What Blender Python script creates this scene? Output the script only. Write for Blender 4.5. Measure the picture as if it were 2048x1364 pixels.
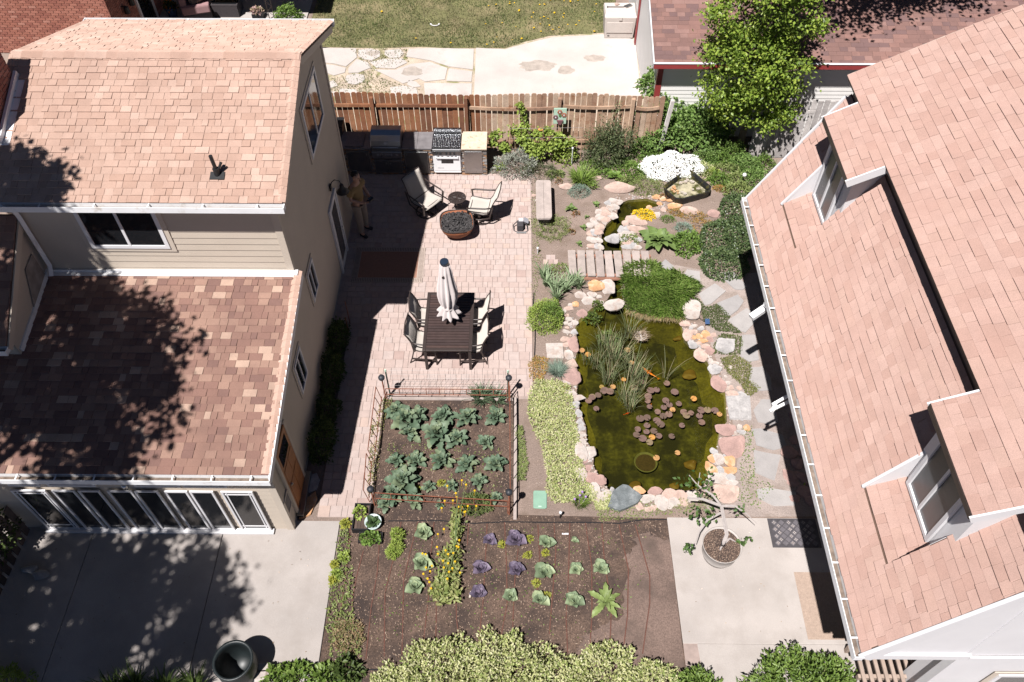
import bpy, bmesh, math, random
import numpy as np
from mathutils import Vector, Matrix, noise
from mathutils.geometry import tessellate_polygon

for o_ in list(bpy.data.objects): bpy.data.objects.remove(o_)
sc = bpy.context.scene
col = sc.collection
R = math.radians
random.seed(7)
rs = np.random.RandomState(11)

# ---------------------------------------------------------------- camera, sky, sun, exposure
FPX, TH, YAWA, H = 1646.0, R(51.5), R(0.45), 14.2
cam_d = bpy.data.cameras.new('camera'); cam = bpy.data.objects.new('camera', cam_d); col.objects.link(cam)
cam_d.sensor_width = 36.0; cam_d.lens = 36.0*FPX/2048; cam_d.clip_end = 300; cam_d.clip_start = .1
cam.location = (0, 0, H); cam.rotation_euler = (R(90)-TH, 0, YAWA)
sc.camera = cam
SH = Vector((.275, .465, -1.0))                     # way the sunlight travels
w_ = bpy.data.worlds.new('World'); sc.world = w_; w_.use_nodes = True
nt_ = w_.node_tree; sky_ = nt_.nodes.new('ShaderNodeTexSky'); sky_.sky_type = 'NISHITA'; sky_.sun_disc = False
sky_.altitude = 1400; sky_.air_density = .3; sky_.dust_density = .3
sky_.sun_elevation = R(61.6); sky_.sun_rotation = R(210.6)
nt_.links.new(sky_.outputs[0], nt_.nodes['Background'].inputs[0]); nt_.nodes['Background'].inputs[1].default_value = .05
sun_d = bpy.data.lights.new('sun', 'SUN'); sun_d.energy = 5.0; sun_d.angle = R(.53); sun_d.color = (1, .962, .935)
sun = bpy.data.objects.new('sun', sun_d); col.objects.link(sun)
sun.rotation_euler = SH.to_track_quat('-Z', 'Y').to_euler(); sun.location = (-10, -15, 30)
sc.view_settings.view_transform = 'Standard'; sc.view_settings.look = 'None'
sc.view_settings.gamma = 1; sc.view_settings.exposure = .68; sc.view_settings.use_curve_mapping = False
sc.render.resolution_x = 1024; sc.render.resolution_y = 682

# ---------------------------------------------------------------- surveying: where a sight line meets a known plane
_a = YAWA
_r = Vector((math.cos(_a), math.sin(_a), 0)); _f = Vector((-math.sin(_a), math.cos(_a), 0))
_fw = _f*math.cos(TH)+Vector((0, 0, -math.sin(TH))); _up = _f*math.sin(TH)+Vector((0, 0, math.cos(TH)))
_C = Vector((0, 0, H))
def ray(px, py): return _fw+_r*((px-1024)/FPX)-_up*((py-682)/FPX)
def G(px, py, z=0.0):
    d = ray(px, py); return _C+d*((z-H)/d.z)
def ZX(px, py, x):
    d = ray(px, py); return _C+d*(x/d.x)
def ZY(px, py, y):
    d = ray(px, py); return _C+d*(y/d.y)
def ppm(px, py, z=0.0): return FPX/((G(px, py, z)-_C).dot(_fw))

# ---------------------------------------------------------------- object helpers
class MB:
    def __init__(s): s.v = []; s.f = []
    def add(s, vs, fs):
        b = len(s.v); s.v += [tuple(p) for p in vs]; s.f += [tuple(i+b for i in f) for f in fs]; return s
    def hexa(s, p):
        return s.add(p, [(0, 3, 2, 1), (4, 5, 6, 7), (0, 1, 5, 4), (1, 2, 6, 5), (2, 3, 7, 6), (3, 0, 4, 7)])
    def box(s, c, d, M=None):
        x, y, z = (k/2 for k in d); P = [Vector(q) for q in ((-x, -y, -z), (x, -y, -z), (x, y, -z), (-x, y, -z), (-x, -y, z), (x, -y, z), (x, y, z), (-x, y, z))]
        if M is not None: P = [M @ q for q in P]
        c = Vector(c); return s.hexa([q+c for q in P])
    def bb(s, x0, x1, y0, y1, z0, z1): return s.box(((x0+x1)/2, (y0+y1)/2, (z0+z1)/2), (abs(x1-x0), abs(y1-y0), abs(z1-z0)))
    def beam(s, a, b, w, h, up=(0, 0, 1)):
        a = Vector(a); b = Vector(b); d = (b-a).normalized(); up = Vector(up)
        if abs(d.dot(up)) > .98: up = Vector((0, 1, 0))
        x = d.cross(up).normalized(); y = x.cross(d).normalized()
        q = [(-w/2, -h/2), (w/2, -h/2), (w/2, h/2), (-w/2, h/2)]
        return s.hexa([a+x*i+y*j for i, j in q]+[b+x*i+y*j for i, j in q])
    def tube(s, path, r, n=6):
        P = [Vector(p) for p in path]; rr = r if isinstance(r, (list, tuple)) else [r]*len(P); b = len(s.v); pv = None
        for i, p in enumerate(P):
            d = (P[min(i+1, len(P)-1)]-P[max(i-1, 0)])
            d = d.normalized() if d.length > 1e-9 else Vector((0, 0, 1))
            if pv is None:
                pv = Vector((0, 0, 1)) if abs(d.z) < .9 else Vector((1, 0, 0))
            q = d.cross(pv)
            if q.length < .15: pv = Vector((0, 1, 0)) if abs(d.y) < .8 else Vector((1, 0, 0)); q = d.cross(pv)
            x = q.normalized(); y = d.cross(x).normalized()
            for k in range(n):
                t = 2*math.pi*k/n; s.v.append(tuple(p+(x*math.cos(t)+y*math.sin(t))*rr[i]))
        for i in range(len(P)-1):
            for k in range(n):
                k2 = (k+1) % n; s.f.append((b+i*n+k, b+i*n+k2, b+(i+1)*n+k2, b+(i+1)*n+k))
        s.f.append(tuple(b+k for k in range(n))[::-1]); s.f.append(tuple(b+(len(P)-1)*n+k for k in range(n)))
        return s
    def lathe(s, prof, n=20, c=(0, 0, 0), wob=None):
        b = len(s.v)
        for i, (r, z) in enumerate(prof):
            for k in range(n):
                t = 2*math.pi*k/n; q = r*(wob(k, i, t) if wob else 1)
                s.v.append((c[0]+q*math.cos(t), c[1]+q*math.sin(t), c[2]+z))
        for i in range(len(prof)-1):
            for k in range(n):
                k2 = (k+1) % n; s.f.append((b+i*n+k, b+i*n+k2, b+(i+1)*n+k2, b+(i+1)*n+k))
        ringp = tuple(prof[0]) == tuple(prof[-1])
        if prof[0][0] > 1e-6 and not ringp: s.f.append(tuple(b+k for k in range(n))[::-1])
        if prof[-1][0] > 1e-6 and not ringp: s.f.append(tuple(b+(len(prof)-1)*n+k for k in range(n)))
        return s
    def prism(s, poly, z0, z1, holes=()):
        if not holes:
            n = len(poly); A = sum(poly[i][0]*poly[(i+1) % n][1]-poly[(i+1) % n][0]*poly[i][1] for i in range(n))
            if A < 0: poly = poly[::-1]
            tri = tessellate_polygon([[Vector((p[0], p[1], 0)) for p in poly]]) if n > 4 else None
            b = len(s.v)
            s.v += [(p[0], p[1], z0) for p in poly]+[(p[0], p[1], z1) for p in poly]
            s.f.append(tuple(b+n+i for i in range(n))) if n <= 4 else s.f.extend(upf(s.v, [tuple(b+n+i for i in t) for t in tri]))
            s.f.append(tuple(b+i for i in range(n))[::-1]) if n <= 4 else s.f.extend([f[::-1] for f in upf(s.v, [tuple(b+i for i in t) for t in tri])])
            for i in range(n):
                j = (i+1) % n; s.f.append((b+i, b+j, b+n+j, b+n+i))
        return s
    def sheet(s, poly, z, holes=()):
        loops = [[Vector((p[0], p[1], 0)) for p in poly]]+[[Vector((p[0], p[1], 0)) for p in h] for h in holes]
        tri = tessellate_polygon(loops); b = len(s.v)
        for l in loops: s.v += [(p.x, p.y, z) for p in l]
        s.f += upf(s.v, [tuple(b+i for i in t) for t in tri]); return s
    def mesh(s, name):
        m = bpy.data.meshes.new(name); m.from_pydata(s.v, [], s.f); return m
def upf(v, tris):
    out = []
    for t in tris:
        a, b, c = (v[i] for i in t)
        k = (b[0]-a[0])*(c[1]-a[1])-(b[1]-a[1])*(c[0]-a[0])
        out.append(t if k > 0 else t[::-1])
    return out
def WM(o):
    return o.matrix_basis.copy() if o.parent is None else WM(o.parent) @ o.matrix_parent_inverse @ o.matrix_basis
def link(name, me, mat=None, parent=None, smooth=False):
    o = bpy.data.objects.new(name, me); col.objects.link(o)
    if mat is not None and me is not None and not me.materials: me.materials.append(mat)
    if smooth and me is not None and len(me.polygons): me.polygons.foreach_set('use_smooth', [True]*len(me.polygons))
    if parent is not None: o.parent = parent
    return o
def ob(name, mb, mat=None, parent=None, smooth=False, world=True, bev=0, center=True):
    """one mesh object; world=True: vertices are in world space (re-centred on the base of the mesh)"""
    if world and center and len(mb.v):
        a = np.array(mb.v); c = Vector(((a[:, 0].min()+a[:, 0].max())/2, (a[:, 1].min()+a[:, 1].max())/2, a[:, 2].min()))
        mb.v = [tuple(q) for q in (a-np.array(c))]
    else: c = Vector((0, 0, 0))
    o = link(name, mb.mesh(name), mat, parent, smooth)
    if world and parent is not None: o.matrix_parent_inverse = WM(parent).inverted()
    o.location = c
    if bev:
        m = o.modifiers.new('bevel', 'BEVEL'); m.width = bev; m.segments = 2; m.limit_method = 'ANGLE'
    return o
def tag(o, label, cat, group=None):
    o['label'] = label; o['category'] = cat
    if group: o['group'] = group
    return o
def thing(name, label, cat, loc=(0, 0, 0), rz=0, group=None):
    o = bpy.data.objects.new(name, None); col.objects.link(o); o.location = loc; o.rotation_euler = (0, 0, rz)
    o.empty_display_size = .1
    return tag(o, label, cat, group)
def struct(o): o['kind'] = 'structure'; return o
def stuff(o): o['kind'] = 'stuff'; return o
def copy_tree(o, parent=None):
    c = o.copy(); col.objects.link(c); c.parent = parent
    for ch in list(o.children): copy_tree(ch, c)
    return c

# ---------------------------------------------------------------- materials
def N(nt, t, **k):
    n = nt.nodes.new(t)
    for a, b in k.items(): setattr(n, a, b)
    return n
def sat(c, k): return tuple(max(0, min(1, x*k)) for x in c[:3])+(1,)
def M(name, c=(.5, .5, .5), rough=.75, var=.12, vscale=3.0, fine=.0, fscale=60, bump=0.0, bscale=40, metal=0, spec=.35, pal=None, leaf=0.0, stain=None, stscale=1.2, stlo=.5, sthi=.65, emit=0, coat=0):
    m = bpy.data.materials.new(name); m.use_nodes = True; nt = m.node_tree; L = nt.links; bs = nt.nodes['Principled BSDF']
    geo = N(nt, 'ShaderNodeNewGeometry')
    if pal:
        oi = N(nt, 'ShaderNodeObjectInfo'); ad = N(nt, 'ShaderNodeMath', operation='ADD'); fr = N(nt, 'ShaderNodeMath', operation='FRACT')
        mu = N(nt, 'ShaderNodeMath', operation='MULTIPLY'); mu.inputs[1].default_value = 7.77
        L.new(oi.outputs['Random'], mu.inputs[0]); L.new(geo.outputs['Random Per Island'], ad.inputs[0]); L.new(mu.outputs[0], ad.inputs[1]); L.new(ad.outputs[0], fr.inputs[0])
        rp = N(nt, 'ShaderNodeValToRGB'); cr = rp.color_ramp; cr.interpolation = 'CONSTANT'
        tot = sum(p[1] for p in pal); acc = 0
        for i, (cc, wt) in enumerate(pal):
            e = cr.elements[0] if i == 0 else (cr.elements[1] if i == 1 else cr.elements.new(min(.999, acc/tot)))
            e.position = min(.999, acc/tot); e.color = tuple(cc)+(1,); acc += wt
        if len(pal) == 1: cr.elements[1].color = tuple(pal[0][0])+(1,)
        L.new(fr.outputs[0], rp.inputs[0]); cur = rp.outputs[0]
    else:
        rgb = N(nt, 'ShaderNodeRGB'); rgb.outputs[0].default_value = tuple(c)+(1,); cur = rgb.outputs[0]
    def noisemul(cur, scale, amt, detail=3):
        t = N(nt, 'ShaderNodeTexNoise'); t.inputs['Scale'].default_value = scale; t.inputs['Detail'].default_value = detail
        L.new(geo.outputs['Position'], t.inputs['Vector'])
        mr = N(nt, 'ShaderNodeMapRange'); mr.inputs[1].default_value = .25; mr.inputs[2].default_value = .75
        mr.inputs[3].default_value = 1-amt; mr.inputs[4].default_value = 1+amt; L.new(t.outputs['Fac'], mr.inputs[0])
        mx = N(nt, 'ShaderNodeVectorMath', operation='SCALE'); L.new(cur, mx.inputs[0]); L.new(mr.outputs[0], mx.inputs['Scale']); return mx.outputs[0]
    if var: cur = noisemul(cur, vscale, var)
    if fine: cur = noisemul(cur, fscale, fine, 1)
    if stain:
        t = N(nt, 'ShaderNodeTexNoise'); t.inputs['Scale'].default_value = stscale; t.inputs['Detail'].default_value = 6; t.inputs['Roughness'].default_value = .65
        L.new(geo.outputs['Position'], t.inputs['Vector'])
        mr = N(nt, 'ShaderNodeMapRange'); mr.inputs[1].default_value = stlo; mr.inputs[2].default_value = sthi; L.new(t.outputs['Fac'], mr.inputs[0])
        mx = N(nt, 'ShaderNodeMix', data_type='RGBA'); L.new(mr.outputs[0], mx.inputs['Factor']); L.new(cur, mx.inputs['A']); mx.inputs['B'].default_value = tuple(stain)+(1,); cur = mx.outputs['Result']
    L.new(cur, bs.inputs['Base Color'])
    bs.inputs['Roughness'].default_value = rough; bs.inputs['Metallic'].default_value = metal; bs.inputs['Specular IOR Level'].default_value = spec
    if rough >= .85 and 'Diffuse Roughness' in bs.inputs: bs.inputs['Diffuse Roughness'].default_value = 1.0
    if coat: bs.inputs['Coat Weight'].default_value = coat
    if bump:
        t = N(nt, 'ShaderNodeTexNoise'); t.inputs['Scale'].default_value = bscale; t.inputs['Detail'].default_value = 4
        L.new(geo.outputs['Position'], t.inputs['Vector']); b = N(nt, 'ShaderNodeBump'); b.inputs['Strength'].default_value = min(1, bump); b.inputs['Distance'].default_value = .02
        L.new(t.outputs['Fac'], b.inputs['Height']); L.new(b.outputs[0], bs.inputs['Normal'])
    if leaf:
        tr = N(nt, 'ShaderNodeBsdfTranslucent'); mx = N(nt, 'ShaderNodeMixShader'); mx.inputs[0].default_value = leaf
        L.new(cur, tr.inputs[0]); L.new(bs.outputs[0], mx.inputs[1]); L.new(tr.outputs[0], mx.inputs[2]); L.new(mx.outputs[0], nt.nodes['Material Output'].inputs[0])
    return m
def leafmat(name, cols, tr=.3, rough=.5, var=.15):
    return M(name, pal=[(c, 1) for c in cols], rough=rough, var=var, vscale=6, leaf=tr, spec=.3)

mSoil = M('soil', (.215, .163, .137), .95, .2, 1.3, .25, 45, 1, 25, stain=(.175, .13, .105), stscale=2.2)
mVeg = M('garden_soil', (.105, .070, .053), .95, .35, 2.5, .45, 40, 1, 18, stain=(.045, .032, .028), stscale=1.6, stlo=.42, sthi=.66)
mVegB = M('bare_soil', (.16, .112, .093), .95, .2, 1.5, .3, 50, 1, 30, stain=(.10, .072, .06), stscale=1.1, stlo=.5, sthi=.66)
mChip = M('wood_chip', pal=[((.23, .16, .12), 3), ((.16, .108, .08), 4), ((.34, .26, .20), .7), ((.10, .07, .055), 3)], rough=.9)
mConc = M('concrete', (.375, .34, .318), .9, .10, 1.1, .06, 80, .25, 90, stain=(.32, .285, .262), stscale=1.7, stlo=.45, sthi=.75)
mConcD = M('aged_concrete', (.43, .395, .37), .9, .10, 1.1, .08, 60, .3, 60, stain=(.37, .325, .295), stscale=1.5, stlo=.55, sthi=.75)
mPaver = M('paver', pal=[((.40, .318, .288), 6), ((.415, .332, .302), 6), ((.388, .303, .274), 4), ((.42, .325, .282), 1.2), ((.355, .265, .238), .7), ((.405, .332, .306), 4)], rough=.9, var=.08, vscale=9, fine=.07, fscale=90, bump=.3, bscale=120)
mJoint = M('joint_sand', (.31, .245, .22), .95, .15, 8)
mShU = M('shingle_tan', pal=[((.465, .322, .258), 6), ((.48, .337, .272), 5), ((.445, .302, .24), 4), ((.515, .372, .305), 1.5), ((.43, .288, .226), 2)], rough=.95, var=.06, vscale=4, fine=.16, fscale=130, bump=.22, bscale=160, stain=(0.33, 0.215, 0.17), stscale=1.1, stlo=.46, sthi=1.05)
mShL = M('shingle_brown_blend', pal=[((.27, .16, .125), 5), ((.245, .14, .112), 4), ((.32, .20, .155), 4), ((.45, .32, .25), 1.3), ((.205, .118, .098), 2.5)], rough=.95, var=.06, vscale=4, fine=.18, fscale=130, bump=.22, bscale=160, stain=(0.16, 0.095, 0.08), stscale=1.1, stlo=.46, sthi=1.05)
mShR = M('shingle_rose', pal=[((.392, .262, .222), 5), ((.412, .28, .238), 4), ((.372, .242, .202), 4), ((.398, .268, .224), 3)], rough=.95, var=.06, vscale=5, fine=.16, fscale=120, bump=.22, bscale=150, stain=(0.36, 0.22, 0.18), stscale=1.1, stlo=.46, sthi=1.05)
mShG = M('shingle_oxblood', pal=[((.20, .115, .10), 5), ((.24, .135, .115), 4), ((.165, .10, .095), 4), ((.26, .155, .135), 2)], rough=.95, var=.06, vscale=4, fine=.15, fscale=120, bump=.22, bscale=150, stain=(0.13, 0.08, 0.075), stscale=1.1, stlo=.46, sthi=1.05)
mRoofBase = M('roof_felt', (.12, .075, .055), .95)
mSiding = M('tan_siding', (.50, .43, .355), .7, .04, 2, .03, 40, .08, 80)
mTrimTan = M('tan_trim', (.52, .45, .375), .65, .04, 2)
mWhite = M('white_paint', (.66, .65, .66), .5, .04, 2)
mWhiteG = M('white_gutter', (.76, .76, .77), .4, .06, 3, stain=(.55, .5, .45), stscale=4, stlo=.58, sthi=.75)
mVinyl = M('white_vinyl', (.72, .70, .68), .55, .04, 2)
mRed = M('red_trim', (.28, .045, .045), .5, .08, 3)
mDarkMetal = M('bronze_metal', (.045, .033, .030), .38, .1, 8, spec=.5)
mBlack = M('black_plastic', (.018, .018, .02), .45, .1, 8)
mSteel = M('stainless_steel', (.50, .50, .50), .28, .06, 12, metal=1)
mSteelD = M('brushed_steel_dark', (.30, .30, .30), .38, .08, 12, metal=1)
mGlass = M('window_glass', (.012, .013, .015), .05, 0, spec=.9)
mGlassG = M('screened_glass', (.075, .075, .08), .25, .15, 4, spec=.6)
mSling = M('sling_fabric', (.44, .40, .36), .85, .04, 5, .05, 200, .2, 250)
mFenceR = M('fence_stain', pal=[((.23, .10, .05), 3), ((.19, .08, .042), 3), ((.27, .13, .07), 2), ((.155, .07, .04), 2)], rough=.85, var=.2, vscale=5, fine=.15, fscale=40, bump=.3, bscale=50)
mFenceW = M('fence_weathered', pal=[((.31, .20, .135), 3), ((.36, .245, .17), 3), ((.26, .16, .11), 2), ((.37, .275, .205), 1)], rough=.9, var=.2, vscale=5, fine=.15, fscale=40, bump=.3, bscale=50, stain=(.21, .095, .05), stscale=3, stlo=.55, sthi=.7)
mFenceG = M('grey_boards', pal=[((.36, .335, .325), 3), ((.31, .285, .275), 3), ((.41, .38, .365), 2)], rough=.9, var=.2, vscale=6, fine=.15, fscale=40, bump=.3)
mDeckG = M('weathered_plank', pal=[((.33, .28, .255), 3), ((.36, .305, .28), 3), ((.30, .25, .23), 2)], rough=.9, var=.15, vscale=6, fine=.12, fscale=60, bump=.3)
mDarkWood = M('dark_timber', pal=[((.11, .075, .06), 2), ((.145, .10, .08), 2), ((.08, .055, .045), 2)], rough=.9, var=.2, vscale=6)
mRust = M('rusty_iron', (.17, .062, .036), .85, .3, 12, .2, 60)
mRustBowl = M('rust_bowl', (.24, .085, .04), .75, .25, 7, .1, 50, .2, 60)
mLava = M('lava_rock', pal=[((.05, .046, .046), 3), ((.075, .07, .07), 2), ((.035, .032, .033), 2)], rough=.95)
mBrick = M('red_brick', pal=[((.34, .135, .095), 4), ((.38, .16, .115), 4), ((.29, .11, .08), 3), ((.42, .20, .15), 1)], rough=.9, var=.1, vscale=6, fine=.1, fscale=80)
mMortar = M('mortar', (.46, .36, .30), .95)
mDoorW = M('varnished_door', (.36, .15, .055), .5, .2, 5, .15, 30)
mStoneV = M('ledger_stone', pal=[((.22, .15, .105), 3), ((.30, .17, .10), 2), ((.15, .135, .13), 3), ((.36, .25, .17), 2), ((.26, .25, .245), 2)], rough=.85, var=.15, vscale=10)
mTileTop = M('slate_counter', (.19, .175, .18), .22, .2, 6, spec=.6)
mGranite = M('cream_granite', (.60, .50, .39), .3, .15, 14, .12, 90, stain=(.40, .27, .17), stscale=9, stlo=.56, sthi=.7)
mGraniteD = M('dark_granite', (.17, .14, .14), .35, .2, 40, .4, 120)
mEnamel = M('white_enamel', (.80, .80, .81), .2, 0, spec=.6)
mStoneMats = dict(
    p=M('pink_stone', (.41, .30, .255), .85, .18, 9, .12, 50, 1, 14, stain=(.46, .365, .31), stscale=6),
    w=M('pale_stone', (.42, .375, .345), .85, .14, 9, .1, 50, 1, 14, stain=(.36, .285, .245), stscale=6),
    g=M('grey_stone', (.33, .315, .31), .85, .2, 9, .12, 50, 1, 14, stain=(.42, .40, .39), stscale=8),
    r=M('rose_stone', (.34, .225, .20), .85, .16, 9, .12, 50, 1, 14),
    o=M('orange_stone', (.48, .27, .14), .85, .2, 9, .1, 50, 1, 14, stain=(.54, .40, .29), stscale=6),
    s=M('slate_stone', (.13, .145, .15), .7, .2, 9, .12, 50, .6, 25, stain=(.23, .245, .25), stscale=5),
    b=M('submerged_stone', (.14, .085, .025), .6, .25, 9))
mFlag = M('flagstone', pal=[((.30, .282, .275), 2), ((.325, .305, .295), 2), ((.285, .27, .265), 2)], rough=.9, var=.08, vscale=5, fine=.06, fscale=70, bump=.3, bscale=30)

# ---------------------------------------------------------------- foliage generators
def unit(a): return a/np.maximum(1e-9, np.linalg.norm(a, axis=1, keepdims=True))
def mesh_np(name, V, F, mat=None):
    V = np.asarray(V, np.float32); F = np.asarray(F, np.int32); m = bpy.data.meshes.new(name); k = F.shape[1]
    m.vertices.add(len(V)); m.vertices.foreach_set('co', V.ravel()); m.loops.add(F.size); m.loops.foreach_set('vertex_index', F.ravel())
    m.polygons.add(len(F)); m.polygons.foreach_set('loop_start', np.arange(0, F.size, k, dtype=np.int32)); m.polygons.foreach_set('loop_total', np.full(len(F), k, np.int32))
    m.update(calc_edges=True)
    if mat: m.materials.append(mat)
    return m
def leaf_mesh(name, P, D, L, W, mat=None, fold=.25, droop=.0, up=None):
    n = len(P); L = np.broadcast_to(L, (n,))[:, None]; W = np.broadcast_to(W, (n,))[:, None]
    D = unit(D); ref = rs.normal(0, .35, (n, 3))+(np.array([0, 0, 1.0]) if up is None else up)
    S = unit(np.cross(D, ref)); Nn = np.cross(S, D)
    mid = P+D*L*.48; tip = P+D*L-np.array([0, 0, 1.])*L*droop
    V = np.stack([P, mid+S*W*.5+Nn*W*fold, tip, mid-S*W*.5+Nn*W*fold], 1).reshape(-1, 3)
    b = np.arange(n)[:, None]*4; F = np.concatenate([b+np.array([[0, 1, 2]]), b+np.array([[0, 2, 3]])], 1).reshape(-1, 3)
    return mesh_np(name, V, F, mat)
def mound_pts(n, rx, ry, h, lump=.25, inner=.55, seed=0, low=0.0):
    r_ = np.random.RandomState(seed+5); th = r_.uniform(0, 2*np.pi, n); sp = r_.uniform(low, 1, n); cp = np.sqrt(1-sp**2)
    d = np.stack([cp*np.cos(th), cp*np.sin(th), sp], 1)
    lm = np.array([noise.noise(Vector((q[0]*2.3+seed*3.1, q[1]*2.3, q[2]*2.3+seed))) for q in d])
    rad = (r_.uniform(inner, 1, n)**.6)*(1+lump*lm*1.6)
    P = d*rad[:, None]*np.array([rx, ry, h]); P[:, 2] = np.maximum(P[:, 2], .01)
    nrm = unit(d/np.array([rx, ry, h]))
    return P, nrm, r_
def foliage(name, rx, ry, h, n, L, W, mat, seed=0, lump=.25, inner=.55, spread=.8, up=.3, fold=.25, droop=.1):
    P, nr, r_ = mound_pts(n, rx, ry, h, lump, inner, seed)
    D = nr+r_.normal(0, spread, (n, 3))+np.array([0, 0, up])
    return leaf_mesh(name, P, D, L*r_.uniform(.65, 1.25, n), W*r_.uniform(.7, 1.2, n), mat, fold, droop)
def stems_mb(n, rx, ry, h, r=.008, seed=0):
    mb = MB(); q = random.Random(seed)
    for i in range(n):
        a = q.uniform(0, 6.28); k = q.uniform(.3, .8)
        mb.tube([(0, 0, -.02), (math.cos(a)*rx*k*.4, math.sin(a)*ry*k*.4, h*.45), (math.cos(a)*rx*k, math.sin(a)*ry*k, h*q.uniform(.6, .85))], [r, r*.8, r*.4], 4)
    return mb
mStem = M('stem', (.10, .075, .045), .9, .2, 10)
mStemG = M('green_stem', (.10, .14, .05), .8, .2, 10)
def shrub(name, label, loc, rx, ry, h, n, L, W, mat, seed=0, cat='shrub', group=None, extra=None, rz=0, stem=mStem, **k):
    t = thing(name, label, cat, loc, rz, group)
    link('foliage', foliage('foliage', rx, ry, h, n, L, W, mat, seed, **k), None, t)
    ob('stem', stems_mb(5, rx, ry, h, .008, seed), stem, t, world=False)
    if extra:
        P, nr, r_ = mound_pts(extra[0], rx*1.03, ry*1.03, h*1.06, k.get('lump', .25), .92, seed)
        link('blossoms', leaf_mesh('blossoms', P, rs.normal(0, 1, P.shape)*np.array([1, 1, .15]), extra[1], extra[1]*.9, extra[2], .05), None, t)
    return t
def blades_mesh(name, n, r, h, w, lean, mat, seed=0, seg=3, ry=None, curl=.5):
    """grass or strap leaves: n ribbons that rise and arch outward"""
    r_ = np.random.RandomState(seed); a = r_.uniform(0, 2*np.pi, n); q = np.sqrt(r_.uniform(0, 1, n))*r; ry = ry or r
    B = np.stack([np.cos(a)*q, np.sin(a)*q*ry/r, np.zeros(n)], 1); az = a+r_.normal(0, .7, n); hh = h*r_.uniform(.55, 1.1, n); ln = lean*r_.uniform(.3, 1.2, n)*hh
    side = np.stack([-np.sin(az), np.cos(az), np.zeros(n)], 1); out = np.stack([np.cos(az), np.sin(az), np.zeros(n)], 1)
    V = []
    for i in range(seg+1):
        t = i/seg; c = B+out*(ln*t**1.7)[:, None]+np.array([0, 0, 1])*(hh*(t-curl*t**2.6*ln/hh*.6))[:, None]
        ww = w*(1-t**2)*.5+w*.04
        V += [c-side*ww, c+side*ww]
    V = np.stack(V, 1).reshape(-1, 3); k = 2*(seg+1); b = np.arange(n)[:, None]*k
    F = np.concatenate([b+np.array([[2*i, 2*i+1, 2*i+3, 2*i+2]]) for i in range(seg)], 1).reshape(-1, 4)
    return mesh_np(name, V, F, mat)
def in_poly(x, y, poly):
    x = np.asarray(x); y = np.asarray(y); c = np.zeros(x.shape, bool); n = len(poly)
    for i in range(n):
        x1, y1 = poly[i][:2]; x2, y2 = poly[(i+1) % n][:2]
        if y1 == y2: continue
        c ^= ((y1 > y) != (y2 > y)) & (x < (x2-x1)*(y-y1)/(y2-y1)+x1)
    return c
def scatter(poly, n, seed=0):
    r_ = np.random.RandomState(seed); a = np.array([p[:2] for p in poly]); lo, hi = a.min(0), a.max(0); out = np.zeros((0, 2))
    while len(out) < n:
        q = r_.uniform(lo, hi, (n*2, 2)); out = np.concatenate([out, q[in_poly(q[:, 0], q[:, 1], poly)]])
    return out[:n]
def cover(name, label, cat, poly, n, h, L, W, mat, seed=0, z0=0.0, keep=None, flat=.5):
    """low ground cover over a polygon"""
    P2 = scatter(poly, n, seed)
    if keep is not None: P2 = P2[keep(P2)]
    hz = np.array([.55+.6*noise.noise(Vector((p[0]*3, p[1]*3, seed))) for p in P2])
    ar = np.array([p[:2] for p in poly]); 
    P = np.column_stack([P2, z0+h*np.clip(hz, .1, 1.2)*rs.uniform(.5, 1, len(P2))]); D = rs.normal(0, 1, P.shape)*np.array([1, 1, flat])+np.array([0, 0, flat])
    o = link(name, leaf_mesh(name, P, D, L*rs.uniform(.6, 1.2, len(P)), W*rs.uniform(.7, 1.2, len(P)), mat), None)
    return tag(stuff(o), label, cat)
def rock_mesh(name, seed, mat, sub=3, amp=.28):
    bm = bmesh.new(); bmesh.ops.create_icosphere(bm, subdivisions=sub, radius=1)
    q_ = random.Random(seed*13+1); pl_ = []
    for _ in range(11):
        d = Vector((q_.gauss(0, 1), q_.gauss(0, 1), q_.gauss(0, 1))).normalized(); pl_.append((d, q_.uniform(.62, .9)))
    for v in bm.verts:
        c = v.co.copy()*1.1
        for d, h_ in pl_:
            e = c.dot(d)
            if e > h_: c -= d*(e-h_)*.9
        c *= 1+amp*.5*noise.noise(c*1.6+Vector((seed*7.3, 0, 0)))+amp*.2*noise.noise(c*5+Vector((0, seed*3.7, 0)))
        v.co = c
    me = bpy.data.meshes.new(name); bm.to_mesh(me); bm.free(); me.materials.append(mat)
    me.polygons.foreach_set('use_smooth', [True]*len(me.polygons)); return me
ROCKS = {k: [rock_mesh('stone_'+m.name, i+ord(k), m) for i in range(6)] for k, m in mStoneMats.items()}
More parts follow.
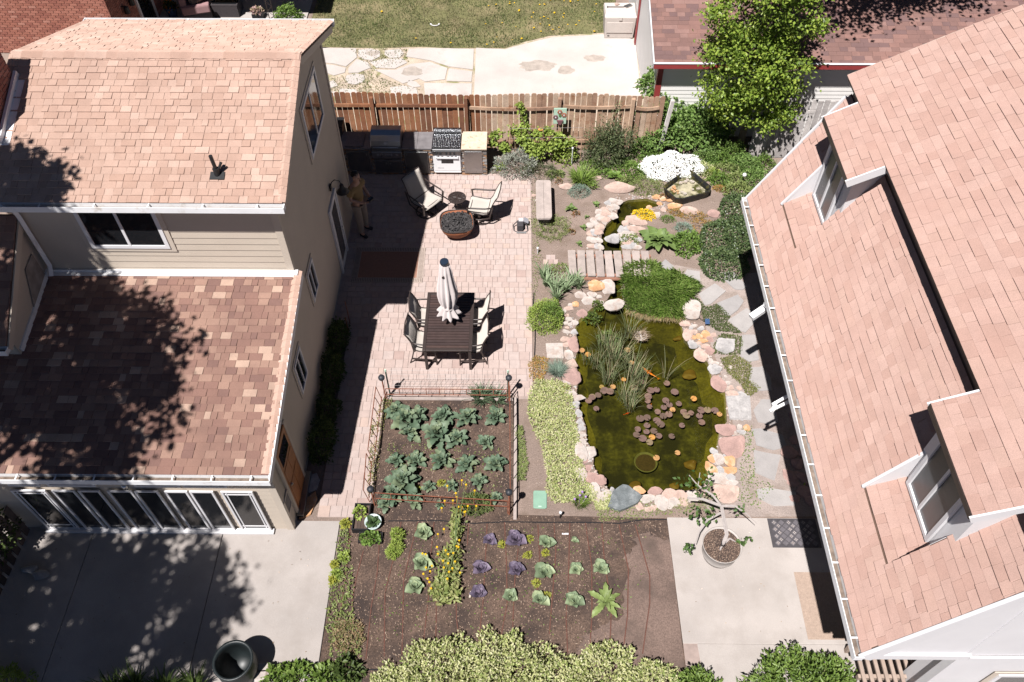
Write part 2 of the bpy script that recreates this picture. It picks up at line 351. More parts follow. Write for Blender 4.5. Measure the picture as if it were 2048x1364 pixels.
def big_leaf_mesh(name, mat, L=1., W=.5, stalk=.15, curve=.35, wave=.06, cup=.12, lob=0, nu=6, seed=0, nv=4):
    """one broad leaf along +X with midrib curve, cupped blade and wavy rim"""
    q = random.Random(seed); V = []; F = []
    for i in range(nu+1):
        t = i/nu; x = stalk+t*(L-stalk); w = W*.5*max(.03, math.sin(math.pi*min(1, (t*.93+.05)))**.65)
        if lob and i % 2 == 1: w *= 1-lob
        z0 = math.sin(t*1.9)*curve*L*.55-curve*.55*L*t*t
        for j in range(nv+1):
            s = j/nv*2-1; V.append((x+abs(s)*-.02*L, s*w, z0+cup*abs(s)**1.5*w*2+wave*L*abs(s)*math.sin(t*13+seed+s*2)))
    for i in range(nu):
        for j in range(nv):
            b = i*(nv+1)+j; F.append((b, b+nv+1, b+nv+2, b+1))
    b = len(V); r = .012*L; V += [(0, -r, -.01), (0, r, -.01), (stalk*1.3, r, .03*L), (stalk*1.3, -r, .03*L)]; F.append((b, b+1, b+2, b+3))
    m = bpy.data.meshes.new(name); m.from_pydata(V, [], F); m.materials.append(mat)
    m.polygons.foreach_set('use_smooth', [True]*len(F)); return m
def rosette(name, label, loc, meshes, n, size, cat='plant', group=None, el=(75, 10), seed=0, stemh=0.0, extra=None, spiral=2.4):
    """a plant of separate big leaves; el = pitch of the inner and the outer leaves in degrees"""
    t = thing(name, label, cat, loc, 0, group); q = random.Random(seed*31+7)
    for i in range(n):
        f = i/max(1, n-1); o = link('leaf', q.choice(meshes), None, t)
        e = R(el[0]+(el[1]-el[0])*f+q.uniform(-9, 9)); a = i*spiral+q.uniform(-.3, .3); s = size*(.55+.45*f)*q.uniform(.85, 1.15)
        o.rotation_euler = (q.uniform(-.25, .25), -e, a); o.scale = (s, s, s); o.location = (0, 0, .02+stemh*(1-f*.8))
    if stemh: ob('stalk', MB().tube([(0, 0, -.02), (.01, 0, stemh*.6), (0, .01, stemh+.03)], [.016*size/.3, .013*size/.3, .008*size/.3], 6), mStemG, t, world=False)
    return t

# ================================================================ THE GROUND
def z4(x, y): return (1050+x/4.357, 330+y/4.357)
def z5(x, y): return (1050+x/4.18, 520+y/4.18)
def z6(x, y): return (1050+x/4.016, 780+y/4.016)
pond_px = ([z4(*p) for p in ((1215, 345), (1060, 292), (900, 305), (815, 340), (800, 430), (705, 525), (668, 610), (660, 760))] +
           [z5(*p) for p in ((705, 150), (735, 250), (685, 335), (560, 400), (450, 500), (415, 580), (438, 660), (436, 770), (410, 850), (440, 920), (444, 1000), (428, 1130))] +
           [z6(*p) for p in ((415, 100), (455, 200), (490, 300), (496, 420), (555, 500), (548, 600), (605, 735), (690, 815), (820, 800), (935, 860), (1100, 835), (1250, 815), (1400, 790), (1485, 700), (1450, 600), (1540, 480), (1560, 345), (1622, 255), (1612, 70))] +
           [z5(*p) for p in ((1672, 1110), (1580, 1050), (1530, 860), (1420, 740), (1335, 660), (1300, 505), (1180, 470), (1000, 450), (840, 410), (806, 260), (812, 140))] +
           [z4(*p) for p in ((845, 760), (822, 570), (905, 455), (955, 395), (1100, 372))])
POND = [tuple(G(*p)[:2]) for p in pond_px]
big = [(-60, -25), (60, -25), (60, 90), (-60, 90)]
struct(ob('ground', MB().sheet(big, 0, [POND]), mSoil, center=False))
# pond basin and water
mBasin = M('pond_algae', (.115, .10, .02), .9, .5, 2.6, .3, 22, 1, 14, stain=(.022, .02, .007), stscale=1.3, stlo=.45, sthi=.62)
mBed = M('silt_bed_depth_dark', (.062, .058, .014), .9, .6, 3.5, .35, 14, 1, 10, stain=(.016, .015, .007), stscale=1.9, stlo=.38, sthi=.58)  # silt colour darkened to mimic light absorbed by deeper water
bs_ = MB(); n_ = len(POND)
cx_, cy_ = np.mean([p[0] for p in POND[20:40]]), np.mean([p[1] for p in POND[20:40]])
def inw(p, k): 
    return (p[0]+(cx_-p[0])*k*(1 if p[1] < 12.3 else .15), p[1]+(cy_-p[1])*k*(1 if p[1] < 12.3 else .15))
rings = [[(p[0], p[1], .0) for p in POND], [inw(p, .03)+(-.16,) for p in POND], [inw(p, .16)+(-.30,) for p in POND]]
for r_i in range(2):
    for i in range(n_):
        j = (i+1) % n_; bs_.add([rings[r_i][i], rings[r_i][j], rings[r_i+1][j], rings[r_i+1][i]], [(0, 1, 2, 3)])
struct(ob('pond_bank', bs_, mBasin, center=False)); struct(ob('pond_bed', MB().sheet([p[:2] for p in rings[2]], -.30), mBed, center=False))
mWater = bpy.data.materials.new('pond_water'); mWater.use_nodes = True
_nt = mWater.node_tree; _nt.nodes.remove(_nt.nodes['Principled BSDF'])
_tr = N(_nt, 'ShaderNodeBsdfTransparent'); _tr.inputs[0].default_value = (.77, .77, .44, 1); _gl = N(_nt, 'ShaderNodeBsdfGlossy'); _gl.inputs['Roughness'].default_value = .03
_fr = N(_nt, 'ShaderNodeFresnel'); _fr.inputs[0].default_value = 1.33; _mx = N(_nt, 'ShaderNodeMixShader')
_wn = N(_nt, 'ShaderNodeTexNoise'); _wn.inputs['Scale'].default_value = 9; _wb = N(_nt, 'ShaderNodeBump'); _wb.inputs['Strength'].default_value = .12; _wb.inputs['Distance'].default_value = .01
_g2 = N(_nt, 'ShaderNodeNewGeometry'); _nt.links.new(_g2.outputs['Position'], _wn.inputs['Vector']); _nt.links.new(_wn.outputs['Fac'], _wb.inputs['Height'])
_nt.links.new(_wb.outputs[0], _gl.inputs['Normal']); _nt.links.new(_wb.outputs[0], _fr.inputs['Normal'])
_nt.links.new(_fr.outputs[0], _mx.inputs[0]); _nt.links.new(_tr.outputs[0], _mx.inputs[1]); _nt.links.new(_gl.outputs[0], _mx.inputs[2]); _nt.links.new(_mx.outputs[0], _nt.nodes['Material Output'].inputs[0])
WZ = -.07
struct(ob('pond_water', MB().sheet([inw(p, .012) for p in POND], WZ), mWater, center=False))

struct(ob('path_soil', MB().sheet([tuple(G(*p)[:2]) for p in ((1300, 520), (1400, 540), (1480, 548), (1520, 545), (1545, 650), (1600, 850), (1650, 1033), (1440, 1034), (1405, 1010), (1468, 968), (1478, 900), (1462, 830), (1440, 740), (1415, 670), (1400, 600), (1340, 560))], .005), M('path_soil', (.285, .235, .212), .95, .15, 2, .2, 45, .8, 30, stain=(.23, .185, .16), stscale=2.5), center=False))
# vegetable plot soil
struct(ob('garden_soil', MB().sheet([(-3.3, 2.6), (2.88, 2.6), (2.88, 7.05), (.0, 7.1), (-.02, 9.72), (-2.74, 9.72), (-2.72, 7.0), (-3.24, 6.95)], .008), mVeg, center=False))
def chips(name, poly, n, s, mat, label, cat, seed, z=.012, keep=None):
    P2 = scatter(poly, n, seed)
    if keep is not None: P2 = P2[keep(P2)]
    P = np.column_stack([P2, z+rs.uniform(0, .012, len(P2))]); D = rs.normal(0, 1, P.shape)*np.array([1, 1, .25])
    return tag(stuff(link(name, leaf_mesh(name, P, D, s*rs.uniform(.4, 1.3, len(P)), s*.5, mat, .05), None)), label, cat)
vegpoly = [(-3.2, 3.0), (2.8, 3.0), (2.8, 7.0), (-.05, 7.1), (-.05, 9.65), (-2.7, 9.65), (-2.7, 6.95), (-3.2, 6.9)]
bq = random.Random(2); bp0 = [(1.75, 2.7), (2.86, 2.7), (2.86, 6.6), (2.4, 6.8), (2.05, 6.3), (1.85, 5.2), (1.3, 4.9), (.95, 4.4), (1.1, 3.6), (1.5, 3.2)]; bp1 = []
for i_ in range(len(bp0)):
    a_, b_ = Vector(bp0[i_]), Vector(bp0[(i_+1) % len(bp0)])
    for k_ in range(14):
        p_ = a_.lerp(b_, k_/14); bp1.append((min(2.86, p_.x+(bq.gauss(0, .05) if p_.x < 2.8 else 0)), p_.y+bq.gauss(0, .03)))
struct(ob('bare_plot', MB().sheet(bp1, .012), mVegB, center=False))
chips('wood_mulch', vegpoly, 13000, .04, mChip, 'brown wood chip mulch strewn over the vegetable beds', 'mulch', 3, keep=lambda p: (p[:, 0] < 1.9+.5*np.sin(p[:, 1]*2)) | (p[:, 1] > 6.6))
mLitter = M('leaf_litter', pal=[((.45, .36, .28), 2), ((.30, .22, .15), 3), ((.55, .47, .40), 1), ((.20, .15, .11), 2)], rough=.9)
gardenpoly = [(.4, 7.3), (4.6, 7.3), (4.5, 13), (5.5, 17), (.4, 16.9)]
chips('dry_litter', gardenpoly, 5000, .025, mLitter, 'dry bits of leaf litter on the bare garden soil', 'litter', 4, keep=lambda p: ~in_poly(p[:, 0], p[:, 1], POND))

# paver patio
pat = struct(ob('patio', MB().sheet([(-4.12, 11.6), (-3.72, 11.6), (-3.72, 7.02), (-2.73, 7.02), (-2.73, 9.74), (.36, 9.74), (.38, 16.9), (-4.6, 16.9), (-4.6, 15.5), (-4.12, 15.5)], .006), mJoint, center=False))
pv = []; y = 7.03; row = 0
q = random.Random(5)
while y < 16.84:
    hgt = q.choice((.165, .165, .225)); x0 = -3.72 if y < 11.6 else (-4.11 if y < 15.45 else -4.58); x1 = -2.74 if y < 9.70 else .36
    if y+hgt > 16.87: hgt = 16.87-y
    x = x0
    while x < x1-.03:
        w = q.choice((.165, .165, .225, .225, .11)); 
        if x+w > x1-.06: w = x1-x
        pv.append((x, y, w, hgt)); x += w
    y += hgt
pv.sort(key=lambda p: (p[0]+p[2]/2)**2+(p[1])**2)
def paver_box(mb, x, y, w, h, z=.03):
    g = .003; b = .004
    A = [(x+g, y+g), (x+w-g, y+g), (x+w-g, y+h-g), (x+g, y+h-g)]; B = [(x+g+b, y+g+b), (x+w-g-b, y+g+b), (x+w-g-b, y+h-g-b), (x+g+b, y+h-g-b)]
    mb.add([p+(0.002,) for p in A]+[p+(z-b,) for p in A]+[p+(z,) for p in B], [(8, 9, 10, 11)]+[(i, (i+1) % 4, 4+(i+1) % 4, 4+i) for i in range(4)]+[(4+i, 4+(i+1) % 4, 8+(i+1) % 4, 8+i) for i in range(4)])
pm = {}
rest = MB()
for i, (x, y, w, h) in enumerate(pv):
    dz = q.uniform(-.0015, .0015)
    if i < 300 and (round(w, 3), round(h, 3)) in [(a, b) for a in (.165, .225, .11) for b in (.165, .225)]:
        k = (round(w, 3), round(h, 3))
        if k not in pm:
            mb = MB(); paver_box(mb, -w/2, -h/2, w, h); pm[k] = mb.mesh('paver'); pm[k].materials.append(mPaver)
        o = link('paver', pm[k], None, pat); o.matrix_parent_inverse = WM(pat).inverted(); o.location = (x+w/2, y+h/2, dz)
    else: paver_box(rest, x, y, w, h, .03+dz)
stuff(ob('paver_field', rest, mPaver, pat))

# left driveway of big slabs, right concrete pad
drv = struct(ob('driveway', MB().sheet([(-15, -2), (-3.28, -2), (-3.26, 6.92), (-15, 6.92)], .003), mJoint, center=False))
jx = [-15, -11.4, G(160, 1150).x, G(420, 1180).x, -3.27]
for i in range(4):
    for (y0, y1) in ((-2, 3.1), (3.112, 6.93)):
        ob('slab', MB().prism([(jx[i]+.008, y0), (jx[i+1]-.008, y0), (jx[i+1]-.008, y1), (jx[i]+.008, y1)], .004, .042), mConc, drv, bev=.006)
padc = struct(ob('concrete_pad', MB().sheet([(2.88, 1), (9, 1), (9, 7.05), (2.86, 7.05)], .003), mJoint, center=False))
ob('slab', MB().prism([(2.88, 4.72), (9, 4.72), (9, 7.05), (2.86, 7.05)], .0035, .05), mConc, padc, bev=.008)
ob('slab', MB().prism([(3.18, 3.6), (9, 3.6), (9, 4.71), (3.12, 4.71)], .0035, .042), mConc, padc, bev=.006)
ob('slab', MB().prism([(3.24, 1), (9, 1), (9, 3.59), (3.18, 3.59)], .0035, .042), mConc, padc, bev=.006)

# behind the fence: lawn, old driveway
lawn_edge = [G(*p) for p in ((590, 94), (660, 95), (760, 97), (850, 94), (905, 97), (1010, 97), (1050, 84), (1100, 72), (1206, 66))]
lawn = [(p.x, p.y) for p in lawn_edge]+[(3.2, 23.6), (3.2, 45), (-6.6, 45), (-6.6, 22.6)]
mLawn = M('lawn_ground', (.13, .125, .055), .95, .3, 1.6, .3, 40, .6, 40, stain=(.22, .18, .10), stscale=.9, stlo=.5, sthi=.68)
struct(ob('lawn', MB().sheet(lawn, .012), mLawn, center=False))
mGrass = M('grass', pal=[((.085, .12, .035), 3), ((.11, .14, .045), 3), ((.17, .165, .07), 2), ((.07, .10, .03), 2), ((.25, .21, .13), 1.3)], rough=.7, leaf=.2, var=.35, vscale=1.1, stain=(.25, .205, .12), stscale=.55, stlo=.5, sthi=.7)
lv = [(p.x, p.y) for p in lawn_edge]+[(3.2, 23.6), (3.2, 28.5), (-6.6, 28.5), (-6.6, 22.7)]
P2 = scatter(lv, 42000, 9)
dens = np.array([noise.noise(Vector((p[0]*.9, p[1]*.9, 3))) for p in P2]); P2 = P2[dens > rs.uniform(-.75, .35, len(P2))]
P = np.column_stack([P2, np.full(len(P2), .012)]); D = rs.normal(0, .55, P.shape)+np.array([0, 0, 1.])
tag(stuff(link('lawn_grass', leaf_mesh('lawn_grass', P, D, rs.uniform(.04, .10, len(P)), .02, mGrass, .1), None)), 'patchy sunlit lawn grass beyond the wooden fence', 'grass')
mYel = M('yellow_petal', (.72, .46, .015), .6, .15, 8, leaf=.2)
dm = MB().lathe([(0, .0), (.014, .004), (.040, .012), (.034, .02), (0, .018)], 7).mesh('dandelion'); dm.materials.append(mYel)
for i in range(64):
    px = q.choice((q.uniform(1000, 1200), q.gauss(1120, 55), q.uniform(700, 1210), q.uniform(985, 1100))); py = q.uniform(2, 94) if px < 1010 else q.uniform(2, 92-(px-1010)*.12)
    if px > 1206 or (px > 1190 and py > 20) or py < 1: continue
    if px < 960 and q.random() < .7: continue
    p = G(px, py)
    if not in_poly([p.x], [p.y], lv)[0]: continue
    o = link('dandelion', dm); o.location = (p.x, p.y, .06); o.scale = (q.uniform(.45, .9),)*3; o.rotation_euler = (q.uniform(-.3, .3), q.uniform(-.3, .3), 0)
    tag(o, 'yellow dandelion head in the lawn behind the fence', 'flower', 'dandelions in the lawn')
# old driveway
od = struct(ob('old_driveway', MB().sheet([(-7.5, 18.2), (3.7, 18.2), (3.7, 24.5)]+[(p.x, p.y+.08) for p in lawn_edge[::-1]]+[(-7.5, 22.7)], .004), M('gravelly_soil', (.40, .33, .26), .95, .2, 2, .25, 40, .7, 40, stain=(.22, .21, .10), stscale=1.5, stlo=.52, sthi=.62), center=False))
def slabpx(pts, mat=mConcD, z=.03, parent=None, name='slab'):
    return ob(name, MB().prism([tuple(G(*p)[:2]) for p in pts], .0045, z), mat, parent or od, bev=.008)
pa = [(952, 97), (1010, 100), (1052, 88), (1105, 76), (1206, 70), (1270, 80), (1282, 193), (948, 193)]
mStainC = M('stained_concrete', (.43, .395, .37), .9, .10, 1.1, .08, 60, .3, 60, stain=(.34, .285, .24), stscale=.8, stlo=.60, sthi=.72)
slabpx(pa, mStainC)
slabpx([(1272, 82), (1281, 82), (1294, 193), (1284, 193)])
crackpcs = [[(640, 97), (712, 98), (714, 116), (692, 134), (668, 128), (640, 126)],
            [(717, 101), (740, 98), (760, 103), (760, 114), (744, 122), (726, 119), (716, 112)],
            [(770, 102), (800, 99), (808, 107), (800, 116), (780, 117), (769, 110)],
            [(640, 129), (668, 131), (692, 137), (690, 146), (668, 152), (655, 147), (640, 148)],
            [(697, 137), (714, 119), (736, 126), (742, 136), (718, 146), (697, 147)],
            [(693, 152), (712, 148), (729, 152), (729, 164), (712, 170), (697, 168), (691, 160)],
            [(740, 125), (768, 119), (806, 118), (815, 126), (790, 138), (752, 136)],
            [(812, 114), (818, 99), (862, 97), (948, 99), (946, 140), (898, 134), (862, 122)],
            [(748, 140), (790, 141), (822, 129), (860, 125), (895, 137), (890, 160), (850, 164), (838, 158), (806, 168), (776, 153)],
            [(898, 138), (945, 144), (943, 164), (893, 163)], [(848, 167), (944, 168), (943, 193), (850, 193)],
            [(780, 176), (806, 172), (834, 178), (836, 193), (784, 193)], [(648, 166), (668, 162), (676, 172), (660, 178)], [(680, 178), (712, 180), (720, 193), (676, 193)], [(817, 162), (832, 164), (842, 174), (826, 176), (814, 170)], [(660, 184), (672, 184), (670, 193), (658, 193)], [(865, 100), (945, 92), (946, 97), (868, 97)]]
for c in crackpcs[:-1]: slabpx(c, mConcD, .026)
mOil = M('oil_stain', (.335, .29, .255), .85, .2, 6, .1, 40)
for (px, py, w, h, lb) in ((1075, 133, 37, 11, 1), (1132, 142, 16, 9, 2), (1190, 118, 22, 7, 3), (825, 144, 22, 9, 4), (745, 108, 14, 5, 5)):
    qs = random.Random(lb); k = ppm(px, py); c = G(px, py); out_ = []
    for i in range(26):
        a = i*2*math.pi/26; r_ = 1+qs.uniform(-.16, .16); out_.append((c.x+math.cos(a)*w/k*r_, c.y+math.sin(a)*h/k*1.7*r_))
    ob('stain', MB().sheet(out_, .0312 if px > 900 else .0275), mOil, od)
weed = leafmat('weeds', [(.13, .17, .05), (.10, .14, .035), (.19, .20, .08), (.24, .20, .10)])
wp = [tuple(G(*p)[:2]) for p in ((700, 99), (812, 99), (818, 125), (740, 145), (800, 170), (840, 180), (800, 193), (645, 190), (650, 160), (740, 140))]
tag(stuff(link('driveway_weeds', leaf_mesh('driveway_weeds', np.column_stack([scatter(wp, 1800, 5), np.full(1800, .005)]), rs.normal(0, .8, (1800, 3))+np.array([0, 0, .8]), rs.uniform(.03, .09, 1800), .02, weed), None)), 'weeds growing in the cracks of the old driveway', 'weeds')

# ================================================================ ROOFS
def frame(O, u, v):
    u = Vector(u).normalized(); v = Vector(v).normalized(); n = u.cross(v).normalized(); v = n.cross(u)
    m = Matrix.Identity(4)
    for i in range(3): m[i][0] = u[i]; m[i][1] = v[i]; m[i][2] = n[i]; m[i][3] = O[i]
    return m
SHM = {}
def sh_verts(w, e, t):
    g = .003
    return [(g, 0, .0), (w-g, 0, .0), (w-g, e*1.12, .0), (g, e*1.12, .0), (g, 0, t), (w-g, 0, t), (w-g, e*1.12, .005), (g, e*1.12, .005)]
SHF = [(4, 5, 6, 7), (0, 1, 5, 4), (1, 2, 6, 5), (3, 0, 4, 7)]
def shingles(parent, O, u, v, Lr, Rr, e, mat, nobj, spans=None, seed=0, widths=(.14, .19, .24, .30), ts=(.011, .017, .026), ragged=True):
    Fm = frame(O, u, v); q = random.Random(seed); items = []
    rows = int(Rr/e+.5)
    for i in range(rows):
        x = -q.uniform(0, .2)
        while x < Lr:
            w = q.choice(widths)
            for (s0, s1) in (spans((i+.5)*e) if spans else [(0, Lr)]):
                a = max(s0, x); b = min(s1, x+w)
                if b-a > .02: items.append((a, i*e, b-a, q.choice(ts), w == b-a))
            x += w
    def dist(t):
        p = Fm @ Vector((t[0]+t[2]/2, t[1], 0)); c = p-_C; dd = c.dot(_fw)
        ix = abs(c.dot(_r)/dd*FPX); iy = abs(c.dot(_up)/dd*FPX)
        return dd+(1000 if ix > 1010 or iy > 672 else 0)
    items.sort(key=dist); rest = MB(); k_ = 0
    for (x, y, w, t, full) in items:
        if k_ < nobj and full:
            key = (w, t, e, mat.name)
            if key not in SHM:
                me = bpy.data.meshes.new('shingle'); me.from_pydata(sh_verts(w, e, t), [], SHF); me.materials.append(mat); SHM[key] = me
            o = link('shingle', SHM[key], None, parent); o.matrix_parent_inverse = WM(parent).inverted(); o.matrix_basis = Fm @ Matrix.Translation((x, y, .002)); k_ += 1
        else: rest.add([Fm @ Vector((x+p[0], y+p[1], p[2]+.002)) for p in sh_verts(w, e, t)], SHF)
    if rest.v: stuff(ob('shingle_field', rest, mat, parent))
def slabp(mb, pts, t):
    """a slab under a roof plane: pts on the plane (ccw from above), thickness t straight down"""
    n = len(pts); mb.add([tuple(p) for p in pts]+[(p[0], p[1], p[2]-t) for p in pts], [tuple(range(n)), tuple(range(n, 2*n))[::-1]]+[(i, n+i, n+(i+1) % n, (i+1) % n) for i in range(n)])
    return mb
def caps(parent, a, b, mat, n, w=.13, t=.012, up=(0, 0, 1)):
    """ridge or rake cap shingles from a to b"""
    a = Vector(a); b = Vector(b); d = (b-a)/n; s = d.normalized().cross(Vector(up)).normalized()*w; upv = Vector(up)
    for i in range(n):
        p = a+d*i; r_ = p+d*1.15; mb = MB()
        mb.add([p-s-upv*w*.35+upv*t*2, p+upv*t*2.2, p+s-upv*w*.35+upv*t*2, r_-s-upv*w*.35+upv*t, r_+upv*t*1.1, r_+s-upv*w*.35+upv*t], [(0, 1, 4, 3), (1, 2, 5, 4), (0, 2, 1)])
        ob('ridge_cap', mb, mat, parent)
def gutter(name, a, b, w, h, mat, parent, out, nh=8, hang=True, debris=True):
    """open trough from a to b; out = unit vector away from the wall"""
    a = Vector(a); b = Vector(b); out = Vector(out); U = Vector((0, 0, 1)); t = .012; mb = MB()
    for (o0, o1, z0, z1) in ((0, t, -h, 0), (w-t, w, -h, .006), (t, w-t, -h, -h+t)):
        mb.hexa([a+out*o0+U*z0, a+out*o1+U*z0, b+out*o1+U*z0, b+out*o0+U*z0, a+out*o0+U*z1, a+out*o1+U*z1, b+out*o1+U*z1, b+out*o0+U*z1])
    for e_ in (a, b):
        d = (b-a).normalized()*t*(1 if e_ is a else -1)
        mb.hexa([e_+out*t+U*(-h), e_+out*(w-t)+U*(-h), e_+d+out*(w-t)+U*(-h), e_+d+out*t+U*(-h), e_+out*t, e_+out*(w-t), e_+d+out*(w-t), e_+d+out*t])
    g_ = ob(name, mb, mat, parent)
    for i in range(nh if hang else 0):
        p = a+(b-a)*((i+.5)/nh); d = (b-a).normalized()*.012
        ob('gutter_hanger', MB().hexa([p-d+out*.003+U*-.012, p-d+out*(w-.003)+U*-.012, p+d+out*(w-.003)+U*-.012, p+d+out*.003+U*-.012, p-d+out*.003+U*-.004, p-d+out*(w-.003)+U*-.004, p+d+out*(w-.003)+U*-.004, p+d+out*.003+U*-.004]), mat, g_)
    if debris: d = (b-a).normalized()*.03; stuff(ob('gutter_debris', MB().hexa([a+d+out*.02+U*(-h+.013), a+d+out*(w-.02)+U*(-h+.013), b-d+out*(w-.02)+U*(-h+.013), b-d+out*.02+U*(-h+.013), a+d+out*.02+U*(-h+.04), a+d+out*(w-.02)+U*(-h+.04), b-d+out*(w-.02)+U*(-h+.04), b-d+out*.02+U*(-h+.04)]), mDuct, g_))
    return g_
mDuct = M('gutter_debris', (.20, .155, .125), .95, .4, 12)
def board_wall(parent, a, b, z0, z1, e, outw, mat, prof=None, name='board'):
    """lap siding from a to b (xy), boards of exposure e; prof(z) -> (s0, s1) clips a board along the wall"""
    a = Vector((a[0], a[1], 0)); b = Vector((b[0], b[1], 0)); d = (b-a); ln = d.length; d.normalize(); o = Vector((outw[0], outw[1], 0)); z = z0
    while z < z1-.02:
        zt = min(z+e, z1); s0, s1 = prof((z+zt)/2) if prof else (0, ln)
        if s1-s0 > .05:
            p, q_ = a+d*s0, a+d*s1
            A = [p+Vector((0, 0, z)), q_+Vector((0, 0, z))]
            mb = MB().hexa([A[0]-o*.01, A[1]-o*.01, A[1]+o*.018, A[0]+o*.018]+[k+Vector((0, 0, zt-z)) for k in (A[0]-o*.01, A[1]-o*.01, A[1]+o*.006, A[0]+o*.006)])
            ob(name, mb, mat, parent)
        z = zt
def wall_window(parent, axis, pos, a0, a1, z0, z1, outw, name='window', fw=.07, mull=(), horiz=(), glass=None, fmat=None, trim=0, tmat=None, fd=.05, lites=0):
    """a window set proud of a wall. axis 'x': wall at x=pos, spans y a0..a1; axis 'y': wall at y=pos, spans x"""
    def bx(mb, s0, s1, h0, h1, d0, d1):
        if axis == 'x': mb.bb(pos+outw*d0, pos+outw*d1, s0, s1, h0, h1)
        else: mb.bb(s0, s1, pos+outw*d0, pos+outw*d1, h0, h1)
        return mb
    w = ob(name, bx(MB(), a0+fw*.5, a1-fw*.5, z0+fw*.5, z1-fw*.5, .021, .03), glass or mGlass, parent)
    mb = MB(); bx(mb, a0, a0+fw, z0, z1, .02, fd); bx(mb, a1-fw, a1, z0, z1, .02, fd); bx(mb, a0+fw, a1-fw, z0, z0+fw, .02, fd-.001); bx(mb, a0+fw, a1-fw, z1-fw, z1, .02, fd-.001)
    ob('frame', mb, fmat or mWhite, w)
    for m_ in mull: ob('mullion', bx(MB(), m_-fw*.35, m_+fw*.35, z0+fw, z1-fw, .025, fd-.004), fmat or mWhite, w)
    for h_ in horiz: ob('muntin', bx(MB(), a0+fw, a1-fw, h_-.012, h_+.012, .027, .038), fmat or mWhite, w)
    for l_ in range(lites): 
        s = a0+(a1-a0)*(.14 if l_ == 0 else .86); ob('muntin', bx(MB(), s-.012, s+.012, z0+fw, z1-fw, .026, .037), fmat or mWhite, w)
    if trim:
        mb = MB(); bx(mb, a0-trim, a0-.001, z0-trim, z1+trim, .02, .032); bx(mb, a1+.001, a1+trim, z0-trim, z1+trim, .02, .032); bx(mb, a0, a1, z0-trim, z0-.001, .02, .031); bx(mb, a0, a1, z1+.001, z1+trim, .02, .031)
        ob('trim', mb, tmat or mTrimTan, w)
    return w

# ================================================================ TAN HOUSE (left)
XW = -4.12
th = thing('tan_house', 'two storey tan house with brown shingle roofs and a glazed sunroom', 'house', (-6.4, 10.5, 0))
core = MB()
core.bb(-8.65, XW-.012, 10.452, 15.49, 0, 4.9)
core.add([(-8.65, 10.452, 4.9), (-8.65, 15.49, 4.9), (-8.65, 12.95, 5.86), (XW-.012, 10.452, 4.9), (XW-.012, 15.49, 4.9), (XW-.012, 12.95, 5.86)], [(0, 1, 2), (3, 5, 4), (0, 3, 4, 1), (0, 2, 5, 3), (1, 4, 5, 2)])
core.add([(-10.1, 6.792, 0), (XW-.012, 6.792, 0), (XW-.012, 10.452, 0), (-10.1, 10.452, 0), (-10.1, 6.792, 2.33), (XW-.012, 6.792, 2.33), (XW-.012, 10.452, 2.98), (-10.1, 10.452, 2.98)], [(0, 3, 2, 1), (4, 5, 6, 7), (0, 1, 5, 4), (1, 2, 6, 5), (2, 3, 7, 6), (3, 0, 4, 7)])
wall = ob('wall', core, mSiding, th)
def prof_r(z):
    if z < 2.36: return (0, 8.72)
    if z < 2.98: return ((z-2.36)/.177+.12, 8.72)
    if z < 4.93: return (3.67, 8.72)
    k = (z-4.93)/.364; return (3.67+k, 8.72-k)
board_wall(wall, (XW, 6.78), (XW, 15.5), 0, 5.8, .15, (1, 0), mSiding, prof_r)
board_wall(wall, (-8.65, 10.44), (XW, 10.44), 3.06, 4.96, .15, (0, -1), mSiding)
board_wall(wall, (-9.9, 6.78), (XW, 6.78), 0, 2.4, .15, (0, -1), mSiding)
ob('corner_trim', MB().bb(XW-.10, XW+.022, 10.412, 10.425, 3.06, 4.94).bb(XW+.0185, XW+.030, 10.413, 10.52, 3.06, 4.94), mTrimTan, wall)
ob('corner_trim', MB().bb(XW-.10, XW+.022, 6.745, 6.76, 0, 2.33).bb(XW+.0185, XW+.030, 6.745, 6.85, 0, 2.33), mTrimTan, wall)
ob('corner_trim', MB().bb(XW+.0185, XW+.030, 15.42, 15.52, 0, 4.9), mTrimTan, wall)
ob('foundation', MB().bb(XW-.01, XW+.025, 6.9, 15.5, 0, .06), mConc, wall)
# upper roof
ze, zr, ye, yr, yb = 5.0, 6.0, 10.2, 12.95, 15.72
xl, xr_ = -8.92, -3.86
up_roof = MB(); t_ = .09
slabp(up_roof, [(xl, ye, ze), (xr_, ye, ze), (xr_, yr, zr), (xl, yr, zr)], t_); slabp(up_roof, [(xl, yr, zr), (xr_, yr, zr), (xr_, yb, ze), (xl, yb, ze)], t_)
roofU = ob('roof', up_roof, mRoofBase, th); roofU['label'] = 'pale tan shingled upper roof'
vs = Vector((0, yr-ye, zr-ze)); RL = vs.length
shingles(roofU, (xl, ye-.02, ze-.005), (1, 0, 0), vs, xr_-xl, RL, .133, mShU, 130, seed=1, widths=(.11, .15, .19, .24))
shingles(roofU, (xr_, yb+.02, ze-.005), (-1, 0, 0), (0, yr-yb, zr-ze), xr_-xl, math.hypot(yb-yr, zr-ze), .133, mShU, 0, seed=2, widths=(.11, .15, .19, .24))
caps(roofU, (xl, yr, zr+.012), (xr_, yr, zr+.012), mShU, 27, .13)
for k, (A, B) in enumerate((((xr_-.04, ye, ze+.015), (xr_-.04, yr, zr+.015)), ((xr_-.04, yb, ze+.015), (xr_-.04, yr, zr+.015)), ((xl+.04, ye, ze+.015), (xl+.04, yr, zr+.015)), ((xl+.04, yb, ze+.015), (xl+.04, yr, zr+.015)))): caps(roofU, A, B, mShU, 20, .085)
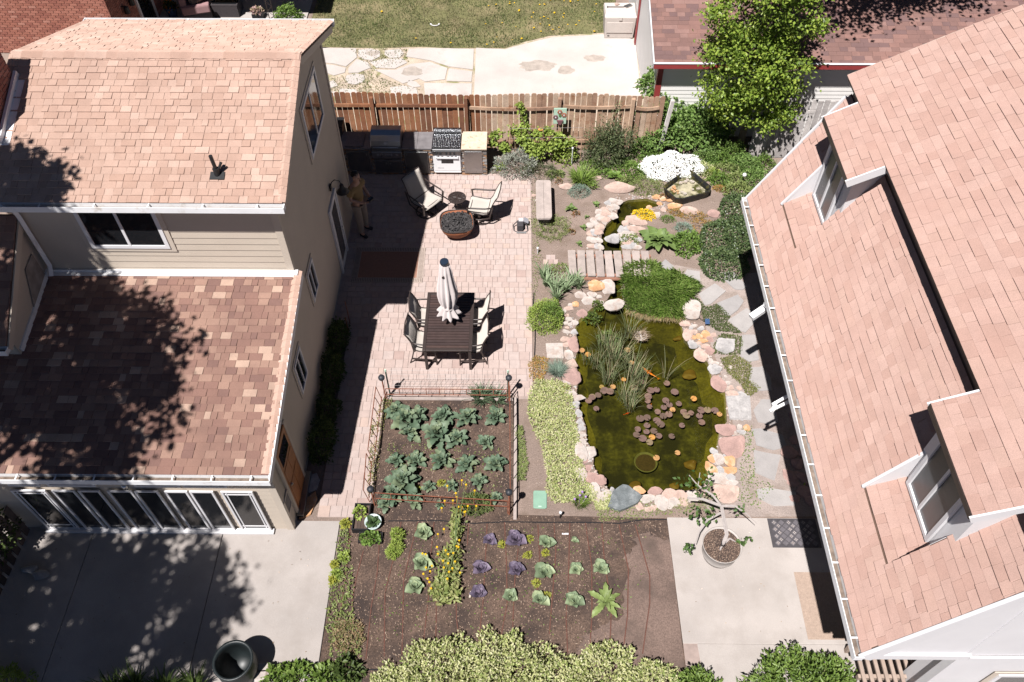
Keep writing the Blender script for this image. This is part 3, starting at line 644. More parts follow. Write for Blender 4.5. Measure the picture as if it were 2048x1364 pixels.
ob('fascia', MB().beam((xr_-.02, ye, ze-.16), (xr_-.02, yr, zr-.16), .03, .14).beam((xr_-.02, yr, zr-.16), (xr_-.02, yb, ze-.16), .03, .14), mTrimTan, roofU)
ob('soffit', MB().bb(xl, xr_-.04, ye+.01, 10.44, ze-.13, ze-.10), mTrimTan, roofU)
gutter('gutter', (xl-.3, ye-.005, ze-.015), (xr_+.03, ye-.005, ze-.015), .125, .11, mWhiteG, roofU, (0, -1, 0), 6)
gutter('gutter', (xl-.1, yb+.005, ze-.015), (xr_+.04, yb+.005, ze-.015), .12, .11, mWhiteG, roofU, (0, 1, 0), 6)
# vent pipe
pv_ = Vector((-4.99, 10.64, 5.165)); nrm = Vector((0, -.342, .94))
vp = ob('vent_pipe', MB().tube([pv_+Vector((0, .03, 0)), pv_+Vector((0, .03, .16))], .052, 12).tube([pv_+Vector((0, .03, .15)), pv_+Vector((-.01, .03, .42))], .032, 10).tube([pv_+Vector((0.02, .03, .10)), pv_+Vector((.10, .10, .23))], .022, 8), mBlack, roofU)
ob('flashing', MB().hexa([pv_+Vector(k) for k in ((-.12, -.06, -.03), (.12, -.06, -.03), (.12, .07, .02), (-.12, .07, .02), (-.12, -.06, .008), (.12, -.06, .008), (.12, .07, .056), (-.12, .07, .056))]), mBlack, vp)
# lower roof
le, lt = Vector((0, 6.58, 2.42)), Vector((0, 10.42, 3.10))
xl2, xr2 = -10.3, -3.99
low = MB(); slabp(low, [(xl2, le.y, le.z), (xr2, le.y, le.z), (xr2, lt.y, lt.z), (xl2, lt.y, lt.z)], .08)
roofL = ob('roof', low, mRoofBase, th); roofL['label'] = 'low sunroom roof of mixed brown shingles'
shingles(roofL, (xl2, le.y-.02, le.z-.004), (1, 0, 0), lt-le, xr2-xl2, (lt-le).length, .139, mShL, 170, seed=3, widths=(.11, .15, .19, .24))
caps(roofL, (xr2-.05, le.y, le.z+.02), (xr2-.05, lt.y, lt.z+.02), mShU, 27, .085)
ob('fascia', MB().beam((xr2+.018, le.y-.08, le.z-.07), (xr2+.018, lt.y, lt.z-.07), .03, .15), mWhite, roofL)
ob('soffit', MB().bb(xl2, xr2-.01, 6.59, 6.77, 2.30, 2.325), mTrimTan, roofL)
ob('flashing', MB().bb(-8.6, XW+.03, 10.385, 10.42, 3.09, 3.16).bb(-8.6, XW+.03, 10.30, 10.40, 3.10, 3.118), mWhiteG, roofL)
ob('flashing', MB().bb(XW+.0, XW+.10, 10.32, 10.44, 3.12, 3.15), mWhiteG, roofL)
gutter('gutter', (xl2, le.y-.005, le.z-.01), (xr2+.03, le.y-.005, le.z-.01), .135, .12, mWhiteG, roofL, (0, -1, 0), 10)
# left wing
lw = ob('wing', MB().add([(-11, 8.7, 2.5), (-8.65, 8.7, 2.5), (-8.65, 10.452, 2.5), (-11, 10.452, 2.5), (-11, 8.7, 3.3), (-8.65, 8.7, 3.3), (-8.65, 10.452, 4.36), (-11, 10.452, 4.36)], [(0, 3, 2, 1), (4, 5, 6, 7), (0, 1, 5, 4), (1, 2, 6, 5), (2, 3, 7, 6), (3, 0, 4, 7)]), mSiding, th)
def prof_w(z): return (max(0, (z-3.22)/.605), 1.74)
board_wall(lw, (-8.65, 8.7), (-8.65, 10.44), 2.75, 4.3, .15, (1, 0), mSiding, prof_w)
ob('hatch', MB().add([(-8.628, 9.55, 3.05), (-8.628, 10.25, 3.12), (-8.628, 10.25, 3.72), (-8.628, 9.9, 3.68), (-8.61, 9.55, 3.05), (-8.61, 10.25, 3.12), (-8.61, 10.25, 3.72), (-8.61, 9.9, 3.68)], [(0, 3, 2, 1), (4, 5, 6, 7), (0, 1, 5, 4), (1, 2, 6, 5), (2, 3, 7, 6), (3, 0, 4, 7)]), M('stained_panel', (.30, .25, .21), .9, .3, 6), lw)
wr = MB(); slabp(wr, [(-11, 8.5, 3.30), (-8.58, 8.5, 3.30), (-8.58, 10.44, 4.49), (-11, 10.44, 4.49)], .07)
roofW = ob('roof', wr, mRoofBase, th); roofW['label'] = 'small shingled wing roof beside the downspout'
shingles(roofW, (-11, 8.49, 3.30), (1, 0, 0), (0, 1.94, 1.19), 2.42, 2.27, .14, mShL, 0, seed=4)
ob('fascia', MB().beam((-8.565, 8.5, 3.20), (-8.565, 10.42, 4.38), .025, .14), mTrimTan, roofW)
ob('flashing', MB().beam((-8.62, 8.75, 2.86), (-8.62, 10.38, 3.15), .03, .13), mWhiteG, roofW)
gutter('gutter', (-11, 8.495, 3.29), (-8.56, 8.495, 3.29), .12, .11, mWhiteG, roofW, (0, -1, 0), 2)
ob('downspout', MB().tube([(-8.52, 10.12, 4.95), (-8.52, 10.33, 4.78), (-8.52, 10.36, 4.5), (-8.52, 10.36, 3.32), (-8.50, 10.22, 3.17)], .05, 4), mWhiteG, th)
# chimney on the left end
chm = MB().bb(-9.6, -8.78, 11.25, 12.45, 0, 6.75)
ch = ob('chimney', chm, mMortar, th)
z = 4.9; rr = 0
while z < 6.75:
    yy = 11.25-(.1 if rr % 2 else 0)
    while yy < 12.45:
        a, b = max(11.25, yy), min(12.45, yy+.2)
        if b-a > .03: ob('brick', MB().bb(-8.79, -8.768, a+.006, b-.006, z+.006, z+.066), mBrick, ch)
        yy += .21
    z += .072; rr += 1
ob('flashing', MB().beam((-8.72, 11.18, 5.42), (-8.72, 12.5, 5.90), .05, .12).beam((-8.66, 11.18, 5.375), (-8.66, 12.4, 5.82), .16, .015), mWhiteG, ch)
# openings
wall_window(th, 'y', 10.44, -7.58, -6.18, 3.72, 4.78, -1, mull=(-6.88,), trim=.09)
wall_window(th, 'x', XW, 13.05, 14.53, 3.58, 4.74, 1, mull=(13.79,), trim=.07)
wall_window(th, 'x', XW, 10.95, 11.46, 1.64, 2.42, 1, mull=(11.2,), trim=.06, fw=.05)
wall_window(th, 'x', XW, 9.0, 9.54, 1.2, 2.03, 1, mull=(9.27,), trim=.06, fw=.05)
dr = ob('door', MB().bb(XW+.02, XW+.045, 13.34, 14.0, .04, 1.88), mWhite, th); dr['label'] = 'white glazed patio door'
ob('pane', MB().bb(XW+.046, XW+.05, 13.45, 13.90, .25, 1.78), mGlassG, dr)
ob('frame', MB().bb(XW+.02, XW+.065, 13.26, 13.335, .03, 1.96).bb(XW+.02, XW+.065, 14.005, 14.08, .03, 1.96).bb(XW+.02, XW+.064, 13.335, 14.005, 1.885, 1.96), mWhite, dr)
ob('handle', MB().tube([(XW+.05, 13.93, .92), (XW+.10, 13.93, .92), (XW+.10, 13.82, .92)], .012, 6), mSteel, dr)
wd = ob('door', MB().bb(XW+.02, XW+.05, 7.12, 7.80, .12, 2.0), mDoorW, th); wd['label'] = 'varnished orange wood side door'
for (a, b, c, d) in ((7.18, 7.44, .2, .9), (7.48, 7.74, .2, .9), (7.18, 7.44, 1.0, 1.4), (7.48, 7.74, 1.0, 1.4)): ob('panel', MB().bb(XW+.051, XW+.062, a, b, c, d), mDoorW, wd, bev=.006)
ob('pane', MB().bb(XW+.051, XW+.056, 7.22, 7.70, 1.5, 1.88), mGlass, wd)
ob('knob', MB().lathe([(0, 0), (.02, .005), (.032, .03), (.025, .05), (0, .055)], 10, (0, 0, 0)), mSteel, wd).location = (XW+.09, 7.19, .95)
ob('frame', MB().bb(XW+.02, XW+.06, 7.05, 7.118, .1, 2.06).bb(XW+.02, XW+.06, 7.802, 7.87, .1, 2.06), mTrimTan, wd)
ob('threshold', MB().bb(XW+.02, XW+.16, 7.0, 7.95, 0, .12), mSteelD, th, bev=.01)
vt = ob('vent', MB().bb(XW+.02, XW+.035, 6.80, 7.02, .62, 1.0), M('vent_grey', (.16, .15, .15), .7), th)
ob('frame', MB().bb(XW+.02, XW+.045, 6.765, 6.80, .58, 1.04).bb(XW+.02, XW+.045, 7.02, 7.055, .58, 1.04).bb(XW+.02, XW+.044, 6.80, 7.02, .58, .615).bb(XW+.02, XW+.044, 6.80, 7.02, 1.0, 1.04), mTrimTan, vt)
# sunroom glazing: grouped panels
px_ = lambda a: ZY(a, 1050, 6.74).x
panels = [(94, 158, 1), (170, 212, 0), (218, 258, 0), (272, 318, 0), (322, 366, 0), (378, 420, 0), (424, 468, 0), (482, 541, 1)]
for a, b, l in panels:
    wall_window(th, 'y', 6.745, px_(a), px_(b), .12, 1.58, -1, fw=.036, fd=.05, lites=2*l, horiz=(1.46, .26) if l else (), glass=mGlass)
for a, b in ((100, 158), (172, 260), (330, 415), (420, 500)):
    wall_window(th, 'y', 6.745, px_(a), px_(b), 1.74, 2.02, -1, name='transom', fw=.045)
ob('sill', MB().bb(px_(90), px_(545), 6.64, 6.742, .05, .10), mWhite, th)

lamp = thing('wall_lamp', 'black gooseneck barn lamp on the tan wall beside the patio door', 'lamp', (XW+.02, 13.81, 2.2))
ob('bracket', MB().box((.02, 0, 0), (.03, .1, .14)), mBlack, lamp, world=False)
ob('arm', MB().tube([(.03, 0, .02), (.06, 0, .14), (.14, 0, .21), (.24, 0, .18), (.27, 0, .08)], .012, 6), mBlack, lamp, world=False, smooth=True)
ob('shade', MB().lathe([(.03, .09), (.045, .06), (.05, .0), (.09, -.06), (.145, -.12), (.138, -.12), (.085, -.055), (.04, 0), (0, .05)], 16, (.27, 0, 0)), mBlack, lamp, world=False, smooth=True)
sp = thing('eave_spotlight', 'small round silver spotlight under the sunroom gutter', 'lamp', (ZY(252, 970, 6.7).x, 6.66, 1.84))
ob('head', MB().lathe([(0, -.06), (.055, -.05), (.06, 0), (.04, .05), (0, .06)], 10), mSteel, sp, world=False, smooth=True)
ob('bracket', MB().tube([(0, 0, 0), (0, .1, .0)], .015, 6), mSteelD, sp, world=False)

# ================================================================ RIGHT HOUSE
rh = thing('gambrel_house', 'white gambrel house with rose shingle roof and two inset dormers', 'house', (7.5, 8, 0))
YN, YF, XG, ZG = 3.56, 12.42, 4.60, 3.22
k1 = 1.9; XT = 5.86; ZT = ZG+k1*(XT-XG)
def zl(x): return ZG+k1*(x-XG)
wells = [(4.50, 5.64), (10.36, 11.50)]; XWl = 4.94
# walls
hw = MB().bb(5.85, 13.5, 5.3, 12.2, 0, 3.3)
hwall = ob('wall', hw, mVinyl, rh)
gw2 = MB()
pg = [(4.78, 2.45), (13.5, 2.45), (13.5, 7.5), (9.2, 7.5), (5.95, 5.6), (4.78, 3.28)]
gw2.add([(x, 3.78, z) for x, z in pg]+[(x, 4.1, z) for x, z in pg], [tuple(range(6)), tuple(range(6, 12))[::-1]]+[(i, 6+i, 6+(i+1) % 6, (i+1) % 6) for i in range(6)])
ob('gable_wall', gw2, mWhite, rh)
ob('beam', MB().bb(4.8, 6.36, 3.74, 3.778, 2.36, 2.52), mWhite, rh)
ob('lower_wall', MB().bb(6.36, 13.5, 3.80, 4.2, 0, 2.448), mWhite, rh)
ob('band_board', MB().bb(6.38, 13.5, 3.745, 3.779, 2.36, 2.43), mWhite, rh)
ob('corner_post', MB().bb(6.28, 6.359, 3.78, 3.9, 0, 2.36), mWhite, rh)
ob('seam_trim', MB().bb(6.30, 6.325, 3.765, 3.779, 2.53, 5.6), mWhite, rh)
wall_window(rh, 'y', 3.80, 7.16, 8.6, .6, 1.62, -1, fw=.07, trim=.09, tmat=mTrimTan, glass=mGlassG)
ob('far_gable_wall', MB().add([(x, 12.25, z) for x, z in pg]+[(x, 12.0, z) for x, z in pg], [tuple(range(6))[::-1], tuple(range(6, 12))]+[(i, (i+1) % 6, 6+(i+1) % 6, 6+i) for i in range(6)]), mWhite, rh)
ob('soffit', MB().bb(4.64, 5.86, YN+.25, YF-.1, 3.02, 3.06), mWhite, rh)
# lower steep roof, pieces around the wells
lr = MB()
def lpiece(x0, x1, y0, y1): slabp(lr, [(x0, y1, zl(x0)), (x0, y0, zl(x0)), (x1, y0, zl(x1)), (x1, y1, zl(x1))], .16)
lpiece(XG, XWl, YN, YF); ys_ = [YN]+[k for w in wells for k in w]+[YF]
for i in range(0, 6, 2): lpiece(XWl, XT, ys_[i], ys_[i+1])
roofS = ob('roof', lr, mRoofBase, rh); roofS['label'] = 'steep lower slope of rose shingles'
vl = Vector((1, 0, k1)); cl = math.sqrt(1+k1*k1)
def keepS(b):
    if XG+b/cl < XWl-.01: return [(0, YF-YN)]
    return [(0, YF-wells[1][1]), (YF-wells[1][0], YF-wells[0][1]), (YF-wells[0][0], YF-YN)]
shingles(roofS, (XG-.02, YF, ZG-.03), (0, -1, 0), vl, YF-YN, (XT-XG)*cl, .142, mShR, 150, keepS, seed=6, widths=(.16, .2, .26, .32))
ob('rake_fascia', MB().beam((XG+.02, YN-.03, ZG-.12), (XT, YN-.03, ZT-.12), .05, .2), mWhite, roofS)
ob('rake_fascia', MB().beam((XG+.02, YF+.03, ZG-.12), (XT, YF+.03, ZT-.12), .05, .2), mWhite, roofS)
ob('kneewall', MB().bb(XT, XT+.08, YN+.1, YF-.05, ZT-.3, 6.02), M('slot_shade_brown', (.16, .115, .095), .8), rh)  # dark brown puts the shade under the upper eave into the wall colour
# upper roof with dormer tongues
ku = .543; XU, ZU = 5.72, 6.0
def zu(x): return ZU+ku*(x-XU)
XR = 10.4; XD = 5.18
dorm = [(4.28, 5.80), (10.02, 11.62)]
ur = MB()
def upiece(x0, x1, y0, y1): slabp(ur, [(x0, y1, zu(x0)), (x0, y0, zu(x0)), (x1, y0, zu(x1)), (x1, y1, zu(x1))], .07)
upiece(XU, XR, YN-.05, YF); [upiece(XD, XU, a, b) for a, b in dorm]
slabp(ur, [(XR, YN, zu(XR)), (16, YN, zu(XR)-2.5), (16, YF, zu(XR)-2.5), (XR, YF, zu(XR))], .07)
roofT = ob('roof', ur, mRoofBase, rh); roofT['label'] = 'shallow upper slope of rose shingles'
cu = math.sqrt(1+ku*ku); O_ = XU-XD
def keepT(b):
    if XD+b/cu > XU-.02: return [(0, YF-YN)]
    return [(YF-d1, YF-d0) for d0, d1 in dorm]
shingles(roofT, (XD-.015, YF, zu(XD)-.004), (0, -1, 0), (1, 0, ku), YF-YN, (XR-XD)*cu, .142, mShR, 150, keepT, seed=7, widths=(.16, .2, .26, .32))
for a, b in ((YN, dorm[0][0]), (dorm[0][1], dorm[1][0]), (dorm[1][1], YF)):
    ob('drip_edge', MB().bb(XU-.035, XU-.012, a+.002, b-.002, ZU-.09, ZU-.005), mDarkMetal, roofT)
ob('rake_fascia', MB().beam((XU, YF+.015, zu(XU)-.09), (XR, YF+.015, zu(XR)-.09), .03, .14), mTrimTan, roofT)
XN, ZF = 5.40, 4.15
for (d0, d1), (w0, w1), nm in zip(dorm, wells, ('near', 'far')):
    ob('drip_edge', MB().bb(XD-.03, XD-.012, d0, d1, zu(XD)-.09, zu(XD)-.004), mDarkMetal, roofT)
    ob('fascia', MB().beam((XD-.02, d0-.016, zu(XD)-.075), (XU-.04, d0-.016, zu(XU)-.075), .025, .14), mWhite, roofT)
    ob('fascia', MB().beam((XD-.02, d1+.016, zu(XD)-.075), (XU-.04, d1+.016, zu(XU)-.075), .025, .14), mWhite, roofT)
    dm_ = MB(); zb = 4.30
    dm_.add([(XN, w0-.10, 4.0), (XT+.1, w0-.10, 4.9), (XT+.1, w1+.06, 4.9), (XN, w1+.06, 4.0), (XN, w0-.10, zu(XN)-.09), (XT+.1, w0-.10, zu(XT+.1)-.09), (XT+.1, w1+.06, zu(XT+.1)-.09), (XN, w1+.06, zu(XN)-.09)], [(0, 3, 2, 1), (4, 5, 6, 7), (0, 1, 5, 4), (1, 2, 6, 5), (2, 3, 7, 6), (3, 0, 4, 7)])
    dw = ob('dormer', dm_, mWhite, rh); dw['label'] = 'white inset dormer with a sliding window'
    wa, wb = w0+.16, w1-.10
    wn = wall_window(rh, 'x', XN, wa, wb, ZF+.04, zu(XN)-.14, -1, mull=((wa+wb)/2,), fw=.06, glass=mGlassG, fd=.06)
    # shingled floor of the well and its cheeks
    fl = MB(); slabp(fl, [(XWl, w1, zl(XWl)), (XWl, w0, zl(XWl)), (XN, w0, ZF), (XN, w1, ZF)], .05)
    f_ = ob('well_floor', fl, mRoofBase, rh)
    shingles(f_, (XWl-.01, w1, zl(XWl)+.006), (0, -1, 0), (XN-XWl, 0, ZF-zl(XWl)), w1-w0, math.hypot(XN-XWl, ZF-zl(XWl)), .142, mShR, 0, seed=8)
    for yy, s_ in ((w1, 1), (w0, -1)):
        yy = yy-.008*s_
        ob('cheek', MB().add([(XWl, yy, zl(XWl)-.02), (XN+.02, yy, ZF-.04), (XN+.02, yy, zl(XN+.02)+.012*s_+.012), (XWl, yy+.03*s_, zl(XWl)-.02), (XN+.02, yy+.03*s_, ZF-.04), (XN+.02, yy+.03*s_, zl(XN+.02)+.012*s_+.012)], [(0, 1, 2), (3, 5, 4), (0, 3, 4, 1), (1, 4, 5, 2), (2, 5, 3, 0)]), mWhite, rh)
        if s_ > 0: ob('cheek_flashing', MB().beam((XWl-.04, yy+.02, zl(XWl)-.02), (XN+.02, yy+.02, zl(XN+.02)+.02), .045, .035), mWhite, rh)
g_ = gutter('gutter', (XG-.012, YF+.02, ZG-.035), (XG-.012, YN-.06, ZG-.035), .125, .12, mWhiteG, rh, (-1, 0, 0), 17)
ob('downspout', MB().tube([(XG-.07, 9.85, ZG-.13), (XG-.07, 9.85, ZG-.30), (XG-.05, 9.86, ZG-.35)], .05, 4).beam((XG-.3, 9.75, 2.68), (XG+.05, 9.95, 2.80), .12, .09).tube([(XG+.05, 9.95, 2.78), (5.80, 10.0, 2.4), (5.80, 10.0, .1)], .045, 4), mWhiteG, rh)
ob('pipe_bracket', MB().beam((XG-.15, 8.05, 2.35), (XG+.25, 8.25, 2.45), .05, .03).beam((XG-.2, 7.95, 2.3), (XG+.25, 8.15, 2.4), .05, .03).beam((XG-.17, 7.93, 2.32), (XG-.08, 8.1, 2.34), .06, .05).tube([(XG+.25, 8.2, 2.42), (5.86, 8.3, 2.42)], .02, 6), mWhiteG, rh)
# porch deck of slats below the beam
mSlatB = M('deck_stain', (.33, .255, .21), .8, .15, 8)
pd = thing('slatted_porch_step', 'slatted timber porch deck by the white house corner', 'deck', (6.1, 4.0, 0))
for i in range(11):
    x = 5.62+i*.125; ob('slat', MB().bb(x, x+.062, 3.3, 4.75, .38, .43), mSlatB, pd, bev=.01)
for yv in (3.4, 3.75, 4.1, 4.45, 4.7): ob('joist', MB().bb(5.58, 7.0, yv-.03, yv+.03, .26, .379), mSlatB, pd)
for xx in (5.6, 6.95):
    for yv in (3.4, 4.6): ob('leg', MB().bb(xx-.02, xx+.04, yv-.03, yv+.03, .0, .262), mSlatB, pd)

# ================================================================ GARAGE beyond the fence
gr = thing('garage', 'white clapboard garage with oxblood shingle roof and red trim', 'garage', (9, 22, 0))
GX, GY = 3.62, 18.52
gwall = ob('wall', MB().bb(GX+.012, 16, GY+.012, 27, 0, 2.36).add([(GX+.012, GY+.012, 2.36), (GX+.012, 27, 2.36), (GX+.012, 22.8, 3.5), (GX+.3, GY+.012, 2.36), (GX+.3, 27, 2.36), (GX+.3, 22.8, 3.5)], [(0, 1, 2), (3, 5, 4), (0, 3, 4, 1), (0, 2, 5, 3), (1, 4, 5, 2)]), mVinyl, gr)
board_wall(gwall, (GX, GY), (14, GY), .1, 2.3, .115, (0, -1), mVinyl)
ob('corner_trim', MB().bb(GX-.02, GX+.1, GY-.035, GY-.02, 0, 2.3).bb(GX-.035, GX-.0, GY-.03, GY+.10, 0, 2.3), mRed, gr)
ob('door_trim', MB().bb(GX-.03, GX+.0, 22.95, 23.15, 0, 2.4), mRed, gr)
gr_m = MB(); slabp(gr_m, [(3.42, 18.2, 2.46), (16, 18.2, 2.46), (16, 22.8, 3.75), (3.42, 22.8, 3.75)], .07); slabp(gr_m, [(3.42, 22.8, 3.75), (16, 22.8, 3.75), (16, 27.3, 2.46), (3.42, 27.3, 2.46)], .07)
groof = ob('roof', gr_m, mRoofBase, gr)
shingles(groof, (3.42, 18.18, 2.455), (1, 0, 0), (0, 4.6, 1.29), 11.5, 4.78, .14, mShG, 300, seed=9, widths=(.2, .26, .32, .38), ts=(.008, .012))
ob('fascia', MB().bb(3.40, 16, 18.165, 18.198, 2.33, 2.47), mRed, groof)
ob('drip_edge', MB().bb(3.38, 16, 18.15, 18.22, 2.475, 2.482), mWhite, groof)
ob('rake_fascia', MB().beam((3.40, 18.2, 2.38), (3.40, 22.8, 3.67), .03, .16), mWhite, groof)
ob('rake_trim', MB().beam((3.50, 18.4, 2.30), (3.50, 22.8, 3.58), .10, .02), mRed, groof)

# ================================================================ BRICK HOUSE far left, its covered patio
bh = thing('brick_house', 'red brick house behind the tan house with a shaded patio', 'house', (-14, 22, 0))
BY, BX = 21.5, -11.48
bw = ob('wall', MB().bb(-20, BX-.01, BY+.012, 30, 0, 6), mMortar, bh)
z = .6; rr = 0; rest = MB(); nb = 0
items = []
while z < 3.2:
    x = -17-(.11 if rr % 2 else 0)
    while x < BX-.02:
        a, b = max(-17, x), min(BX, x+.21); items.append((a, b, z)); x += .215
    z += .073; rr += 1
items.sort(key=lambda t: abs(t[0]+13)+abs(t[2]-1.6))
for a, b, z in items:
    if b-a < .03: continue
    mb = MB().bb(a, b-.012, BY-.004, BY+.02, z, z+.061)
    if nb < 300: ob('brick', mb, mBrick, bw); nb += 1
    else: rest.add(mb.v, mb.f)
stuff(ob('brick_field', rest, mBrick, bw))
rest = MB(); z = .0; rr = 0
while z < 3.0:
    y_ = BY-(.11 if rr % 2 else 0)
    while y_ < 27:
        rest.bb(BX-.015, BX+.004, max(BY, y_), y_+.198, z, z+.061); y_ += .21
    z += .073; rr += 1
stuff(ob('brick_field', rest, mBrick, bw))
bd = ob('door', MB().bb(BX, BX+.03, 23.3, 24.2, 0, 2.05), mGlass, bh)
ob('frame', MB().bb(BX, BX+.06, 23.2, 23.29, 0, 2.1).bb(BX, BX+.06, 24.21, 24.3, 0, 2.1), mWhite, bd)
for yv in (22.3, 22.75): ob('wall_light', MB().lathe([(.02, .12), (.07, .08), (.09, -.1), (.02, -.14)], 8, (BX+.12, yv, 1.5)).beam((BX, yv, 1.6), (BX+.1, yv, 1.6), .03, .03), mBlack, bh)
pc = ob('patio_cover', MB().bb(-13.4, -6.75, 23.55, 31, 2.55, 2.65), M('patio_cover_paint', (.3, .27, .25), .8), bh)
post = MB()
pb = G(540, 41); 
for dx in (0, .16): post.tube([(pb.x+dx, pb.y, 0), (pb.x+dx, pb.y, 2.55)], .014, 6)
for i in range(16): post.tube([(pb.x+(.16 if i % 2 else 0), pb.y, i*.16), (pb.x+(0 if i % 2 else .16), pb.y, i*.16+.16)], .008, 4)
ob('lattice_post', post, mDarkMetal, bh)
struct(ob('neighbour_patio', MB().prism([(-13, 23.2), (-6.75, 23.2), (-6.75, 32), (-13, 32)], .002, .05), mConc))

# ================================================================ FENCES
FY = 17.88
fe = thing('picket_fence', 'tall brown dog-ear board fence across the back of the yard', 'fence', (-.6, FY, 0))
posts = [(742, 'r'), (931, 'r'), (1120, 'w'), (1268, 'w')]
def dogear(mb, x, w, z0, z1, y, t=.018):
    c = .03; P = [(x, z0), (x+w, z0), (x+w, z1-c), (x+w-c, z1), (x+c, z1), (x, z1-c)]
    mb.add([(a, y, b) for a, b in P]+[(a, y+t, b) for a, b in P], [tuple(range(6)), tuple(range(6, 12))[::-1]]+[(i, 6+i, 6+(i+1) % 6, (i+1) % 6) for i in range(6)])
x = -4.95; q = random.Random(3)
xe = ZY(1325, 192, FY).x
while x < xe:
    sag = .03*math.sin(x*1.1)-(.04 if x > 2.2 else 0); w = .128+q.uniform(-.004, .004)
    mb = MB(); dogear(mb, 0, w, .04, 1.77+sag+q.uniform(-.012, .012), 0); o = ob('picket', mb, mFenceR if x < -.95 else mFenceW, fe, world=False); o.matrix_parent_inverse = WM(fe).inverted()
    o.location = (x, FY+q.uniform(-.004, .004), 0); o.rotation_euler = (q.uniform(-.01, .01), q.uniform(-.008, .008), 0); x += .143
px0 = -4.95
for i, (p, k) in enumerate(posts):
    X = ZY(p, 192, FY-.06).x
    ob('post', MB().bb(X-.045, X+.045, FY-.135, FY-.045, 0, 1.72), mFenceR if k == 'r' else mFenceW, fe, bev=.008)
ends = [-4.9]+[ZY(p, 192, FY-.06).x for p, k in posts]+[xe]
for i in range(5):
    for zz in (.33, 1.42):
        m_ = mFenceR if i < 2 else mFenceW; dz = .03*math.sin(ends[i]*1.1); dz2 = .03*math.sin(ends[i+1]*1.1)
        a, b = ends[i]+.047, ends[i+1]-.047; n = 4; mb = MB()
        for k in range(n):
            xa, xb = a+(b-a)*k/n, a+(b-a)*(k+1)/n; bow = lambda u: (zz > 1)*(.0 if i < 2 else -.06*math.sin(math.pi*(u-a)/(b-a)))*.8+dz
            mb.beam((xa, FY-.04, zz+bow(xa)), (xb+.003, FY-.04, zz+bow(xb)), .04, .085)
        ob('rail', mb, mFenceR if i < 2 else mFenceW, fe)
gf = thing('grey_fence', 'weathered grey leaning board fence behind the leafy tree', 'fence', (6.9, 17.5, 0))
x = 6.15
while x < 9.2:
    w = .14; lean = .10*math.sin(x*.7)+.06; o = ob('board', MB().bb(0, w-.008, -.01, .01, 0, 1.78+q.uniform(-.04, .04)), mFenceG, gf, world=False); o.matrix_parent_inverse = WM(gf).inverted()
    o.location = (x, 17.62+q.uniform(-.006, .006), .02); o.rotation_euler = (q.uniform(-.04, .0), lean*.6+q.uniform(-.02, .02), 0); x += .143
for zz in (.4, 1.4): ob('rail', MB().bb(6.1, 9.2, 17.64, 17.68, zz, zz+.08), mFenceG, gf)
lf = thing('board_fence', 'dark shaded slat fence along the left edge of the driveway', 'fence', (-9.1, 5, 0))
y = 2.4; 
while y < 6.7:
    o = ob('board', MB().bb(-.01, .01, 0, .13, 0, .95+q.uniform(-.05, .05)), mDarkWood, lf, world=False); o.matrix_parent_inverse = WM(lf).inverted()
    o.location = (-9.02-(y-6.7)*-.05, y, .02); o.rotation_euler = (q.uniform(-.02, .02), q.uniform(-.03, .03), 0); y += .19
for zz in (.25, .75): ob('rail', MB().beam((-9.06, 6.75, zz), (-9.28, 2.4, zz), .04, .08), mDarkWood, lf)

# plaque on the fence, on a stake
pl = thing('garden_plaque', 'mint green plaque with metal flowers in a pot on the fence', 'plaque', ZY(1120, 290, 17.55))
pc_ = ZY(1120, 233, 17.6); mMint = M('mint_paint', (.42, .58, .46), .7, .1, 8); mCop = M('copper_petal', (.33, .13, .08), .5, .2, 12); mPlum = M('plum_petal', (.17, .08, .09), .6, .2, 10)
ob('board', MB().bb(pc_.x-.165, pc_.x+.165, 17.60, 17.62, pc_.z-.23, pc_.z+.25), mMint, pl, bev=.008)
ob('stake', MB().bb(pc_.x-.03, pc_.x+.05, 17.625, 17.655, .05, pc_.z+.2), mFenceW, pl)
def flower(c, r, mat):
    mb = MB()
    for k in range(6):
        a = k*math.pi/3; X_, Z_ = c[0]+math.cos(a)*r*.62, c[2]+math.sin(a)*r*.62; mb.tube([(X_, c[1]-.006, Z_), (X_, c[1]+.012, Z_)], [r*.28, r*.36], 7)
    o = ob('flower', mb, mat, pl); mb2 = MB().tube([(c[0], c[1]-.014, c[2]), (c[0], c[1], c[2])], r*.26, 8); ob('flower_centre', mb2, mWhite, o)
for dx, dz, m_ in ((-.01, .14, mCop), (.1, .05, mCop), (-.11, -.02, mPlum)): flower((pc_.x+dx, 17.588, pc_.z+dz), .07, m_)
ob('pot', MB().add([(pc_.x-.085, 17.599, pc_.z-.1), (pc_.x+.085, 17.599, pc_.z-.1), (pc_.x+.03, 17.599, pc_.z-.23), (pc_.x-.03, 17.599, pc_.z-.23), (pc_.x-.085, 17.56, pc_.z-.1), (pc_.x+.085, 17.56, pc_.z-.1), (pc_.x+.03, 17.56, pc_.z-.23), (pc_.x-.03, 17.56, pc_.z-.23)], [(0, 1, 2, 3), (4, 7, 6, 5), (0, 4, 5, 1), (1, 5, 6, 2), (2, 6, 7, 3), (3, 7, 4, 0)]), mPlum, pl)
ob('leaf', MB().tube([(pc_.x, 17.585, pc_.z+.03), (pc_.x, 17.6, pc_.z+.03)], .035, 8), M('metal_leaf', (.10, .2, .08), .5), pl)
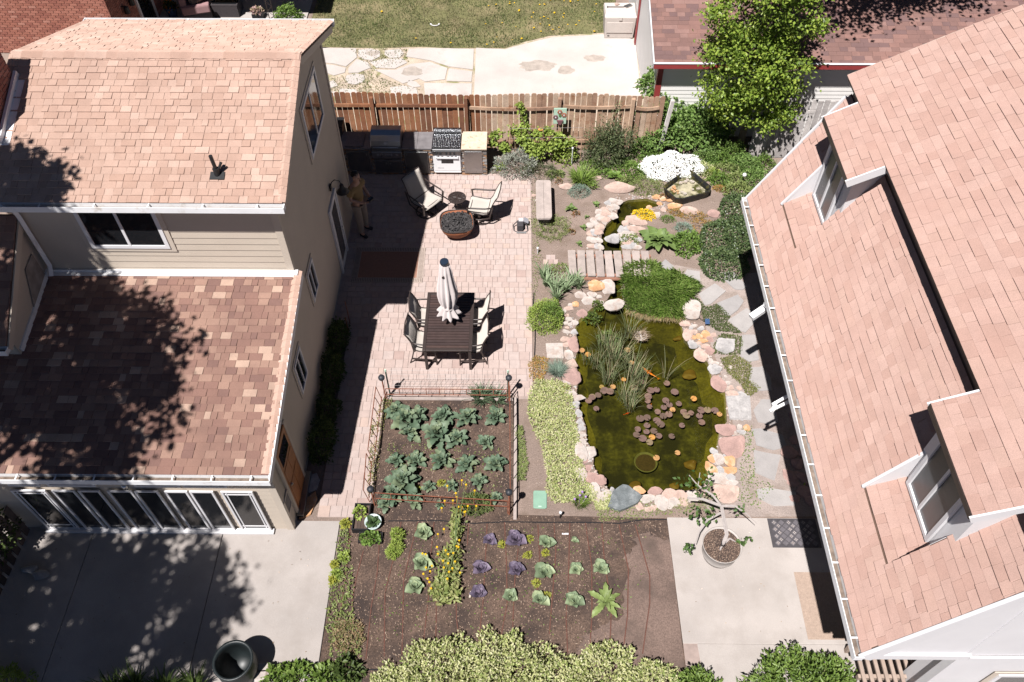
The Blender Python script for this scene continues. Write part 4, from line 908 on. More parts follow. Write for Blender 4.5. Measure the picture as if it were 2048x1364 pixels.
# solar flower stake
sf = thing('flower_stake', 'thin garden stake with an orange flower against the fence', 'garden stake', ZY(1084, 330, 17.5))
ob('stake', MB().tube([(0, 0, -.02), (0, .02, 1.45)], .009, 5), mFenceW, sf, world=False)
ob('flower', MB().lathe([(0, .0), (.02, .01), (.065, .03), (.05, .035), (0, .02)], 9, (-.07, 0, 1.14)).tube([(0, .01, 1.1), (-.07, 0, 1.14)], .005, 4), M('orange_petal', (.65, .28, .08), .6), sf, world=False)

# ================================================================ OUTDOOR KITCHEN
KY0, KY1, KZ = 16.82, 17.48, .90
kx = lambda p: ZY(p, 302, KY0).x
k0, k1_, k2, k3, k4, k5 = -4.52, kx(743), kx(804), kx(864), kx(922), -.78
kit = thing('outdoor_kitchen', 'stone clad outdoor kitchen counter along the fence', 'counter', ((k0+k5)/2, 17.1, 0))
for a, b, h_ in ((k0, k1_+.018, .86), (k1_+.02, k2-.022, .58), (k2-.02, k3, .86), (k4+.002, k5-.03, .86)): ob('base', MB().bb(a, b, KY0+.03, KY1, .0, h_), mGraniteD, kit)
lst = MB(); z = .02
while z < .84:
    h_ = q.choice((.022, .03, .038)); x = k0
    while x < k5:
        w = q.uniform(.06, .2); b = min(x+w, k5)
        if not (k3-.02 < (x+b)/2 < k4+.02) and not (k1_ < (x+b)/2 < k2 and z > .52): lst.bb(x+.002, b-.002, KY0+q.uniform(-.004, .012), KY0+.045, z, min(z+h_-.003, .85))
        x = b
    for yy in np.arange(KY0+.02, KY1, .13): lst.bb(k5-.045, k5-.03+q.uniform(.0, .014), yy, yy+.125, z, min(z+h_-.003, .85))
    z += h_
stuff(ob('ledger_stone', lst, mStoneV, kit))
for a, b in ((k0, k1_+.005), (k2-.005, k3-.003)):
    n = max(1, round((b-a)/.31))
    for i in range(n):
        for (ya, yb_) in ((KY0-.02, 17.14), (17.144, KY1)):
            ob('counter_tile', MB().bb(a+(b-a)*i/n+.002, a+(b-a)*(i+1)/n-.002, ya, yb_, .862, KZ), mTileTop, kit, bev=.004)
ob('granite_top', MB().bb(k4+.005, k5+.005, KY0-.03, KY1+.02, .862, .905), mGranite, kit, bev=.006)
def cab(a, b, z0, z1, m_=mSteelD, n=1, hs=1):
    for i in range(n):
        xa, xb = a+(b-a)*i/n+.004, a+(b-a)*(i+1)/n-.004
        d = ob('cabinet_door', MB().bb(xa, xb, KY0-.028, KY0-.01, z0, z1), m_, kit, bev=.004); ob('frame', MB().bb(xa-.02, xb+.02, KY0-.012, KY0+.0, z0-.03, z1+.03), mSteel, d)
        hx = (xb-.05 if (i == 0 and n > 1) or hs > 0 else xa+.05); ob('knob', MB().tube([(hx, KY0-.028, z1-.07), (hx, KY0-.055, z1-.07)], .013, 8), mSteel, d)
cab(k0+.17, k1_-.08, .15, .78, mSteelD, 1, 1); cab(k1_+.05, k2-.05, .14, .50, mSteelD, 2, -1); cab(k2+.06, k3-.12, .12, .78, mSteelD, 1, -1); cab(k4+.08, k5-.13, .14, .80, mSteel, 1, -1)
cb = thing('stone_cutting_board', 'speckled dark stone slab lying on the slate counter by the grill', 'cutting board', (kx(709), 17.12, KZ))
ob('slab', MB().box((0, 0, .02), (.46, .56, .035)), mGraniteD, cb, world=False, bev=.005)
sb = thing('dark_box', 'dark box standing behind the counter at the house corner', 'box', (-4.75, 17.55, 0))
ob('body', MB().box((0, 0, .55), (.5, .4, 1.1)), M('dark_slate_paint', (.035, .04, .05), .5), sb, world=False, bev=.01); ob('lid', MB().box((0, 0, 1.12), (.53, .43, .04)), mBlack, sb, world=False, bev=.01)
# grill
gl = thing('gas_grill', 'stainless gas grill with domed lid and row of knobs', 'grill', ((k1_+k2)/2, 17.1, .56))
W_ = k2-k1_-.02
prof = [(-.30, .36), (-.33, .42), (-.29, .56), (-.18, .66), (.0, .69), (.18, .68), (.28, .62), (.30, .36)]
ob('lid', MB().add([(-W_/2, y_, z_) for y_, z_ in prof]+[(W_/2, y_, z_) for y_, z_ in prof], [tuple(range(8))[::-1], tuple(range(8, 16))]+[(i, i+8, (i+1) % 8+8, (i+1) % 8) for i in range(8)][::1]), mSteel, gl, world=False, bev=.012)
ob('body', MB().box((0, .0, .175), (W_-.01, .62, .36)), mSteelD, gl, world=False, bev=.01)
pn = ob('control_panel', MB().box((0, -.335, .17), (W_, .05, .19)), mSteel, gl, world=False, bev=.01)
for i, dx in enumerate((-.23, -.13, -.03, .04, .11, .25)): ob('knob', MB().tube([(dx, -.36, .17), (dx, -.395, .17)], [.028, .024], 10), mSteelD if i == 1 else mSteel, pn, world=False)
ob('handle', MB().tube([(-W_*.42, -.31, .42), (-W_*.42, -.37, .42), (W_*.42, -.37, .42), (W_*.42, -.31, .42)], .014, 8), mSteel, gl, world=False)
th_ = MB().tube([(0, -.325, .52), (0, -.343, .525)], .045, 16); ob('thermometer', th_, mSteel, gl, world=False); ob('dial', MB().tube([(0, -.344, .525), (0, -.348, .526)], .034, 16), mWhite, gl, world=False)
# range
rg = thing('white_range', 'white enamel range with oven door and ridged steel cooktop cover', 'stove', ((k3+k4)/2, 17.1, 0))
W_ = k4-k3-.012
ob('body', MB().bb(-W_/2, W_/2, -.27, .37, .12, .87), mEnamel, rg, world=False, bev=.006)
ob('plinth', MB().bb(-W_/2+.005, W_/2-.005, -.24, .36, 0, .12), mStoneV, rg, world=False)
od_ = ob('oven_door', MB().bb(-W_/2+.02, W_/2-.02, -.31, -.272, .19, .70), mEnamel, rg, world=False, bev=.01)
ob('oven_window', MB().bb(-.15, .16, -.314, -.3105, .44, .57), mGlass, od_, world=False); ob('handle', MB().tube([(-.28, -.31, .66), (-.28, -.36, .66), (.28, -.36, .66), (.28, -.31, .66)], .013, 8), mEnamel, od_, world=False)
ob('kick_drawer', MB().bb(-W_/2+.02, W_/2-.02, -.305, -.272, .125, .178), mEnamel, rg, world=False, bev=.006)
tc = bpy.data.curves.new('badge', 'FONT'); tc.body = 'VIKING'; tc.size = .05; tc.extrude = .001; to = bpy.data.objects.new('tmp_badge', tc); col.objects.link(to)
bpy.context.view_layer.update(); bme = bpy.data.meshes.new_from_object(to.evaluated_get(bpy.context.evaluated_depsgraph_get())); bpy.data.objects.remove(to)
bo = link('badge_lettering', bme, M('badge_grey', (.3, .3, .31), .4), od_); bo.location = (-.26, -.3115, .27); bo.rotation_euler = (R(90), 0, 0)
cp = ob('control_panel', MB().bb(-W_/2, W_/2, -.335, -.275, .72, .84), mSteelD, rg, world=False, bev=.008)
for dx in (-.25, -.15, .0, .10, .2): ob('knob', MB().tube([(dx, -.335, .78), (dx, -.375, .78)], [.026, .022], 10), mBlack, cp, world=False)
ct = ob('cooktop', MB().bb(-W_/2, W_/2, -.28, .27, .875, .895), mBlack, rg, world=False)
mFoil = M('foil_cover', (.62, .63, .65), .22, .1, 20, metal=1, bump=.4, bscale=60)
for i in range(17):
    dx = -W_/2+.03+i*(W_-.06)/16
    ob('grate', MB().bb(dx-.008, dx+.008, -.26, .25, .897, .925), mSteel if i % 2 else mFoil, ct, world=False)
for j in range(9): ob('grate', MB().bb(-W_/2+.01, W_/2-.01, -.25+j*.06, -.235+j*.06, .91, .932), mFoil, ct, world=False)
bsx = ob('backguard', MB().bb(-W_/2, W_/2, .29, .37, .87, 1.05), mFoil, rg, world=False, bev=.01)
for i in range(14): dx = -W_/2+.04+i*(W_-.08)/13; ob('vent_slot', MB().box((dx, .285, .95), (.012, .012, .08), Matrix.Rotation(.5, 3, 'Y')), mSteelD, bsx, world=False)

# ================================================================ PEOPLE
def skin_obj(name, verts, edges, rad, mat, parent, sub=2, root=0):
    me = bpy.data.meshes.new(name); me.from_pydata(verts, edges, []); o = link(name, me, mat, parent)
    sk = o.modifiers.new('skin', 'SKIN'); sk.use_smooth_shade = True
    bpy.context.view_layer.update()
    if not me.skin_vertices: 
        bm = bmesh.new(); bm.from_mesh(me); bm.verts.layers.skin.verify(); bm.to_mesh(me); bm.free()
    for i, v in enumerate(me.skin_vertices[0].data):
        r_ = rad[i]; v.radius = r_ if isinstance(r_, tuple) else (r_, r_); v.use_root = (i == root)
    ss = o.modifiers.new('sub', 'SUBSURF'); ss.levels = sub; ss.render_levels = sub
    return o
def chainf(pts, start=0): return [(i, i+1) for i in range(len(pts)-1)]
mSkin = M('skin', (.42, .25, .18), .6, .06, 8); mHair = M('dark_hair', (.014, .011, .010), .55); mKhaki = M('khaki_cloth', (.33, .26, .20), .9, .08, 8, bump=.2, bscale=30); mTan = M('mustard_tshirt', (.36, .235, .10), .9, .08, 8, bump=.2, bscale=30); mShoe = M('dark_shoe', (.03, .03, .035), .6)
mp = thing('person', 'person in mustard t-shirt and khaki trousers holding a small controller by the wall', 'person', (-3.76, 14.68, .03), R(-28))
# local frame: facing +X, z up, standing height 1.85
S_ = 1.06
bv = [(0, 0, .95), (.0, 0, 1.12), (.01, 0, 1.30), (.015, 0, 1.44), (.035, 0, 1.52), (.07, 0, 1.60), (.085, 0, 1.68), (.06, 0, 1.74),
      (.0, .10, .90), (.02, .11, .50), (-.015, .12, .10), (.08, .13, .05), (.0, -.10, .90), (.05, -.12, .50), (.04, -.13, .10), (.14, -.15, .05),
      (.01, .19, 1.42), (.0, .25, 1.17), (.20, .16, 1.06), (.28, .11, 1.09), (.01, -.19, 1.42), (.02, -.25, 1.17), (.22, -.12, 1.06), (.30, -.07, 1.09)]
be = [(0, 1), (1, 2), (2, 3), (3, 4), (4, 5), (5, 6), (6, 7), (0, 8), (8, 9), (9, 10), (10, 11), (0, 12), (12, 13), (13, 14), (14, 15), (3, 16), (16, 17), (17, 18), (18, 19), (3, 20), (20, 21), (21, 22), (22, 23)]
br = [.10, (.09, .11), (.09, .12), (.07, .08), .05, (.085, .075), (.10, .08), (.075, .07), .075, .06, .04, .035, .075, .06, .04, .035, .04, .04, .035, .03, .04, .04, .035, .03]
sv = lambda L_: [tuple(c*S_ for c in v) for v in L_]; srr = lambda L_: [tuple(c*S_ for c in r_) if isinstance(r_, tuple) else r_*S_ for r_ in L_]
body = skin_obj('body', sv(bv), be, srr(br), mSkin, mp)
tv = [(0, 0, .93), (.0, 0, 1.12), (.01, 0, 1.30), (.015, 0, 1.44), (.01, .20, 1.41), (.0, .245, 1.24), (.01, -.20, 1.41), (.015, -.245, 1.24)]
skin_obj('tshirt', sv(tv), [(0, 1), (1, 2), (2, 3), (3, 4), (4, 5), (3, 6), (6, 7)], srr([(.15, .17), (.14, .17), (.145, .185), (.12, .13), .088, .078, .088, .078]), mTan, mp)
tr_ = [(0, 0, .97), (.0, .10, .86), (.02, .11, .50), (-.015, .12, .10), (.0, -.10, .86), (.05, -.12, .50), (.04, -.13, .10)]
skin_obj('trousers', sv(tr_), [(0, 1), (1, 2), (2, 3), (0, 4), (4, 5), (5, 6)], srr([(.14, .15), .105, .085, .075, .105, .085, .075]), mKhaki, mp)
for (x_, y_) in ((-.015, .12), (.04, -.13)):
    skin_obj('shoe', sv([(x_-.04, y_, .05), (x_+.06, y_+.01*(1 if y_ > 0 else -1), .05), (x_+.18, y_+.03*(1 if y_ > 0 else -1), .035)]), [(0, 1), (1, 2)], srr([(.05, .05), (.05, .045), (.045, .03)]), mShoe, mp)
skin_obj('hair', sv([(.0, 0, 1.66), (.02, 0, 1.73), (.07, 0, 1.775), (.125, 0, 1.75)]), [(0, 1), (1, 2), (2, 3)], srr([(.07, .06), (.095, .085), (.085, .06), (.06, .035)]), mHair, mp)
fm = MB(); fm.lathe([(0, -.02), (.016, -.012), (.012, .015), (0, .025)], 8, (.178*S_, 0, 1.645*S_)); ob('nose', fm, mSkin, body, world=False, smooth=True)
for s_ in (1, -1):
    ob('ear', MB().lathe([(0, -.03), (.018, -.01), (.02, .015), (0, .03)], 8, (.075*S_, s_*.088*S_, 1.66*S_)), mSkin, body, world=False, smooth=True)
    ob('eye', MB().lathe([(0, -.008), (.011, 0), (0, .008)], 8, (.165*S_, s_*.035*S_, 1.68*S_)), mHair, body, world=False)
    hx, hy, hz = (.28, .11, 1.09) if s_ > 0 else (.30, -.07, 1.09)
    for k in range(4):
        a = Vector((hx+.02-k*.012, hy+.004*s_, hz+.02-k*.018)); L_ = (.075, .085, .08, .065)[k]
        skin_obj('finger', sv([a, a+Vector((L_*.5, -.015*s_, .012)), a+Vector((L_*.8, -.045*s_, .0))]), [(0, 1), (1, 2)], srr([.0095, .009, .0075]), mSkin, body, 1)
    a = Vector((hx-.01, hy-.01*s_, hz+.03)); skin_obj('thumb', sv([a, a+Vector((.03, -.03*s_, .025)), a+Vector((.055, -.045*s_, .025))]), [(0, 1), (1, 2)], srr([.011, .010, .008]), mSkin, body, 1)
ob('mouth', MB().box((.168*S_, 0, 1.605*S_), (.012, .045, .008)), M('lip', (.3, .13, .11), .6), body, world=False)
rc = thing('remote_controller', 'small dark remote controller with antenna held in the hands', 'controller', (0, 0, 0))
M_ = Matrix.Translation(mp.location) @ Matrix.Rotation(R(-28), 4, 'Z'); rc.matrix_basis = M_ @ Matrix.Translation((.345*S_, .02, 1.115*S_))
ob('body', MB().box((0, 0, 0), (.10, .17, .045)), mBlack, rc, world=False, bev=.01); ob('screen', MB().box((-.01, 0, .028), (.075, .14, .008)), mGlass, rc, world=False); ob('antenna', MB().tube([(.05, .05, .0), (.2, .06, .03)], .006, 5), mSteel, rc, world=False)

# neighbour in an armchair
ac = G(405, 34); mMauve = M('mauve_cushion', (.30, .18, .18), .9, .08, 6)
arm = thing('patio_armchair', 'dark wicker patio armchair with mauve cushions on the neighbour patio', 'armchair', (ac.x-.05, ac.y-.05, .05), R(15))
mWick = M('dark_wicker', (.05, .042, .045), .7, .2, 40, bump=.4, bscale=90)
ob('base', MB().bb(-.42, .42, -.42, .42, .05, .34), mWick, arm, world=False, bev=.02); ob('seat', MB().bb(-.36, .4, -.33, .33, .34, .48), mMauve, arm, world=False, bev=.04); ob('backrest', MB().bb(-.44, -.26, -.42, .42, .34, .86), mMauve, arm, world=False, bev=.05)
for s_ in (-1, 1): ob('armrest', MB().bb(-.42, .42, s_*.42-.09, s_*.42+.09, .345, .60), mMauve, arm, world=False, bev=.04)
for sx in (-1, 1):
    for sy in (-1, 1): ob('leg', MB().bb(sx*.37-.03, sx*.37+.03, sy*.37-.03, sy*.37+.03, 0, .06), mWick, arm, world=False)
p2 = thing('person', 'person in white t-shirt and khaki trousers sitting cross-legged in the patio armchair', 'person', (ac.x-.05, ac.y-.05, .05), R(15))
mWt = M('white_tshirt', (.62, .58, .56), .9)
bv = [(-.08, 0, .60), (-.12, 0, .80), (-.14, 0, 1.0), (-.14, 0, 1.10), (-.12, 0, 1.18), (-.09, 0, 1.26), (-.08, 0, 1.34), (-.05, .1, .58), (.38, .10, .60), (.50, .08, .12), (.62, .08, .06), (-.05, -.1, .58), (.36, -.03, .68), (.62, .12, .40), (.72, .13, .36), (-.13, .19, 1.08), (-.05, .27, .86), (.16, .14, .82), (.22, .1, .82), (-.13, -.19, 1.08), (-.05, -.27, .86), (.16, -.14, .82), (.22, -.08, .82)]
be = [(0, 1), (1, 2), (2, 3), (3, 4), (4, 5), (5, 6), (0, 7), (7, 8), (8, 9), (9, 10), (0, 11), (11, 12), (12, 13), (13, 14), (3, 15), (15, 16), (16, 17), (17, 18), (3, 19), (19, 20), (20, 21), (21, 22)]
br = [.13, .13, (.12, .15), .10, .055, .09, .09, .085, .062, .042, .038, .085, .062, .042, .038, .055, .043, .034, .03, .055, .043, .034, .03]
skin_obj('body', bv, be, br, mSkin, p2)
skin_obj('tshirt', [(-.08, 0, .60), (-.12, 0, .80), (-.14, 0, 1.0), (-.14, 0, 1.09), (-.13, .2, 1.06), (-.08, .25, .93), (-.13, -.2, 1.06), (-.08, -.25, .93)], [(0, 1), (1, 2), (2, 3), (3, 4), (4, 5), (3, 6), (6, 7)], [.155, .15, (.14, .17), .115, .08, .07, .08, .07], mWt, p2)
skin_obj('trousers', [(-.08, 0, .60), (-.05, .1, .58), (.38, .10, .60), (.49, .08, .17), (-.05, -.1, .58), (.36, -.03, .68), (.58, .10, .44)], [(0, 1), (1, 2), (2, 3), (0, 4), (4, 5), (5, 6)], [.14, .105, .08, .07, .105, .08, .07], mKhaki, p2)
skin_obj('hair', [(-.12, 0, 1.33), (-.09, 0, 1.41), (-.04, 0, 1.40)], [(0, 1), (1, 2)], [.085, .085, .06], mHair, p2)
wt = thing('wicker_table', 'dark wicker coffee table on the neighbour patio', 'table', (*G(456, 36)[:2], .05))
ob('top', MB().bb(-.42, .42, -.05, .55, .38, .42), mWick, wt, world=False, bev=.01); ob('glass_top', MB().bb(-.38, .38, 0, .5, .422, .432), mGlass, wt, world=False)
for y_ in (-.03, .53): ob('side_panel', MB().bb(-.40, .40, y_-.015, y_+.015, 0, .38), mWick, wt, world=False)
for x_ in (-.39, .39): ob('side_panel', MB().bb(x_-.015, x_+.015, -.012, .512, 0, .38), mWick, wt, world=False)
pl1 = thing('blue_flower_pot', 'blue glazed pot of orange flowers beside the patio armchair', 'flower pot', (*G(348, 36)[:2], .05))
ob('pot', MB().lathe([(.12, 0), (.19, .32), (.21, .34), (.18, .34), (.17, .28), (0, .28)], 14), M('blue_glaze', (.08, .14, .30), .25), pl1, world=False, smooth=True)
link('foliage', foliage('foliage', .18, .18, .22, 200, .09, .04, leafmat('pot_leaf', [(.05, .09, .02), (.08, .12, .03)]), 3), None, pl1).location = (0, 0, .28)
link('blossoms', foliage('blossoms', .18, .18, .25, 60, .06, .05, M('orange_bloom', (.55, .20, .02), .6, leaf=.2), 4, inner=.9), None, pl1).location = (0, 0, .28)
pl2 = thing('black_planter', 'small black square planter of pink succulents on the patio edge', 'planter', (*G(519, 38)[:2], .05))
ob('pot', MB().bb(-.17, .17, -.17, .17, 0, .2), mBlack, pl2, world=False, bev=.01); link('foliage', foliage('foliage', .17, .17, .12, 160, .1, .04, leafmat('pink_succulent', [(.45, .30, .24), (.35, .30, .18), (.5, .34, .32)]), 5), None, pl2).location = (0, 0, .19)

# ================================================================ PATIO FURNITURE
PZ = .03
def sling_path(lounge=False):
    # side profile (x forward, z up): seat front -> seat back -> backrest top
    if lounge: return [(.30, .40), (.26, .425), (.10, .40), (-.10, .375), (-.20, .40), (-.27, .52), (-.33, .70), (-.41, .88), (-.47, .98)]
    return [(.27, .42), (.23, .445), (.08, .42), (-.10, .40), (-.19, .43), (-.23, .54), (-.26, .70), (-.33, .86), (-.38, .95), (-.37, 1.0)]
def sling_chair(label, loc, rz, group, lounge=False):
    t = thing('swivel_chair' if lounge else 'dining_chair', label, 'chair', loc, rz, group)
    P = sling_path(lounge); w = .26 if not lounge else .28; mb = MB(); n = len(P); U = 5
    for i, (x, z) in enumerate(P):
        for j in range(U+1):
            s = j/U*2-1; mb.v.append((x, s*w, z-.018*(1-s*s)))
    for i in range(n-1):
        for j in range(U): b = i*(U+1)+j; mb.f.append((b, b+1, b+U+2, b+U+1))
    sl = ob('sling', mb, mSling, t, world=False, smooth=True); sm = sl.modifiers.new('thick', 'SOLIDIFY'); sm.thickness = .006
    for s in (-1, 1):
        ob('side_rail', MB().tube([(x, s*(w+.012), z) for x, z in P], .014, 6), mDarkMetal, t, world=False, smooth=True)
        a = .26 if not lounge else .29
        if lounge:
            ob('armrest', MB().tube([(-.36, s*(w+.05), .66), (-.15, s*(w+.065), .62), (.20, s*(w+.07), .60), (.30, s*(w+.06), .58)], .02, 6), mDarkMetal, t, world=False, smooth=True)
            ob('arm_post', MB().beam((.28, s*(w+.06), .58), (.24, s*(w+.04), .22), .03, .045), mDarkMetal, t, world=False); ob('side_runner', MB().tube([(.25, s*(w+.04), .23), (0, s*(w+.02), .20), (-.26, s*(w+.03), .30), (-.34, s*(w+.045), .64)], .02, 6), mDarkMetal, t, world=False, smooth=True)
        else:
            ob('armrest', MB().tube([(-.26, s*(w+.02), .68), (-.15, s*(w+.035), .67), (.12, s*(w+.04), .655), (.24, s*(w+.035), .64)], .018, 6), mDarkMetal, t, world=False, smooth=True)
            ob('leg', MB().beam((.23, s*(w+.035), .64), (.25, s*(w+.03), 0), .03, .035), mDarkMetal, t, world=False); ob('leg', MB().tube([(-.25, s*(w+.02), .68), (-.22, s*(w+.025), .42), (-.27, s*(w+.03), .2), (-.33, s*(w+.03), 0)], .016, 6), mDarkMetal, t, world=False)
            ob('stretcher', MB().beam((.245, s*(w+.031), .14), (-.28, s*(w+.031), .16), .025, .03), mDarkMetal, t, world=False)
    ob('top_rail', MB().tube([(P[-1][0], -(w+.012), P[-1][1]), (P[-1][0]-.02, 0, P[-1][1]+.015), (P[-1][0], w+.012, P[-1][1])], .014, 6), mDarkMetal, t, world=False)
    ob('cross_bar', MB().tube([(.24, -(w+.02), .40), (.24, w+.02, .40)], .013, 6).tube([(-.2, -(w+.02), .39), (-.2, w+.02, .39)], .013, 6), mDarkMetal, t, world=False)
    if lounge:
        ob('swivel_base', MB().tube([(math.cos(a)*.27, math.sin(a)*.27, .018) for a in np.linspace(0, 2*math.pi, 25)], .018, 6).beam((-.26, 0, .03), (.26, 0, .03), .05, .03).beam((0, -.26, .032), (0, .26, .032), .05, .03), mDarkMetal, t, world=False)
        ob('pedestal', MB().tube([(0, 0, .02), (0, 0, .36)], .035, 10).beam((-.2, -.2, .34), (.2, -.2, .34), .04, .04).beam((-.2, .2, .34), (.2, .2, .34), .04, .04).beam((0, -.3, .30), (0, .3, .30), .06, .04), mDarkMetal, t, world=False)
    return t
TX0, TX1, TY0, TY1 = -1.945, -.915, 10.45, 12.07
for (x_, y_, rz_, lb) in ((-1.90, 11.60, R(3), 'beige sling dining chair on the house side of the table, nearer the fire bowl'), (-1.92, 10.92, R(-4), 'beige sling dining chair on the house side of the table, nearer the vegetable beds'),
                          (-.95, 11.62, R(176), 'beige sling dining chair on the pond side of the table, nearer the fire bowl'), (-.96, 10.90, R(183), 'beige sling dining chair on the pond side of the table, nearer the vegetable beds')):
    sling_chair(lb, (x_, y_, PZ), rz_, 'dining chairs round the slatted table')
dt = thing('dining_table', 'dark brown slatted metal dining table on the paver patio', 'table', ((TX0+TX1)/2, (TY0+TY1)/2, PZ))
hx, hy = (TX1-TX0)/2, (TY1-TY0)/2; tz = .70
mSlat = M('table_slat', pal=[((.060, .040, .037), 2), ((.07, .045, .04), 2), ((.052, .036, .034), 2)], rough=.4, var=.15, vscale=10, spec=.5)
for (a, b, c, d) in ((-hx, -hx+.07, -hy, hy), (hx-.07, hx, -hy, hy)): ob('frame_rail', MB().bb(a, b, c, d, tz-.04, tz), mDarkMetal, dt, world=False, bev=.006)
for (c, d) in ((-hy, -hy+.07), (hy-.07, hy)): ob('frame_rail', MB().bb(-hx+.071, hx-.071, c, d, tz-.04, tz), mDarkMetal, dt, world=False, bev=.006)
nS = 20; st = (2*hy-.14)/nS
for i in range(nS):
    y_ = -hy+.07+st*i
    if i == 10:
        for a, b in ((-hx+.072, -.035), (.035, hx-.072)): ob('slat', MB().bb(a, b, y_+.008, y_+st-.008, tz-.03, tz-.004), mSlat, dt, world=False)
    else: ob('slat', MB().bb(-hx+.072, hx-.072, y_+.008, y_+st-.008, tz-.03, tz-.004), mSlat, dt, world=False)
ob('under_tray', MB().bb(-hx+.072, -.04, -hy+.072, hy-.072, tz-.045, tz-.036).bb(.04, hx-.072, -hy+.072, hy-.072, tz-.045, tz-.036), M('tray_rust_brown', (.18, .085, .05), .7), dt, world=False)  # even rust brown sheet just below the slats
for sx in (-1, 1):
    for sy in (-1, 1): ob('leg', MB().beam((sx*(hx-.05), sy*(hy-.06), tz-.04), (sx*(hx-.05), sy*(hy-.05), 0), .06, .06), mDarkMetal, dt, world=False, bev=.006)
um = thing('patio_umbrella', 'closed pale grey patio umbrella with a solar cap standing through the table', 'umbrella', (-1.42, 11.28, PZ))
mCan = M('umbrella_cloth', (.47, .42, .41), .9, .06, 6, bump=.2, bscale=60)
ob('pole', MB().tube([(0, 0, .0), (0, 0, 2.45)], .022, 10), mDarkMetal, um, world=False); ob('base', MB().lathe([(0, 0), (.24, 0), (.25, .03), (.06, .07), (.05, .12), (0, .12)], 20), mDarkMetal, um, world=False)
prof = [(.05, 2.42), (.10, 2.38), (.12, 2.2), (.15, 1.95), (.185, 1.7), (.19, 1.55), (.165, 1.35), (.13, 1.22), (.115, 1.16), (.15, 1.08), (.205, .97), (.225, .93)]
wob = lambda k, i, t: 1+(.10+.012*i)*math.cos(t*9+.3*math.sin(i))+(.05*math.cos(t*2+1) if i > 3 else 0)
cn = ob('canopy', MB().lathe(prof, 72, wob=wob), mCan, um, world=False, smooth=True)
ob('tie_strap', MB().lathe([(.125, -.02), (.14, -.018), (.14, .018), (.125, .02)], 24, (0, 0, 1.16)), mCan, cn, world=False)
for a in (1.0, 2.6, 4.4): ob('vent_tab', MB().box((math.cos(a)*.12, math.sin(a)*.12, 2.16), (.05, .05, .03)), mDarkMetal, cn, world=False)
ob('solar_cap', MB().lathe([(0, 2.43), (.085, 2.43), (.09, 2.47), (.085, 2.50), (0, 2.505)], 20), M('solar_cell', (.02, .03, .05), .2, spec=.8), um, world=False)
# swivel chairs, side table, fire bowl, rug
sling_chair('beige sling swivel chair half in the house shadow by the grill', (-2.26, 15.42, PZ), R(-40), 'swivel chairs by the fire bowl', True)
sling_chair('beige sling swivel chair in full sun between the fire bowl and the bench', (-.88, 15.20, PZ), R(172), 'swivel chairs by the fire bowl', True)
st_ = thing('side_table', 'small round cast metal side table between the swivel chairs', 'table', (-1.48, 15.43, PZ))
tp = MB().lathe([(.0, .455), (.035, .455), (.035, .44), (0, .44)], 12)
for r0, r1 in ((.19, .225), (.11, .125)):
    tp.lathe([(r0, .44), (r1, .44), (r1, .46), (r0, .46), (r0, .44)], 28)
for k in range(12):
    a = k*math.pi/6; tp.tube([(math.cos(a)*.03, math.sin(a)*.03, .45), (math.cos(a+.25)*.12, math.sin(a+.25)*.12, .45), (math.cos(a)*.2, math.sin(a)*.2, .45)], .008, 4); tp.tube([(math.cos(a)*.12, math.sin(a)*.12, .45), (math.cos(a+.3)*.16, math.sin(a+.3)*.16, .45), (math.cos(a+.1)*.2, math.sin(a+.1)*.2, .45)], .007, 4)
    tp.lathe([(.016, .443), (.028, .443), (.028, .455), (.016, .455), (.016, .443)], 8, (math.cos(a+.26)*.165, math.sin(a+.26)*.165, 0))
tp.lathe([(0, .434), (.205, .434), (.205, .439), (0, .439)], 24)
ob('top', tp, mDarkMetal, st_, world=False)
for k in range(3):
    a = k*2.094+.4; ob('leg', MB().tube([(math.cos(a)*.16, math.sin(a)*.16, .44), (math.cos(a)*.07, math.sin(a)*.07, .25), (math.cos(a)*.12, math.sin(a)*.12, .08), (math.cos(a)*.19, math.sin(a)*.19, 0)], .012, 6), mDarkMetal, st_, world=False)
fb = thing('fire_bowl', 'rusty steel fire bowl filled with black lava rock', 'fire pit', (-1.45, 14.62, PZ))
def sq(k, i, t): c, s = abs(math.cos(t-.12)), abs(math.sin(t-.12)); return (1/((c**3.2+s**3.2)**(1/3.2)))**(min(1, i/3) if i < 5 else 1)
ob('bowl', MB().lathe([(.16, 0), (.22, .05), (.31, .16), (.375, .30), (.405, .42), (.395, .425), (.36, .32), (0, .30)], 48, wob=sq), mRustBowl, fb, world=False, smooth=True)
ob('rim', MB().lathe([(.39, .418), (.412, .418), (.412, .432), (.39, .432), (.39, .418)], 48, wob=lambda k, i, t: sq(k, 6, t)), M('scorched_steel', (.05, .04, .038), .6), fb, world=False)
ob('burner_pan', MB().lathe([(0, .372), (.2, .368), (.385, .36)], 40, wob=lambda k, i, t: sq(k, 6, t)), mBlack, fb, world=False)
lv_ = MB(); q = random.Random(21)
for i in range(760):
    a = q.uniform(0, 6.28); r_ = math.sqrt(q.random())*.375*sq(0, 6, a); c = Vector((math.cos(a)*r_, math.sin(a)*r_, .365+.05*(1-(r_/.4)**2)+q.uniform(0, .03))); s = q.uniform(.016, .032)
    vs_ = [c+Vector((q.uniform(.6, 1.2)*x, q.uniform(.6, 1.2)*y, q.uniform(.6, 1.2)*z))*s for x, y, z in ((1, 0, 0), (-1, 0, 0), (0, 1, 0), (0, -1, 0), (0, 0, 1), (0, 0, -1))]
    lv_.add(vs_, [(0, 2, 4), (2, 1, 4), (1, 3, 4), (3, 0, 4), (2, 0, 5), (1, 2, 5), (3, 1, 5), (0, 3, 5)])
stuff(ob('lava_rock', lv_, mLava, fb, world=False))
